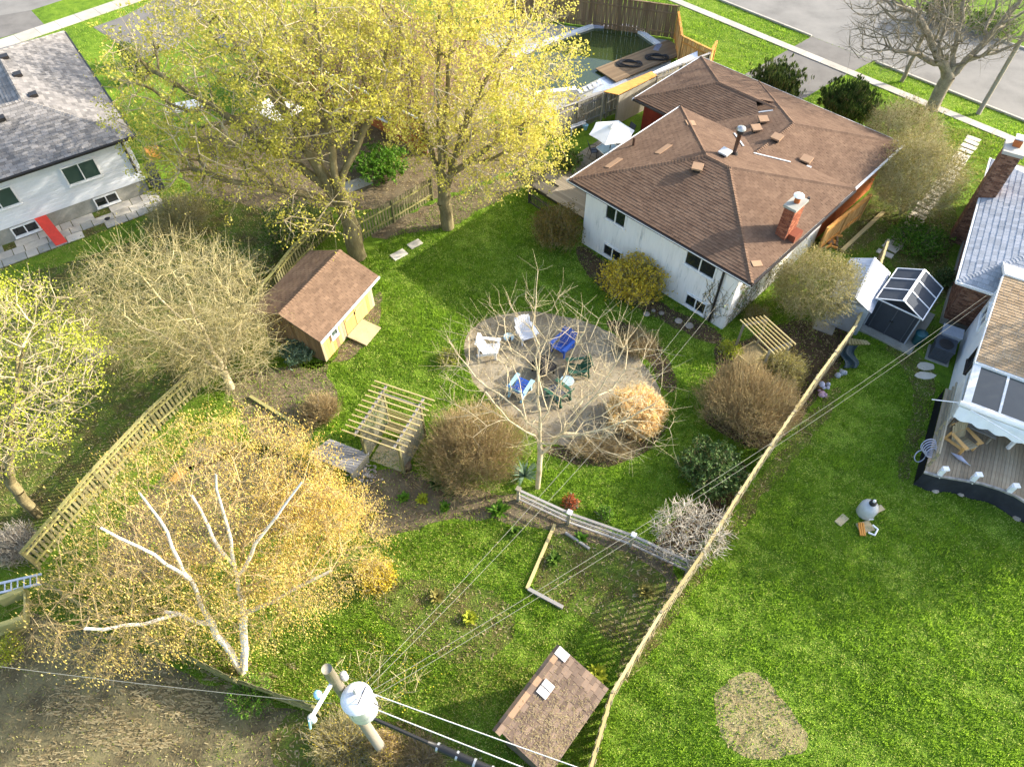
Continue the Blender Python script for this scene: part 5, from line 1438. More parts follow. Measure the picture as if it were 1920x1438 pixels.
t = thing('stepping_mat', G(1605, 640), 'striped wooden mat on the grass beside the fence', 'mat')
for k in range(7): piece_bar('slat', t, G(1592 + k * 5, 634 + k * .8, .06), G(1594 + k * 6, 646, .06), .11, .05, 'wood_yellow_x')
for x, y, m, lab in ((1548, 722, 'lilac_plastic', 'pale lilac plastic sack beside the fence, nearer the street'), (1542, 738, 'pink_plastic', 'pink and white plastic toy heap against the fence'), (1578, 700, 'grey_plastic', 'grey plastic bag beside the blue green tarp')):
    t = thing('plastic_bag', G(x, y), lab, 'bag'); mb = MB()
    for k in range(7):
        c0 = G(x + random.uniform(-8, 8), y + random.uniform(-6, 6), random.uniform(.05, .3)); s = random.uniform(.07, .15)
        mb.lathe([(s * .3, -s), (s, -s * .2), (s * .8, s * .5), (s * .2, s)], c0, 8)
    mb.build('bag', m, t)
hc = thing('hose', G(1738, 842, DZ), 'coiled pale blue hose hanging on the deck railing', 'hose')
mb = MB()
for k in range(5):
    c0 = G(1741, 835, 1.5) + Vector((.02 * k, -.02 * k, -.03 * k)); rr = .3 - .02 * k
    mb.tube([c0 + Vector((math.cos(a) * rr, -.05 * k + math.sin(a) * rr * .35, math.sin(a) * rr)) for a in [i * math.pi / 10 for i in range(21)]], .022, 6)
c0 = G(1725, 855, .9)
mb.tube([c0 + Vector((math.cos(a) * .22, math.sin(a) * .12, math.sin(a) * .26)) for a in [i * math.pi / 10 for i in range(21)]], .022, 6)
mb.build('hose_coil', 'lilac_plastic', hc)
nt_ = thing('pool_net', G(1890, 800, 1.6), 'round hoop net leaning at the front of the awning', 'net')
c0 = G(1891, 801, 2.2)
mb = MB(); mb.tube([c0 + Vector((math.cos(a) * .42, math.sin(a) * .3, math.sin(a) * .22)) for a in [i * math.pi / 12 for i in range(25)]], .018, 6); mb.build('hoop', 'black_plastic', nt_)
mb = MB()
for k in range(7):
    x = -.36 + k * .12; h = math.sqrt(max(0, .42 ** 2 - x * x)) / .42
    mb.bar(c0 + Vector((x, h * .3, h * .22)), c0 + Vector((x, -h * .3, -h * .22)), .006)
    mb.bar(c0 + Vector((h * .42, x * .7, x * .5)), c0 + Vector((-h * .42, x * .7, x * .5)), .006)
mb.build('netting', 'cable_metal', nt_)
cv = thing('bench', G(1830, 800, DZ), 'long grey slatted bench under the awning', 'bench')
for k in range(6): piece_bar('slat', cv, G(1788, 758 + k * 6, DZ + .45), G(1868, 792 + k * 6, DZ + .45), .11, .03, 'wood_grey_x')
for x, y in ((1790, 765), (1862, 800), (1790, 790), (1858, 822)): p = G(x, y, DZ + .4); piece('leg', cv, (p.x, p.y, DZ + .2), (.07, .07, .4), 'wood_grey')
t = thing('folded_umbrella', G(1800, 855, DZ), 'folded lilac umbrella lying on the raised deck', 'umbrella')
MB().tube([G(1786, 850, DZ + .1), G(1800, 858, DZ + .12), G(1815, 870, DZ + .1)], [.03, .1, .02], 8).build('cloth', 'lilac_plastic', t)
MB().tube([G(1783, 848, DZ + .1), G(1820, 873, DZ + .1)], .015, 6).build('shaft', 'steel', t)
for x, y, lab in ((1752, 920, 'pale rock at the foot of the black deck skirt, left one'), (1800, 926, 'flat pale rock at the foot of the black deck skirt, middle one'), (1905, 972, 'pale brick shaped rock at the right end of the black deck skirt')):
    p = G(x, y); mb = MB().lathe([(.1, 0), (.17, .06), (.12, .15), (.03, .17)], p, 8); tag(mb.build('rock', 'rock', None, loc=p), lab, 'rock')
# left yard objects
mb = MB(); a_, b_ = fr_L.P(-5.75, -.15, .95), fr_L.P(-5.45, -1.85, .07); s_ = fr_L.u * .3
o = MB().slab([a_ - s_, a_ + s_, b_ + s_, b_ - s_], .06).build('red_board', 'red_paint', None, loc=fr_L.P(-4.7, -1)); tag(o, 'bright red board leaning against the left house', 'board')
for k in range(2):
    u = -.3 + k * .75; p = fr_L.P(.55 + k * .1, .1 + k * .8); t = thing('waste_bin', p, ('dark wheeled bin at the corner of the left house, nearer one', 'dark wheeled bin at the corner of the left house, farther one')[k], 'bin')
    mb = MB(); mb.box(p + Vector((0, 0, .5)), (.55, .6, .95), fr_L.a); mb.build('bin_body', 'charcoal_plastic', t); MB().box(p + Vector((0, 0, 1.02)), (.6, .66, .08), fr_L.a).build('lid', 'black_plastic', t)
t = thing('downpipe', fr_L.P(.2, -.25), 'black drain pipe standing at the corner of the left house', 'pipe'); MB().tube([fr_L.P(.15, -.1, .9), fr_L.P(.25, -.35, .25), fr_L.P(.35, -.6, .06)], .07, 8).build('pipe', 'black_plastic', t)
t = thing('log', G(185, 668), 'weathered grey log lying on the lawn of the left yard', 'log')
MB().tube([G(150, 682, .15), G(180, 668, .2), G(212, 655, .15)], [.2, .24, .18], 10).build('log', 'bark_grey', t); MB().tube([G(170, 662, .2), G(205, 652, .3)], [.15, .11], 8).build('branch_stub', 'bark_grey', t)
t = thing('wheelbarrow_tub', G(222, 415), 'small black drain grate on the slabs of the left house', 'grate'); MB().lathe([(.17, 0), (.17, .06), (.15, .065)], G(202, 412), 14).build('grate', 'black_plastic', t)
t.name = 'drain_grate'
# pale sheds seen through the maple branches
for x, y, sx, sy, rz, lab in ((345, 200, 2.2, 1.1, 20, 'pale tarp covered heap seen through the maple branches, left one'), (520, 205, 2.6, 2.0, -35, 'white canopy seen through the maple branches, right one')):
    p = G(x, y, 1.9); t = thing('canopy', (p.x, p.y, 0), lab, 'canopy')
    MB().box(p, (sx, sy, .08), R(rz)).build('canopy_sheet', 'canvas_white', t)
    for a, b in ((1, 1), (1, -1), (-1, 1), (-1, -1)):
        q = Vector((a * sx * .45, b * sy * .45, 0)); q.rotate(Matrix.Rotation(R(rz), 3, 'Z')); piece('leg', t, (p.x + q.x, p.y + q.y, .95), (.06, .06, 1.9), 'steel')
for x, y in ((420, 88), (455, 95)):
    t = thing('bin', G(x, y), 'blue bin seen between the maple twigs, ' + ('left one' if x == 420 else 'right one'), 'bin'); p = G(x, y); MB().box(p + Vector((0, 0, .55)), (.6, .6, 1.1), .4).build('bin_body', 'blue_paint', t); MB().box(p + Vector((0, 0, 1.13)), (.66, .7, .07), .4).build('lid', 'black_plastic', t)
t = thing('crate', G(292, 296), 'orange brown wooden crate beside the left house', 'crate'); p = G(292, 296)
for k in range(4): piece('board', t, p + Vector((0, 0, .12 + k * .16)), (.8, .6, .12), 'wood_honey_x', .5)
# rocks by the white wall
for i, (x, y, s) in enumerate(((1212, 590, .18), (1240, 588, .15), (1272, 603, .2), (1292, 612, .22), (1225, 583, .12))):
    p = G(x, y); mb = MB().lathe([(s * .8, 0), (s, s * .3), (s * .6, s * .7), (s * .15, s * .8)], p, 8)
    tag(mb.build('rock', 'rock', None, loc=p), ('pale rock in the soil bed below the white wall, leftmost of five', 'pale rock in the soil bed below the white wall, middle one of five', 'pale rock in the soil bed below the white wall, fourth from the left', 'largest pale rock in the soil bed, nearest the white house corner', 'smallest pale rock in the soil bed below the white wall')[i], 'rock')
# firewood beside the orange fence
t = thing('firewood_heap', G(1560, 452), 'heap of split firewood below the orange fence panel', 'firewood')
for k in range(16):
    p = G(1562 + random.gauss(0, 9), 452 + random.gauss(0, 7), .1 + random.random() * .2); a = random.uniform(0, 3.1)
    MB().bar(p - Vector((math.cos(a), math.sin(a), 0)) * .2, p + Vector((math.cos(a), math.sin(a), 0)) * .2, .1, .09).build('split_log', 'wood_honey_x' if k % 2 else 'wood_brown_x', t)

# ================================================================ UTILITY POLE
POLE = Vector((-4.24, 4.85, 0))
def utility_pole():
    t = thing('utility_pole', POLE, 'grey wooden utility pole with white transformer drum at the bottom', 'utility pole')
    top = POLE + Vector((0, 0, 9.2))
    MB().tube([POLE, POLE + Vector((0, 0, 5)), top], [.17, .15, .125], 14).build('pole_shaft', 'wood_pole', t, True)
    c = Vector((POLE.x + .48, POLE.y - .28, 6.85))
    dr = MB().lathe([(.33, -.15), (.37, -.1), (.37, .86), (.39, .9), (.38, .96), (.24, 1.03), (.06, 1.06)], c, 24).build('transformer', 'transformer_paint', t, True)
    MB().lathe([(.395, .86), (.395, .92)], c, 24).build('lid_band', 'transformer_paint', dr)
    MB().lathe([(.05, 0), (.07, .05), (.04, .08), (.07, .13), (.04, .16), (.06, .2), (.02, .26)], c + Vector((.0, .1, 1.0)), 10).build('bushing', 'porcelain', dr)
    for k in range(3): MB().lathe([(.03, 0), (.04, .05), (.03, .1)], c + Vector((.33, -.1 + .12 * k, .62)), 8, M=Matrix.Rotation(R(90), 3, 'Y')).build('terminal', 'porcelain', dr)
    MB().box(c + Vector((-.12, .1, .12)), (.2, .14, .1)).build('bracket', 'steel', t); MB().box(c + Vector((-.12, .1, .7)), (.2, .14, .1)).build('bracket', 'steel', t)
    MB().bar(c + Vector((.02, -.318, .55)), c + Vector((.16, -.275, .55)), .02, .06).build('number_plate', 'dark_trim', dr)
    # stand-off arm with fused cutout
    a = POLE + Vector((-.05, -.1, 8.35)); b = POLE + Vector((-.38, -.78, 8.3))
    MB().bar(a, b, .07, .09).build('standoff_arm', 'white_plastic', t)
    MB().lathe([(.05, -.25), (.09, -.2), (.05, -.14), (.09, -.08), (.05, -.02), (.09, .05), (.05, .1)], b + Vector((-.02, -.05, .0)), 10).build('insulator', 'porcelain', t)
    MB().tube([b + Vector((-.02, -.15, .15)), b + Vector((-.1, -.2, -.35))], .03, 8).build('fuse_tube', 'light_blue', t)
    MB().lathe([(.06, 0), (.1, .06), (.05, .1), (.1, .16), (.05, .2), (.08, .26), (.03, .3)], a.lerp(b, .45) + Vector((-.12, .06, -.1)), 10).build('insulator', 'light_blue', t)
    for k in range(4): MB().lathe([(.05, 0), (.09, .03), (.05, .06)], POLE + Vector((.2, .12, 8.05 + k * .09)), 10).build('lightning_arrester', 'porcelain', t)
    MB().bar(POLE + Vector((.0, .05, 8.1)), POLE + Vector((.25, .12, 8.1)), .04).build('arrester_bracket', 'steel', t)
    MB().tube([c + Vector((.2, .25, 1.0)), c + Vector((.12, -.1, 1.15)), c + Vector((-.1, -.35, .7)), c + Vector((-.1, -.33, .1))], .014, 6).build('jumper_wire', 'cable_black', t)
    MB().tube([c + Vector((.33, 0, .6)), c + Vector((.5, -.05, .3)), c + Vector((.3, -.1, .1))], .014, 6).build('jumper_wire', 'cable_black', t)
    for z in (5.9, 6.3): MB().box(POLE + Vector((.14, -.1, z)), (.14, .14, .2)).build('clamp', 'steel', t)
    return c
TC = utility_pole()
def cable(name, a, b, sag, r, mat, label, n=24):
    a, b = Vector(a), Vector(b)
    pts = [a.lerp(b, k / n) - Vector((0, 0, sag * 4 * (k / n) * (1 - k / n))) for k in range(n + 1)]
    tag(MB().tube(pts, r, 5).build(name, mat, None, loc=a), label, 'cable')
far = Vector((9.0, .2, 0))
cable('power_line', TC + Vector((.35, .15, .75)), far + Vector((.4, .6, 6.9)), .25, .014, 'cable_metal', 'upper pale power line running from the transformer to the bottom edge')
cable('power_line', TC + Vector((.35, -.05, .1)), far + Vector((.2, .1, 6.3)), .25, .016, 'cable_metal', 'lower pale power line running from the transformer to the bottom edge')
cable('telephone_cable', POLE + Vector((.2, -.1, 5.6)), far + Vector((.0, -.4, 5.3)), .2, .05, 'cable_black', 'thick black telephone cable running from the pole to the bottom edge')
tsp = thing('cable_splice', G(850, 1408, 5.5), 'thick black splice case with pale clamps on the telephone cable', 'cable splice')
k0 = POLE + Vector((.2, -.1, 5.6)); k1 = far + Vector((0, -.4, 5.3))
MB().tube([k0.lerp(k1, .14) - Vector((0, 0, .1)), k0.lerp(k1, .17) - Vector((0, 0, .12)), k0.lerp(k1, .30) - Vector((0, 0, .18)), k0.lerp(k1, .33) - Vector((0, 0, .18))], [.05, .11, .11, .05], 10).build('splice_body', 'black_plastic', tsp, True)
for f in (.16, .2, .235, .27, .31):
    p = k0.lerp(k1, f) - Vector((0, 0, .15)); d = (k1 - k0).normalized() * .03
    MB().tube([p - d, p + d], .125, 10).build('clamp', 'steel', tsp)
cable('power_line', POLE + Vector((-.2, -.3, 7.4)), POLE + Vector((-14, 1.2, 7.6)), .4, .008, 'wire_grey', 'thin power line running left from the pole')
cable('service_wire', POLE + Vector((.15, .1, 6.6)), fr_M.P(9.35, .2, 3.5), 1.0, .006, 'wire_grey', 'left one of two thin service wires from the pole to the white house corner', 40)
cable('service_wire', POLE + Vector((.2, .05, 6.4)), fr_M.P(9.9, .25, 3.2), 1.1, .006, 'wire_grey', 'right one of two thin service wires from the pole to the white house corner', 40)
cable('service_wire', POLE + Vector((.2, .0, 6.5)), PR(UA + .1, VB - .2, 3.7), 1.0, .006, 'wire_grey', 'upper one of two long service wires crossing the right lawn to the white addition', 40)
cable('service_wire', POLE + Vector((.25, -.05, 6.2)), PR(UA + .1, VB - .4, 3.4), 1.1, .006, 'wire_grey', 'lower one of two long service wires crossing the right lawn to the white addition', 40)
# street light post at the upper right
t = thing('street_light_pole', G(1834, 214), 'grey wooden street pole beside the sidewalk at upper right', 'street pole')
b0 = G(1834, 214); MB().tube([b0, b0 + Vector((.2, .2, 4.5)), b0 + Vector((.3, .3, 8.5))], [.15, .13, .11], 12).build('pole_shaft', 'wood_grey', t, True)

# ================================================================ VEGETATION
def ell_points(n, c, rad, rg, shell=0.0, zmin=None):
    """random points in an ellipsoid; shell pushes them outwards"""
    d = rg.normal(size=(n, 3)); d /= np.linalg.norm(d, axis=1)[:, None]
    r = rg.random(n) ** (1 / 3)
    if shell: r = r ** (1 - shell)
    p = np.array(c) + d * r[:, None] * np.array(rad)
    if zmin is not None: p = p[p[:, 2] > zmin]
    return p
def mst_tree(stems, pts, bf=0.35, seg=0.55, rg=rng, wob=0.06, droop=0.0):
    """nodes grown from stem polylines to target points (balanced spanning tree). Returns positions, parents"""
    pos = []; par = []; pl = []
    for st in stems:
        st = [np.array(p, float) for p in st]
        start = -1
        if pos:
            dd = np.linalg.norm(np.array(pos) - st[0], axis=1); start = int(dd.argmin())
            prev = start
        else:
            pos.append(st[0]); par.append(-1); pl.append(0.0); prev = 0
        for a, b in zip(st[:-1], st[1:]):
            m = max(1, int(np.linalg.norm(b - a) / seg))
            for k in range(1, m + 1):
                q = a + (b - a) * k / m + (rg.normal(0, wob * .6, 3) if k < m else 0)
                pl.append(pl[prev] + np.linalg.norm(q - pos[prev])); pos.append(q); par.append(prev); prev = len(pos) - 1
    base = np.array(pos[0])
    S = np.array(pos); mst_tree.nstem = len(pos)
    dmin = np.array([np.linalg.norm(S - p, axis=1).min() for p in pts])
    order = np.argsort(dmin)
    cap = len(pos) + len(pts) * 8 + 10
    P_ = np.zeros((cap, 3)); L_ = np.zeros(cap); n = len(pos); P_[:n] = S; L_[:n] = pl; par = list(par)
    skip = np.zeros(cap, bool); skip[0] = True
    low = P_[:n, 2] < base[2] + 0.6
    pen = np.zeros(cap); pen[:n][low] = 50
    for i in order:
        p = pts[i]
        d = np.linalg.norm(P_[:n] - p, axis=1)
        j = int((d + bf * L_[:n] + pen[:n]).argmin())
        m = max(1, int(d[j] / seg)); prev = j; a = P_[j].copy()
        if n + m >= cap: break
        off = rg.normal(0, wob, 3)
        for k in range(1, m + 1):
            t = k / m
            q = a + (p - a) * t + off * math.sin(math.pi * t) * d[j] * .8 + np.array([0, 0, droop * math.sin(math.pi * t) * d[j]])
            P_[n] = q; L_[n] = L_[prev] + np.linalg.norm(q - P_[prev]); par.append(prev); prev = n; n += 1
    return P_[:n], np.array(par)
def radii(pos, par, rbase, rtip, power=0.5):
    n = len(pos); cnt = np.zeros(n); kids = np.bincount(par[par >= 0], minlength=n)
    cnt[kids == 0] = 1
    for i in range(n - 1, 0, -1): cnt[par[i]] += cnt[i]
    return np.maximum(rtip, rbase * (cnt / cnt[0]) ** power), kids
def tubes(A, B, ra, rb, n):
    """open cones between point arrays"""
    d = B - A; L = np.linalg.norm(d, axis=1)[:, None] + 1e-9; d = d / L
    B = B + d * np.minimum(rb, 0.05)[:, None]
    u = np.where(np.abs(d[:, 2:3]) < 0.9, np.array([[0, 0, 1.0]]), np.array([[1.0, 0, 0]]))
    x = np.cross(d, u); x /= np.linalg.norm(x, axis=1)[:, None] + 1e-9; y = np.cross(x, d)
    t = np.arange(n) * 2 * np.pi / n
    ring = x[:, None, :] * np.cos(t)[None, :, None] + y[:, None, :] * np.sin(t)[None, :, None]
    V = np.concatenate([A[:, None, :] + ring * ra[:, None, None], B[:, None, :] + ring * rb[:, None, None]], 1).reshape(-1, 3)
    m = len(A); o = (np.arange(m) * 2 * n)[:, None]; k = np.arange(n)[None, :]; k2 = (np.arange(n)[None, :] + 1) % n
    F = np.stack([o + k, o + k2, o + n + k2, o + n + k], 2).reshape(-1, 4)
    return V, F
def join(*VF):
    V = []; F = []; o = 0
    for v, f in VF:
        V.append(v); F.append(f + o); o += len(v)
    return np.concatenate(V), np.concatenate(F)
def quads(Pts, w, l, rg, up=0.0, axis=None):
    """one leaf quad per point; axis: fixed long direction"""
    n = len(Pts)
    d = rg.normal(size=(n, 3)) if axis is None else np.tile(np.array(axis, float), (n, 1)) + rg.normal(0, .15, (n, 3))
    if up: d[:, 2] += up
    d /= np.linalg.norm(d, axis=1)[:, None]
    e = rg.normal(size=(n, 3)); x = np.cross(d, e); x /= np.linalg.norm(x, axis=1)[:, None] + 1e-9
    ww = (w * (0.7 + .6 * rg.random(n)))[:, None] / 2; ll = (l * (0.7 + .6 * rg.random(n)))[:, None] / 2
    V = np.stack([Pts - d * ll, Pts + x * ww, Pts + d * ll, Pts - x * ww], 1).reshape(-1, 3)
    F = np.arange(n * 4).reshape(-1, 4)
    return V, F
def build_branches(pos, par, rad, parent, mat, thick=0.05, twmat=None, name='trunk', keep=None, stem=0):
    i = np.arange(1, len(pos)); i = i[par[i] >= 0]
    A = pos[par[i]]; B = pos[i]; rb = rad[i]; ra = np.minimum(rad[par[i]], rb * 1.35)
    big = (ra > thick) if not stem else ((i < stem) | (ra > thick))
    o = None
    if big.any():
        V, F = tubes(A[big], B[big], ra[big], rb[big], 8); o = npmesh(name, V, F, mat, parent, smooth=True)
    sm = ~big
    if sm.any():
        V, F = tubes(A[sm], B[sm], ra[sm], rb[sm], 3); npmesh('branches', V, F, twmat or mat, parent)
    return o
def twigs_from(pos, par, idx, n, l, rg, up=0.25, spread=1.0):
    """short side twigs at nodes idx: returns start, end arrays"""
    k = rg.choice(idx, n)
    a = pos[k]; d = pos[k] - pos[np.maximum(par[k], 0)]; d /= np.linalg.norm(d, axis=1)[:, None] + 1e-9
    e = d * .6 + rg.normal(0, .55 * spread, (n, 3)); e[:, 2] += up; e /= np.linalg.norm(e, axis=1)[:, None]
    return a, a + e * (l * (0.5 + rg.random(n)))[:, None]
def leafy_tree(name, label, stems, crowns, npts, rbase, bark, twig, leaf, nleaf, lw, ll, seed, bf=.35, ntw=3000, twl=.5, axis=None, clump=.22, rtip=.006, wob=.06, twr=.005, cat='tree', up=.25, droop=0., group=None, leafkind='crown', shell=.25, power=.5, thick=.05, stemr=0.0):
    rg = np.random.default_rng(seed)
    base = stems[0][0]
    t = thing(name, Vector(base), label, cat, group)
    pts = np.concatenate([ell_points(int(npts * w), c, r, rg, shell) for c, r, w in crowns])
    pts = pts[pts[:, 2] > .8]
    pos, par = mst_tree(stems, pts, bf, .5, rg, wob, droop)
    rad, kids = radii(pos, par, rbase, rtip, power)
    ns = 0
    if stemr:
        ns = mst_tree.nstem; dist = np.zeros(ns)
        for i in range(1, ns): dist[i] = dist[par[i]] + np.linalg.norm(pos[i] - pos[par[i]])
        rad[:ns] = np.maximum(rad[:ns], stemr * (1 - .72 * dist / dist.max()))
    build_branches(pos, par, rad, t, bark, thick, twmat=twig, stem=ns)
    idx = np.where(rad <= max(rbase * .25, rtip * 1.3))[0]; idx = idx[idx > 0]
    fine = None
    if ntw:
        a, b = twigs_from(pos, par, idx, ntw, twl, rg, up)
        m = (a + b) / 2 + rg.normal(0, .04, a.shape)
        r1 = np.full(ntw, twr); r2 = np.full(ntw, twr * .6)
        V, F = join(tubes(a, m, r1, r1, 3), tubes(m, b, r1, r2, 3)); npmesh('twigs', V, F, twig, t)
        fine = b
    if nleaf:
        tips = fine if fine is not None else pos[kids == 0]
        nzt = sum(np.sin(tips @ rg.normal(0, s_, 3) + rg.random() * 6.28) for s_ in (.5, .8, 1.2, 1.8))
        wt = np.exp(.32 * nzt); wt /= wt.sum()
        k = rg.choice(len(tips), nleaf, p=wt)
        p = tips[k] + rg.normal(0, clump, (nleaf, 3))
        r = (rg.random(len(tips))[k] * .55 + rg.random(nleaf) * .45)
        V, F = quads(p, lw, ll, rg, axis=axis); npmesh(leafkind, V, F, leaf, t, r=r)
    return t, pos, par, rad
def V3(x, y, z): return tuple(G(x, y, z))
# --- big maples
bA = G(672, 482)
leafy_tree('maple_tree', 'huge maple in yellow green bud with thick twin trunk behind the wooden shed',
    [[bA, bA + Vector((-.1, .1, 2.6)), bA + Vector((-.35, .5, 5.5)), bA + Vector((-.2, 1.2, 9)), bA + Vector((.1, 2, 12.5))],
     [bA + Vector((-.1, .1, 1.6)), bA + Vector((-.9, .6, 4.5)), bA + Vector((-2.2, 1.4, 7.5)), bA + Vector((-3.4, 2.6, 10.5))],
     [bA + Vector((-.2, .3, 3.6)), bA + Vector((-3.0, 1.2, 5.6)), bA + Vector((-6.0, 2.4, 7.4)), bA + Vector((-9, 3.6, 8.6))],
     [bA + Vector((-.3, .4, 4.4)), bA + Vector((1.5, 1.8, 7)), bA + Vector((2.6, 3, 10))],
     [bA + Vector((-.2, .3, 3.2)), bA + Vector((-2.6, -.4, 4.6)), bA + Vector((-5.4, -.8, 5.6))],
     [bA + Vector((-1.5, 1, 6)), bA + Vector((-4.5, 4.5, 8.4)), bA + Vector((-6.5, 7, 10))]],
    [(tuple(bA + Vector((-4.5, 3.4, 8.2))), (6.8, 5.4, 3.9), .6), (tuple(bA + Vector((-.3, 2.8, 10.2))), (4.8, 4.6, 3.6), .3), (tuple(bA + Vector((-6.0, .5, 5.6))), (4.2, 2.6, 1.6), .1), (tuple(bA + Vector((-1.2, -1.4, 4.2))), (2.6, 1.6, 1.1), .03)],
    1500, .48, 'bark', 'bark_pale', 'leaf_maple', 34000, .085, .13, 21, bf=.30, ntw=4200, twl=.7, clump=.13)
bB = G(840, 428)
leafy_tree('maple_tree', 'second big maple in yellow green bud between the shed maple and the pool',
    [[bB, bB + Vector((-.1, .3, 2.5)), bB + Vector((-.1, .8, 5.5)), bB + Vector((.1, 1.8, 9)), bB + Vector((.3, 2.6, 12.5))],
     [bB + Vector((-.1, .3, 1.8)), bB + Vector((.8, 1.0, 4.6)), bB + Vector((2.2, 2.0, 7.4)), bB + Vector((3.8, 3.0, 9.6))],
     [bB + Vector((-.1, .4, 2.4)), bB + Vector((-.8, 1.2, 5)), bB + Vector((-1.6, 2.2, 8.6)), bB + Vector((-2, 3.4, 11.5))],
     [bB + Vector((-.1, .5, 3.2)), bB + Vector((.3, 2.4, 6.5)), bB + Vector((.6, 4.6, 9.5))],
     [bB + Vector((.1, .5, 3.0)), bB + Vector((2.4, .9, 4.6)), bB + Vector((4.6, 1.5, 5.8))]],
    [(tuple(bB + Vector((1.3, 2.8, 8.2))), (5.6, 5.2, 4.0), .62), (tuple(bB + Vector((2.2, 1.6, 4.6))), (4.4, 3.6, 2.2), .26), (tuple(bB + Vector((-.5, 4.2, 10.6))), (4.6, 4.2, 2.8), .12)],
    1400, .36, 'bark', 'bark_pale', 'leaf_maple', 40000, .085, .13, 22, bf=.32, ntw=4400, twl=.65, clump=.13)
bE = G(560, 215)
leafy_tree('maple_tree', 'farther yellow budding tree at the top edge behind the big maples',
    [[bE, bE + Vector((0, .2, 3)), bE + Vector((.3, .8, 7)), bE + Vector((.4, 1.2, 9.5))], [bE + Vector((0, .2, 2.6)), bE + Vector((2.0, .8, 6)), bE + Vector((4, 1, 8))], [bE + Vector((0, .2, 2.4)), bE + Vector((-2.4, .6, 5.4)), bE + Vector((-4.8, 1, 7.4))]],
    [(tuple(bE + Vector((-.5, 1, 7))), (6.8, 4.5, 2.8), 1.0)], 800, .26, 'bark', 'bark_pale', 'leaf_maple', 15000, .10, .16, 23, bf=.32, ntw=2200, twl=.7, clump=.16)
# --- birch
bb = G(455, 1258)
leafy_tree('birch_tree', 'white barked birch with hanging yellow catkins at lower left',
    [[V3(455, 1258, 0), V3(385, 1150, 3.0), V3(335, 1050, 5.6), V3(300, 975, 7.2), V3(262, 925, 8.6)],
     [V3(455, 1258, 0), V3(457, 1150, 2.6), V3(440, 1060, 4.6), V3(420, 965, 6.6), V3(405, 890, 8.4)],
     [V3(447, 1090, 4.0), V3(478, 1020, 5.4), V3(535, 945, 6.6), V3(565, 905, 7.2)],
     [V3(352, 1085, 4.8), V3(290, 1040, 6.4), V3(190, 990, 8.0)],
     [V3(400, 1172, 2.4), V3(335, 1150, 3.4), V3(270, 1170, 4.2), V3(160, 1178, 5.0)],
     [V3(440, 1062, 4.5), V3(400, 1010, 5.6), V3(360, 930, 7.2)],
     [V3(457, 1150, 2.6), V3(540, 1110, 3.6), V3(620, 1070, 4.4)]],
    [(tuple(G(395, 985, 4.9)), (4.7, 4.2, 2.5), .6), (tuple(G(225, 1125, 4.2)), (2.9, 2.2, 1.8), .2), (tuple(G(590, 1020, 3.8)), (2.5, 2.6, 1.7), .2)],
    1500, .175, 'birch_bark', 'twig_brown', 'leaf_birch', 42000, .034, .12, 24, power=.5, thick=.06, stemr=.10, bf=.3, ntw=8000, twl=.6, axis=(0, 0, -1), clump=.13, rtip=.006, twr=.0035, up=-.75, droop=.04, leafkind='catkins')
# --- left yellow green tree
bl = G(72, 965)
leafy_tree('ash_tree', 'tree with fresh lime yellow leaves at the left edge',
    [[bl, bl + Vector((-.3, .5, 3)), bl + Vector((-.5, 1.2, 6)), bl + Vector((-.6, 2, 8.5))], [bl + Vector((-.2, .3, 2)), bl + Vector((.8, 1.4, 4.6)), bl + Vector((1.8, 3, 6.8))], [bl + Vector((-.3, .6, 3.2)), bl + Vector((-2, 2.2, 5.6)), bl + Vector((-3, 3.6, 7))]],
    [(tuple(bl + Vector((.2, 2.6, 6.0))), (4.0, 4.2, 2.6), 1.0)], 700, .2, 'bark', 'bark_pale', 'leaf_lime', 13000, .06, .08, 25, bf=.3, ntw=2600, twl=.5, clump=.14)
# --- olive twiggy tree
bo = G(435, 728)
leafy_tree('willow_tree', 'bushy leafless tree with olive grey twigs left of the wooden shed',
    [[bo, bo + Vector((-.1, .3, 1.6)), bo + Vector((-.6, .9, 3.8)), bo + Vector((-1.2, 1.8, 6))], [bo + Vector((-.05, .2, .9)), bo + Vector((-1.4, .2, 2.6)), bo + Vector((-3.2, .4, 4.4))], [bo + Vector((-.1, .3, 1.2)), bo + Vector((.9, .8, 2.8)), bo + Vector((1.4, 1.4, 4.2))], [bo + Vector((-.3, .4, 2.2)), bo + Vector((-2.4, 1.8, 4.6)), bo + Vector((-3.6, 3.0, 6))]],
    [(tuple(bo + Vector((-1.6, 1.3, 4.3))), (4.0, 3.2, 2.6), .75), (tuple(bo + Vector((.3, .2, 2.6))), (2.4, 1.9, 1.6), .25)], 1600, .17, 'bark_pale', 'twig_olive', 'leaf_olive', 5200, .05, .06, 26, bf=.25, ntw=5500, twl=.85, clump=.15, wob=.1, up=.1)
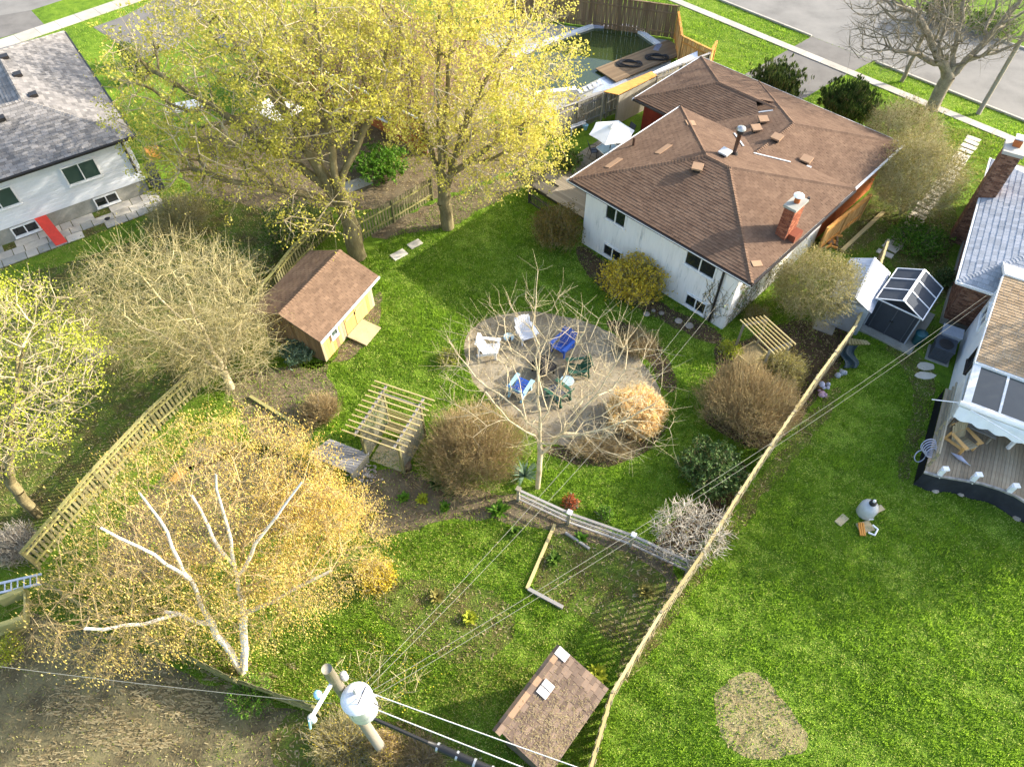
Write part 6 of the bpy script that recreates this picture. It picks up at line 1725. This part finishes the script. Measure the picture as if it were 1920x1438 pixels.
# --- bare tree in the middle of the yard
bc = G(1008, 914)
leafy_tree('bare_tree', 'leafless young tree with pale spreading twigs in the middle of the yard',
    [[bc, bc + Vector((.05, .25, 2.2)), bc + Vector((0, .6, 3.9)), bc + Vector((-.15, 1.4, 6.0)), bc + Vector((-.3, 2.2, 8.0)), bc + Vector((-.2, 2.8, 9.6))],
     [bc + Vector((.05, .25, 2.2)), bc + Vector((1.1, .4, 3.9)), bc + Vector((2.1, .9, 5.4)), bc + Vector((2.9, 1.7, 6.9))],
     [bc + Vector((.05, .4, 3.2)), bc + Vector((-1.1, .8, 4.8)), bc + Vector((-2.4, 1.4, 5.6)), bc + Vector((-3.3, 2.2, 6.6))],
     [bc + Vector((0, .6, 3.9)), bc + Vector((.9, 1.4, 5.8)), bc + Vector((1.6, 2.4, 7.6))],
     [bc + Vector((.05, .3, 2.8)), bc + Vector((1.2, -.1, 4.0)), bc + Vector((2.8, -.2, 5.0)), bc + Vector((4.0, .2, 5.6))],
     [bc + Vector((.05, .3, 3.0)), bc + Vector((-1.2, .2, 4.6)), bc + Vector((-2.0, .3, 6.2))]],
    [(tuple(bc + Vector((.3, 1.4, 6.0))), (4.5, 3.2, 2.7), .75), (tuple(bc + Vector((2.2, .2, 4.6))), (3.0, 1.6, 1.5), .25)],
    330, .11, 'bark_pale', 'bark_pale', 'leaf_olive', 0, .05, .05, 27, bf=.46, ntw=1000, twl=.75, rtip=.006, wob=.09, stemr=.05, twr=.0045, up=.35, shell=.4)
# --- street trees
bs2 = G(1746, 206)
leafy_tree('street_tree', 'large leafless street tree with spreading crown at upper right',
    [[bs2, bs2 + Vector((.1, .1, 2.2))], [bs2 + Vector((.1, .1, 2.2)), bs2 + Vector((-1.6, .1, 4.0)), bs2 + Vector((-3.4, .3, 5.8)), bs2 + Vector((-5.2, .6, 7))], [bs2 + Vector((.1, .1, 2.2)), bs2 + Vector((-.3, .6, 4.6)), bs2 + Vector((-.8, 1.0, 7.2))], [bs2 + Vector((.1, .1, 2.2)), bs2 + Vector((1.4, .5, 4.0)), bs2 + Vector((2.6, .9, 6.4)), bs2 + Vector((3.2, 1.4, 8.6))], [bs2 + Vector((.9, .3, 3.2)), bs2 + Vector((3.4, .3, 4.2)), bs2 + Vector((6.2, .4, 5.4))], [bs2 + Vector((-.8, .1, 3.0)), bs2 + Vector((-3.4, -.8, 4.2)), bs2 + Vector((-5.6, -1.2, 4.6))]],
    [(tuple(bs2 + Vector((-.6, .8, 6.8))), (7.4, 4.6, 3.2), .75), (tuple(bs2 + Vector((-3.6, -.4, 5.0))), (4.2, 2.4, 1.7), .25)], 1200, .42, 'bark_grey', 'bark_grey', 'leaf_olive', 0, .05, .05, 28, bf=.36, ntw=3000, twl=.8, wob=.12, rtip=.012, twr=.008)
b3 = G(1690, 154)
leafy_tree('street_tree', 'thin young leafless tree on the boulevard behind the large street tree',
    [[b3, b3 + Vector((.1, .1, 2.6)), b3 + Vector((.2, .2, 5))]], [(tuple(b3 + Vector((.2, .2, 4.6))), (1.8, 1.6, 1.8), 1.0)], 120, .14, 'bark_grey', 'bark_grey', 'leaf_olive', 0, .05, .05, 29, ntw=300, twl=.5, twr=.006)
bx = Vector((31.5, 18.6, 0))  # out of view tree, added so its shadow falls across the right lawn
leafy_tree('maple_tree', 'unseen yellow green tree right of the deck, added to shade the right lawn', [[bx, bx + Vector((0, 0, 3)), bx + Vector((.2, 0, 8))], [bx + Vector((0, 0, 2.5)), bx + Vector((2, 1, 6))], [bx + Vector((0, 0, 2.5)), bx + Vector((-2, -1, 6))]], [(tuple(bx + Vector((0, 0, 6.6))), (4.6, 4.6, 2.9), 1.0)], 500, .25, 'bark', 'bark_pale', 'leaf_maple', 16000, .16, .2, 33, ntw=1500, twl=.6, clump=.2)
# --- tall budding shrub right of the house
for i, (x, y, hgt, rr, lab, n) in enumerate(((1688, 400, 4.2, 2.3, 'tall budding shrub with olive twigs between the brown roof and the stepping stones', 1100), (1662, 318, 4.0, 2.1, 'pinkish twiggy shrub in front of the right end of the brown roof', 800), (1505, 585, 3.2, 1.9, 'olive budding shrub leaning over the grey metal shed', 700), (1345, 600, 2.6, .8, 'small dark twiggy sapling against the white house wall', 120))):
    b0 = G(x, y)
    st = [[b0 + Vector((random.uniform(-.2, .2), random.uniform(-.2, .2), 0)), b0 + Vector((math.cos(a) * rr * .4, math.sin(a) * rr * .4, hgt * .5)), b0 + Vector((math.cos(a) * rr * .7, math.sin(a) * rr * .7, hgt * .85))] for a in [k * 1.25 + i for k in range(5)]]
    leafy_tree('shrub', lab, st, [(tuple(b0 + Vector((0, 0, hgt * .58))), (rr, rr, hgt * .45), 1.0)], n, .07 if i < 3 else .03, 'bark', 'twig_olive' if i != 3 else 'bark', 'leaf_olive' if i != 1 else 'leaf_bronze', [9000, 3000, 7500, 150][i], .055, .08, 40 + i, bf=.3, ntw=[8000, 7000, 5500, 120][i], twl=.5, clump=.1, cat='shrub', rtip=.006, wob=.08)
b0 = G(1290, 1030)
leafy_tree('shrub', 'gnarled leafless grey shrub beside the right fence', [[b0 + Vector((random.uniform(-.3, .3), random.uniform(-.2, .2), 0)), b0 + Vector((math.cos(a) * .5, math.sin(a) * .5, .8)), b0 + Vector((math.cos(a) * .9, math.sin(a) * .8, 1.5))] for a in [k * 1.05 for k in range(6)]], [(tuple(b0 + Vector((-.1, .2, 1.15))), (1.45, 1.3, .9), 1.0)], 420, .05, 'bark_pale', 'twig_grey', 'leaf_olive', 0, .1, .1, 45, bf=.25, ntw=900, twl=.32, wob=.22, rtip=.012, twr=.008, cat='shrub')

# --- dense shrubs
def twig_ball(name, label, px, py, hw, hgt, twig, leaf=None, nt=5000, nl=0, lw=.06, ll=.09, seed=1, ry=1.0, flat=.0, tr=.006, cat='shrub', up=.3, tl=.45, axis=None):
    """shrub: stems radiating from the base, filling twigs and leaves near the shell"""
    rg = np.random.default_rng(seed)
    c = G(px, py, hgt * .5); rr = hw * mpp(c); base = Vector((c.x, c.y, 0))
    t = thing(name, base, label, cat)
    d = rg.normal(size=(nt, 3)); d[:, 2] = np.abs(d[:, 2]) - .35; d /= np.linalg.norm(d, axis=1)[:, None]
    lump = 1 + .17 * np.sin(d[:, 0] * 5 + seed) * np.cos(d[:, 1] * 4 + seed * 2) + .11 * np.sin(d[:, 2] * 9 + d[:, 0] * 7 + seed) + .07 * np.sin(d[:, 1] * 13 + seed * 3) + .32 * rg.random(nt) ** 9
    R_ = np.array([rr, rr * ry, hgt * .55]); cen = np.array([base.x, base.y, hgt * .45])
    f = rg.random(nt) ** .45
    tip = cen + d * R_ * (f * lump)[:, None]
    dirs = (tip - np.array([base.x, base.y, -hgt * .25])); dirs /= np.linalg.norm(dirs, axis=1)[:, None]
    dirs = dirs + rg.normal(0, .35, dirs.shape); dirs[:, 2] += up; dirs /= np.linalg.norm(dirs, axis=1)[:, None]
    st = tip - dirs * (tl * (.5 + rg.random(nt)))[:, None]
    V1 = tubes(st, tip, np.full(nt, tr), np.full(nt, tr * .6), 3)
    ns = 60
    a = np.tile(np.array([base.x, base.y, 0.02]), (ns, 1)) + rg.normal(0, .12, (ns, 3)) * np.array([1, 1, 0]); k = rg.integers(0, nt, ns)
    m = a + (tip[k] - a) * .5 + rg.normal(0, .08, (ns, 3)); e = a + (tip[k] - a) * .92
    V2 = join(tubes(a, m, np.full(ns, .02), np.full(ns, .014), 4), tubes(m, e, np.full(ns, .014), np.full(ns, .007), 4))
    npmesh('stems', *V2, 'bark_grey', t); npmesh('twigs', *V1, twig, t)
    if nl:
        k = rg.integers(0, nt, nl); p = tip[k] + rg.normal(0, .05, (nl, 3)); p[:, 2] = np.maximum(p[:, 2], .05)
        V, F = quads(p, lw, ll, rg, axis=axis); npmesh('foliage', V, F, leaf, t, r=rg.random(nt)[k] * .6 + rg.random(nl) * .4)
    return t
twig_ball('shrub', 'big round brown twiggy shrub right of the lattice arbour', 888, 838, 98, 2.4, 'twig_brown', 'leaf_olive', 15000, 1800, .035, .05, 51, tl=.4)
twig_ball('shrub', 'big round brown twiggy shrub against the right fence', 1408, 748, 95, 2.3, 'twig_brown', 'leaf_olive', 14000, 1200, .035, .05, 52, tl=.4)
twig_ball('shrub', 'olive green topped twiggy shrub behind the brown fence shrub', 1466, 694, 46, 1.7, 'twig_olive', 'leaf_olive', 4000, 4200, .05, .07, 53)
twig_ball('shrub', 'round shrub with yellow flowers in front of the white wall', 1186, 523, 58, 2.0, 'twig_olive', 'leaf_yellow', 3600, 7000, .08, .11, 54)
twig_ball('shrub', 'round green and bronze shrub left of the white house corner', 1045, 425, 46, 2.2, 'twig_brown', 'leaf_bronze', 2600, 9000, .06, .08, 55)
twig_ball('shrub', 'dense dark green rhododendron beside the right fence', 1336, 880, 60, 1.6, 'twig_brown', 'leaf_dark', 1400, 8000, .07, .13, 56)
twig_ball('shrub', 'brown budding shrub at the left end of the soil bed near the arbour', 598, 765, 38, 1.0, 'twig_brown', None, 2600, 0, seed=57)
twig_ball('shrub', 'low brown twig bed right of the gravel patio', 1195, 640, 42, .8, 'twig_brown', None, 2200, 0, seed=58)
twig_ball('shrub', 'low tangled brown twigs at the lower edge of the gravel patio', 1130, 835, 62, .7, 'twig_brown', None, 3200, 0, seed=59, ry=.5)
twig_ball('shrub', 'upright dark evergreen shrub beside the driveway', 1453, 158, 46, 2.9, 'twig_brown', 'leaf_conifer', 900, 9000, .06, .26, 60, up=1.2, axis=(0, 0, 1))
twig_ball('shrub', 'broad dark evergreen shrub in front of the brown roof', 1592, 192, 50, 2.6, 'twig_brown', 'leaf_conifer', 1000, 10000, .06, .24, 61, up=1.0, axis=(0, 0, 1))
twig_ball('shrub', 'bright yellow shrub at the right edge of the birch', 704, 1080, 36, 1.1, 'twig_olive', 'leaf_yellow', 1200, 3600, .045, .08, 62)
twig_ball('shrub', 'blue green spiky plant in front of the wooden shed', 562, 655, 30, .9, 'twig_olive', 'leaf_blue_green', 700, 2600, .05, .22, 63, up=.6)
twig_ball('shrub', 'low leafy bush with pale leaves beside the stepping stones', 1722, 445, 55, .9, 'twig_olive', 'leaf_fresh', 1000, 4200, .08, .11, 64)
twig_ball('shrub', 'dark shade bush at the corner of the brick house', 1775, 520, 22, .8, 'twig_olive', 'leaf_dark', 400, 1600, .07, .1, 65)
twig_ball('shrub', 'yellow green bush behind the picket fence left of the maple trunk', 545, 425, 60, 1.9, 'twig_olive', 'leaf_green', 2600, 6000, .07, .1, 66)
twig_ball('shrub', 'olive bush at the corner of the left house', 335, 400, 60, 1.5, 'twig_olive', 'leaf_olive', 4200, 2600, .05, .07, 67)
twig_ball('shrub', 'green bush behind the fence above the wooden shed', 460, 500, 50, 1.4, 'twig_olive', 'leaf_green', 2600, 3600, .06, .09, 68)
twig_ball('shrub', 'bright green leafy shrub seen behind the maple trunk', 715, 305, 52, 1.3, 'twig_olive', 'leaf_fresh', 900, 5200, .1, .13, 69)
twig_ball('shrub', 'dark bush beside the back deck', 1062, 300, 30, 1.3, 'twig_brown', 'leaf_green', 1000, 2600, .07, .1, 70)
twig_ball('shrub', 'vine tangle on the end of the grey fence', 1080, 205, 26, 2.0, 'twig_grey', 'leaf_bronze', 1800, 600, .06, .1, 71)
twig_ball('ornamental_grass', 'large golden straw coloured ornamental grass clump on the gravel', 1192, 770, 50, 1.5, 'straw', 'straw', 9000, 9000, .03, .28, 72, tr=.010, up=.9, tl=.6, cat='ornamental grass')
twig_ball('shrub', 'red leaved dwarf shrub beside the low rail fence', 1070, 940, 14, .5, 'twig_brown', 'leaf_red', 300, 500, .05, .08, 73)
twig_ball('shrub', 'small light green bush beside the low rail fence', 1135, 962, 15, .5, 'twig_olive', 'leaf_fresh', 200, 900, .05, .08, 74)
twig_ball('shrub', 'yellow green mound below the pergola', 1370, 655, 22, .6, 'twig_olive', 'leaf_lime', 400, 1600, .05, .07, 75)
twig_ball('shrub', 'yellow green mound at the foot of the white house corner', 1420, 590, 26, .7, 'twig_olive', 'leaf_olive', 700, 1400, .05, .07, 76)
twig_ball('shrub', 'dark green hedge bush on the far side of the street', 1775, 18, 40, 2.0, 'twig_olive', 'leaf_conifer', 900, 5000, .08, .2, 77)
twig_ball('shrub', 'fresh green hedge bush across the street at the right', 1862, 42, 45, 1.2, 'twig_olive', 'leaf_green', 900, 4000, .09, .16, 78)
twig_ball('shrub', 'dark evergreen bush beside the far house behind the maple', 240, 100, 18, 1.6, 'twig_olive', 'leaf_conifer', 400, 1800, .08, .18, 79)
twig_ball('shrub', 'dark evergreen bush at the right eave of the left house', 262, 128, 18, 1.6, 'twig_olive', 'leaf_conifer', 400, 1800, .08, .18, 80)
twig_ball('shrub', 'brown brush tangle at the foot of the utility pole', 640, 1400, 70, .9, 'twig_olive', 'leaf_yellow', 2600, 1200, .03, .05, 81, tr=.005)
twig_ball('shrub', 'dry bramble clump right of the utility pole at the bottom edge', 790, 1425, 55, .6, 'straw_dull', 'leaf_olive', 2200, 700, .03, .05, 82, tr=.005)
twig_ball('shrub', 'weedy shrub in the dirt at the lower left edge', 10, 1220, 30, .7, 'twig_olive', 'leaf_lime', 600, 1600, .04, .06, 83)
twig_ball('shrub', 'low yellowish bush at the left edge of the gravel circle', 842, 668, 22, .5, 'twig_olive', 'leaf_lime', 500, 900, .04, .06, 84)
twig_ball('shrub', 'dry grey branches heap at the left edge beside the ladder', 20, 1020, 45, 1.4, 'twig_grey', None, 1800, 0, seed=85, tr=.01)
twig_ball('shrub', 'green and yellow vine shrub under the left end of the back fence', 470, 1300, 40, .9, 'twig_olive', 'leaf_fresh', 900, 2200, .05, .08, 86)
twig_ball('shrub', 'dense brown bramble hiding the foot of the utility pole', 722, 1402, 34, 1.3, 'twig_brown', 'leaf_yellow', 3000, 500, .03, .05, 88, tr=.005)
# sucker shoots behind the pole
b0 = G(700, 1340)
leafy_tree('shrub', 'tall thin bare suckers standing behind the transformer', [[b0 + Vector((math.cos(a) * .2, math.sin(a) * .2, 0)), b0 + Vector((math.cos(a) * .8 + .2, math.sin(a) * .5 + .3, 1.6)), b0 + Vector((math.cos(a) * 1.3 + .4, math.sin(a) * .8 + .6, 2.8))] for a in [k * .7 for k in range(9)]], [(tuple(b0 + Vector((.4, .6, 2.3))), (1.5, 1.1, .9), 1.0)], 60, .02, 'bark_pale', 'twig_olive', 'leaf_yellow', 250, .035, .05, 87, ntw=90, twl=.5, rtip=.008, cat='shrub', twr=.005)
# yucca / strappy plant and small leafy plants
def strappy(label, px, py, n, l, mat, seed, w=.03):
    rg = np.random.default_rng(seed); p = np.array(G(px, py)); a = rg.random(n) * 6.28; e = .35 + rg.random(n) * .9
    d = np.stack([np.cos(a) * np.cos(e), np.sin(a) * np.cos(e), np.sin(e)], 1); L = l * (.6 + .5 * rg.random(n))[:, None]
    s = np.stack([-np.sin(a), np.cos(a), np.zeros(n)], 1) * w
    m = p + d * L * .6; t = p + d * L * np.array([1, 1, .75])
    V = np.stack([p - s * .6 + 0 * d, p + s * .6 + 0 * d, m + s, m - s, t + s * .15, t - s * .15], 1).reshape(-1, 3); o = (np.arange(n) * 6)[:, None]
    F = np.concatenate([o + [0, 1, 2, 3], o + [3, 2, 4, 5]])
    th = thing('garden_plant', G(px, py), label, 'plant'); npmesh('leaves', V, F, mat, th)
strappy('spiky grey green yucca at the left end of the low rail fence', 983, 893, 60, .9, 'leaf_blue_green', 90)
for i, (x, y, l, lab) in enumerate(((818, 908, .45, 'dark leafy plant at the foot of the brown shrub, upper left one'), (842, 925, .4, 'dark leafy plant at the foot of the brown shrub, lower right one'), (757, 935, .35, 'small pale leafed plant on the bare earth path'), (793, 938, .35, 'small yellowish leafed plant on the bare earth path'), (835, 952, .35, 'fresh green tuft at the edge of the lower lawn'), (935, 960, .6, 'broad leafed green plant below the brown shrub'), (965, 1000, .4, 'leafy weed at the left edge of the vegetable plot'), (1090, 1010, .35, 'leafy weed in the vegetable plot below the rail fence'), (1040, 1050, .45, 'leafy clump in the middle of the vegetable plot'), (1210, 1110, .5, 'low olive clump near the right fence in the vegetable plot'), (1120, 1265, .5, 'yellow green clump beside the bottom shed'), (700, 970, .3, 'tiny weed on the bare path beside the birch'), (880, 1160, .4, 'yellow green clump in the long weedy bed'), (820, 1120, .4, 'weedy clump at the upper end of the long bed'))):
    strappy(lab, x, y, 70, l, ('leaf_dark', 'leaf_dark', 'leaf_fresh', 'leaf_lime', 'leaf_fresh', 'leaf_fresh', 'leaf_green', 'leaf_fresh', 'leaf_green', 'leaf_olive', 'leaf_lime', 'leaf_green', 'leaf_lime', 'leaf_olive')[i], 91 + i, .06)
# vine on the right wall of the white house
def wall_vine():
    rg = np.random.default_rng(120); t = thing('climbing_vine', fr_M.P(10.1, 1.5), 'bare climbing vine clinging to the sunlit right wall of the white house', 'vine')
    A = []; B = []; Q = []
    for k in range(26):
        v = .6 + rg.random() * 4.2; z = 0.05; L = 1.2 + rg.random() * 2.4
        while z < L:
            v2 = v + rg.normal(0, .16); z2 = z + .12 + rg.random() * .12
            A.append(fr_M.P(10.05, v, z)); B.append(fr_M.P(10.05 + rg.random() * .03, v2, z2)); v, z = v2, z2
            if rg.random() < .5: Q.append(fr_M.P(10.08 + rg.random() * .06, v2 + rg.normal(0, .08), z2))
    for k in range(10):
        u = 8.6 + rg.random() * 1.3; z = .05; L = .6 + rg.random() * 2.2
        while z < L:
            u2 = u + rg.normal(0, .1); z2 = z + .14
            A.append(fr_M.P(u, .39, z)); B.append(fr_M.P(u2, .39, z2)); u, z = u2, z2
            if rg.random() < .3: Q.append(fr_M.P(u2, .36, z2))
    A = np.array(A); B = np.array(B); n = len(A)
    npmesh('stems', *tubes(A, B, np.full(n, .014), np.full(n, .011), 3), 'bark', t); npmesh('leaves', *quads(np.array(Q), .08, .1, rg), 'leaf_dark', t)
wall_vine()

# ================================================================ LAWN BLADES (uncountable)
def lawn():
    rg = np.random.default_rng(200)
    zones = [([(-11, 4), (2.4, 4), (3.3, 6.3), (5.2, 9.0), (7.1, 11.3), (8.9, 13.7), (10.6, 15.95), (13.4, 19.4), (16.1, 22.6), (17.6, 24.9), (14, 26), (4, 31), (3, 38), (-3, 35), (-9, 28), (-13, 21), (-18, 11), (-9, 6)], 560, 'blade'),
             ([(2.0, 2.5), (16, 2.0), (24, 14), (19.5, 21), (19, 22.5), (17.6, 24), (16.2, 22.5), (13.5, 19.3), (10.7, 15.8), (9.0, 13.6), (7.2, 11.2), (5.35, 8.9), (3.4, 6.2), (2.45, 3.9)], 600, 'blade'),
             ([(-36, 16), (-18, 9), (-12, 22), (-8, 33), (-17, 38), (-26, 32), (-36, 27)], 180, 'blade_weedy'),
             ([(9.5, 61), (15, 48), (18, 45), (34, 34), (38, 44), (26, 58), (18, 64)], 200, 'blade'),
             ([(17, 24), (20, 22), (27, 32), (32, 40), (27, 42), (19, 31)], 240, 'blade_weedy'),
             ([(-40, 51), (-30, 60), (-24, 60), (-30, 50), (-26, 40), (-40, 44)], 60, 'blade'),
             ([tuple(v) for v in pg((640, 1010), (820, 985), (1000, 970), (1250, 1080), (1150, 1250), (950, 1330), (700, 1290), (600, 1200))], 170, 'blade_weedy'),
             ([(-20, 2), (-6, 2), (3, 2), (3, 7), (-6, 9), (-20, 11)], 320, 'blade_weedy')]
    hf = [(fr_M.P(u, v)[:2]) for u, v in ((.8, .45), (10, .45), (10.2, 16.3), (-3, 16.3), (-3, 10), (.8, 9.8))]
    lf = [(fr_L.P(u, v)[:2]) for u, v in ((-14, 0), (0, 0), (0, 9), (-14, 9))]
    rf = [(fr_R.P(u, v)[:2]) for u, v in ((.4, .4), (10, .4), (10, 11), (.4, 11))]
    blk = BEDS + [(hf, 0), (lf, 0), (rf, 0)]
    out = {}
    for poly, dens, mat in zones:
        P_ = np.array([(p[0], p[1]) for p in poly]); lo, hi = P_.min(0), P_.max(0)
        n = int(dens * np.prod(hi - lo)); q = lo + rg.random((n, 2)) * (hi - lo); q = q[inside(q, poly)]
        keep = np.ones(len(q), bool)
        j0 = rg.normal(0, 1, q.shape)
        for b, gshare in blk:
            jq = q + j0 * (.22 if gshare > .05 else .05)
            bx = np.array([(p[0], p[1]) for p in b]); m = (jq[:, 0] > bx[:, 0].min()) & (jq[:, 0] < bx[:, 0].max()) & (jq[:, 1] > bx[:, 1].min()) & (jq[:, 1] < bx[:, 1].max())
            if not m.any(): continue
            ii = np.where(m)[0]; ins = inside(jq[ii], b); ii = ii[ins]
            keep[ii] &= rg.random(len(ii)) < gshare
        q = q[keep]
        # frustum test: keep what the picture or a step to the side could see
        out.setdefault(mat, []).append(q)
    for mat, qs in out.items():
        q = np.concatenate(qs); n = len(q)
        nz = np.zeros(n)
        for s_, w_ in ((.35, .35), (.9, .4), (2.2, .45), (5.0, .45)):
            for _ in range(5):
                th_ = rg.random() * 6.28; nz += w_ * np.sin((q[:, 0] * math.cos(th_) + q[:, 1] * math.sin(th_)) * s_ * (.7 + .6 * rg.random()) * 2 + rg.random() * 6.28 + 1.5 * np.sin(q[:, 0] * s_ * .8 + q[:, 1] * s_ * .6)) / 2.2
        al = q[:, 0] * .86 - q[:, 1] * .5; ac = q[:, 0] * .5 + q[:, 1] * .86
        nz += .55 * np.sin(ac * 5.2 + 1.2 * np.sin(al * .7) + .8 * np.sin(al * 1.9 + ac)) * np.sin(al * .55 + 2 * np.sin(ac * .6))
        h = (.04 + .04 * rg.random(n)) * np.clip(1 + .45 * nz, .35, 2.2); a = rg.random(n) * 6.283; w = .011 + .012 * rg.random(n)
        ln = rg.normal(0, .028, (n, 2))
        b = np.stack([q[:, 0], q[:, 1], np.zeros(n)], 1); s = np.stack([np.cos(a) * w, np.sin(a) * w, np.zeros(n)], 1)
        t = b + np.stack([ln[:, 0], ln[:, 1], h], 1)
        V = np.stack([b - s, b + s, t + s * .35, t - s * .35], 1).reshape(-1, 3); F = np.arange(n * 4).reshape(-1, 4)
        r = np.clip(.5 + .26 * nz + rg.normal(0, .2, n), 0, .99)
        o = npmesh('lawn_grass', V, F, mat, r=r)
        tag(o, 'short green lawn grass covering the back yards' if mat == 'blade' else 'rough weedy grass in the shaded and neglected yards', 'grass', kind='stuff')
        print('grass', mat, n)
lawn()
def litter():
    """fallen leaves, twigs and straw on the beds"""
    rg = np.random.default_rng(300); Q = []
    for poly, g in BEDS + [(PATIO, .05)] * 1:
        if g < .04: continue
        bx = np.array([(p[0], p[1]) for p in poly]); lo, hi = bx.min(0), bx.max(0); n = int(26 * np.prod(hi - lo)); q = lo + rg.random((n, 2)) * (hi - lo); Q.append(q[inside(q, poly)])
    q = np.concatenate(Q); n = len(q)
    A = np.stack([q[:, 0], q[:, 1], np.full(n, .02)], 1); a = rg.random(n) * 6.28; L = .04 + .12 * rg.random(n)
    d = np.stack([np.cos(a) * L, np.sin(a) * L, rg.random(n) * .05], 1); s = np.stack([-np.sin(a), np.cos(a), np.zeros(n)], 1) * (.008 + .012 * rg.random(n))[:, None]
    V = np.stack([A - s, A + s, A + d + s, A + d - s], 1).reshape(-1, 3)
    tag(npmesh('leaf_litter', V, np.arange(n * 4).reshape(-1, 4), 'straw_dull'), 'dead leaves and stalks scattered over the soil beds', 'leaf litter', kind='stuff')
litter()

def straw_rows():
    """pale raked rows on the dirt lot"""
    rg = np.random.default_rng(301); A = []; D = []
    for k in range(17):
        a, b = np.array(G(20 + k * 9, 1440 - k * 17)), np.array(G(330 + k * 14, 1395 - k * 9)); n = int(np.linalg.norm(b - a) * 45)
        t = rg.random(n); t = t[np.sin(t * 9 + k) > -.6]; A.append(a + (b - a) * t[:, None] + rg.normal(0, .05, (len(t), 3)) * np.array([1, 1, 0])); D.append(np.tile((b - a) / np.linalg.norm(b - a), (len(t), 1)))
    A = np.concatenate(A); D = np.concatenate(D); n = len(A); A[:, 2] = .015 + rg.random(n) * .03
    D = D + rg.normal(0, .25, D.shape) * np.array([1, 1, .3]); L = (.06 + .12 * rg.random(n))[:, None]; S = np.stack([-D[:, 1], D[:, 0], np.zeros(n)], 1) * (.008 + .01 * rg.random(n))[:, None]
    V = np.stack([A - S, A + S, A + D * L + S, A + D * L - S], 1).reshape(-1, 3)
    tag(npmesh('straw_rows', V, np.arange(n * 4).reshape(-1, 4), 'straw_dull'), 'pale raked rows of straw on the dirt lot', 'straw', kind='stuff')
straw_rows()
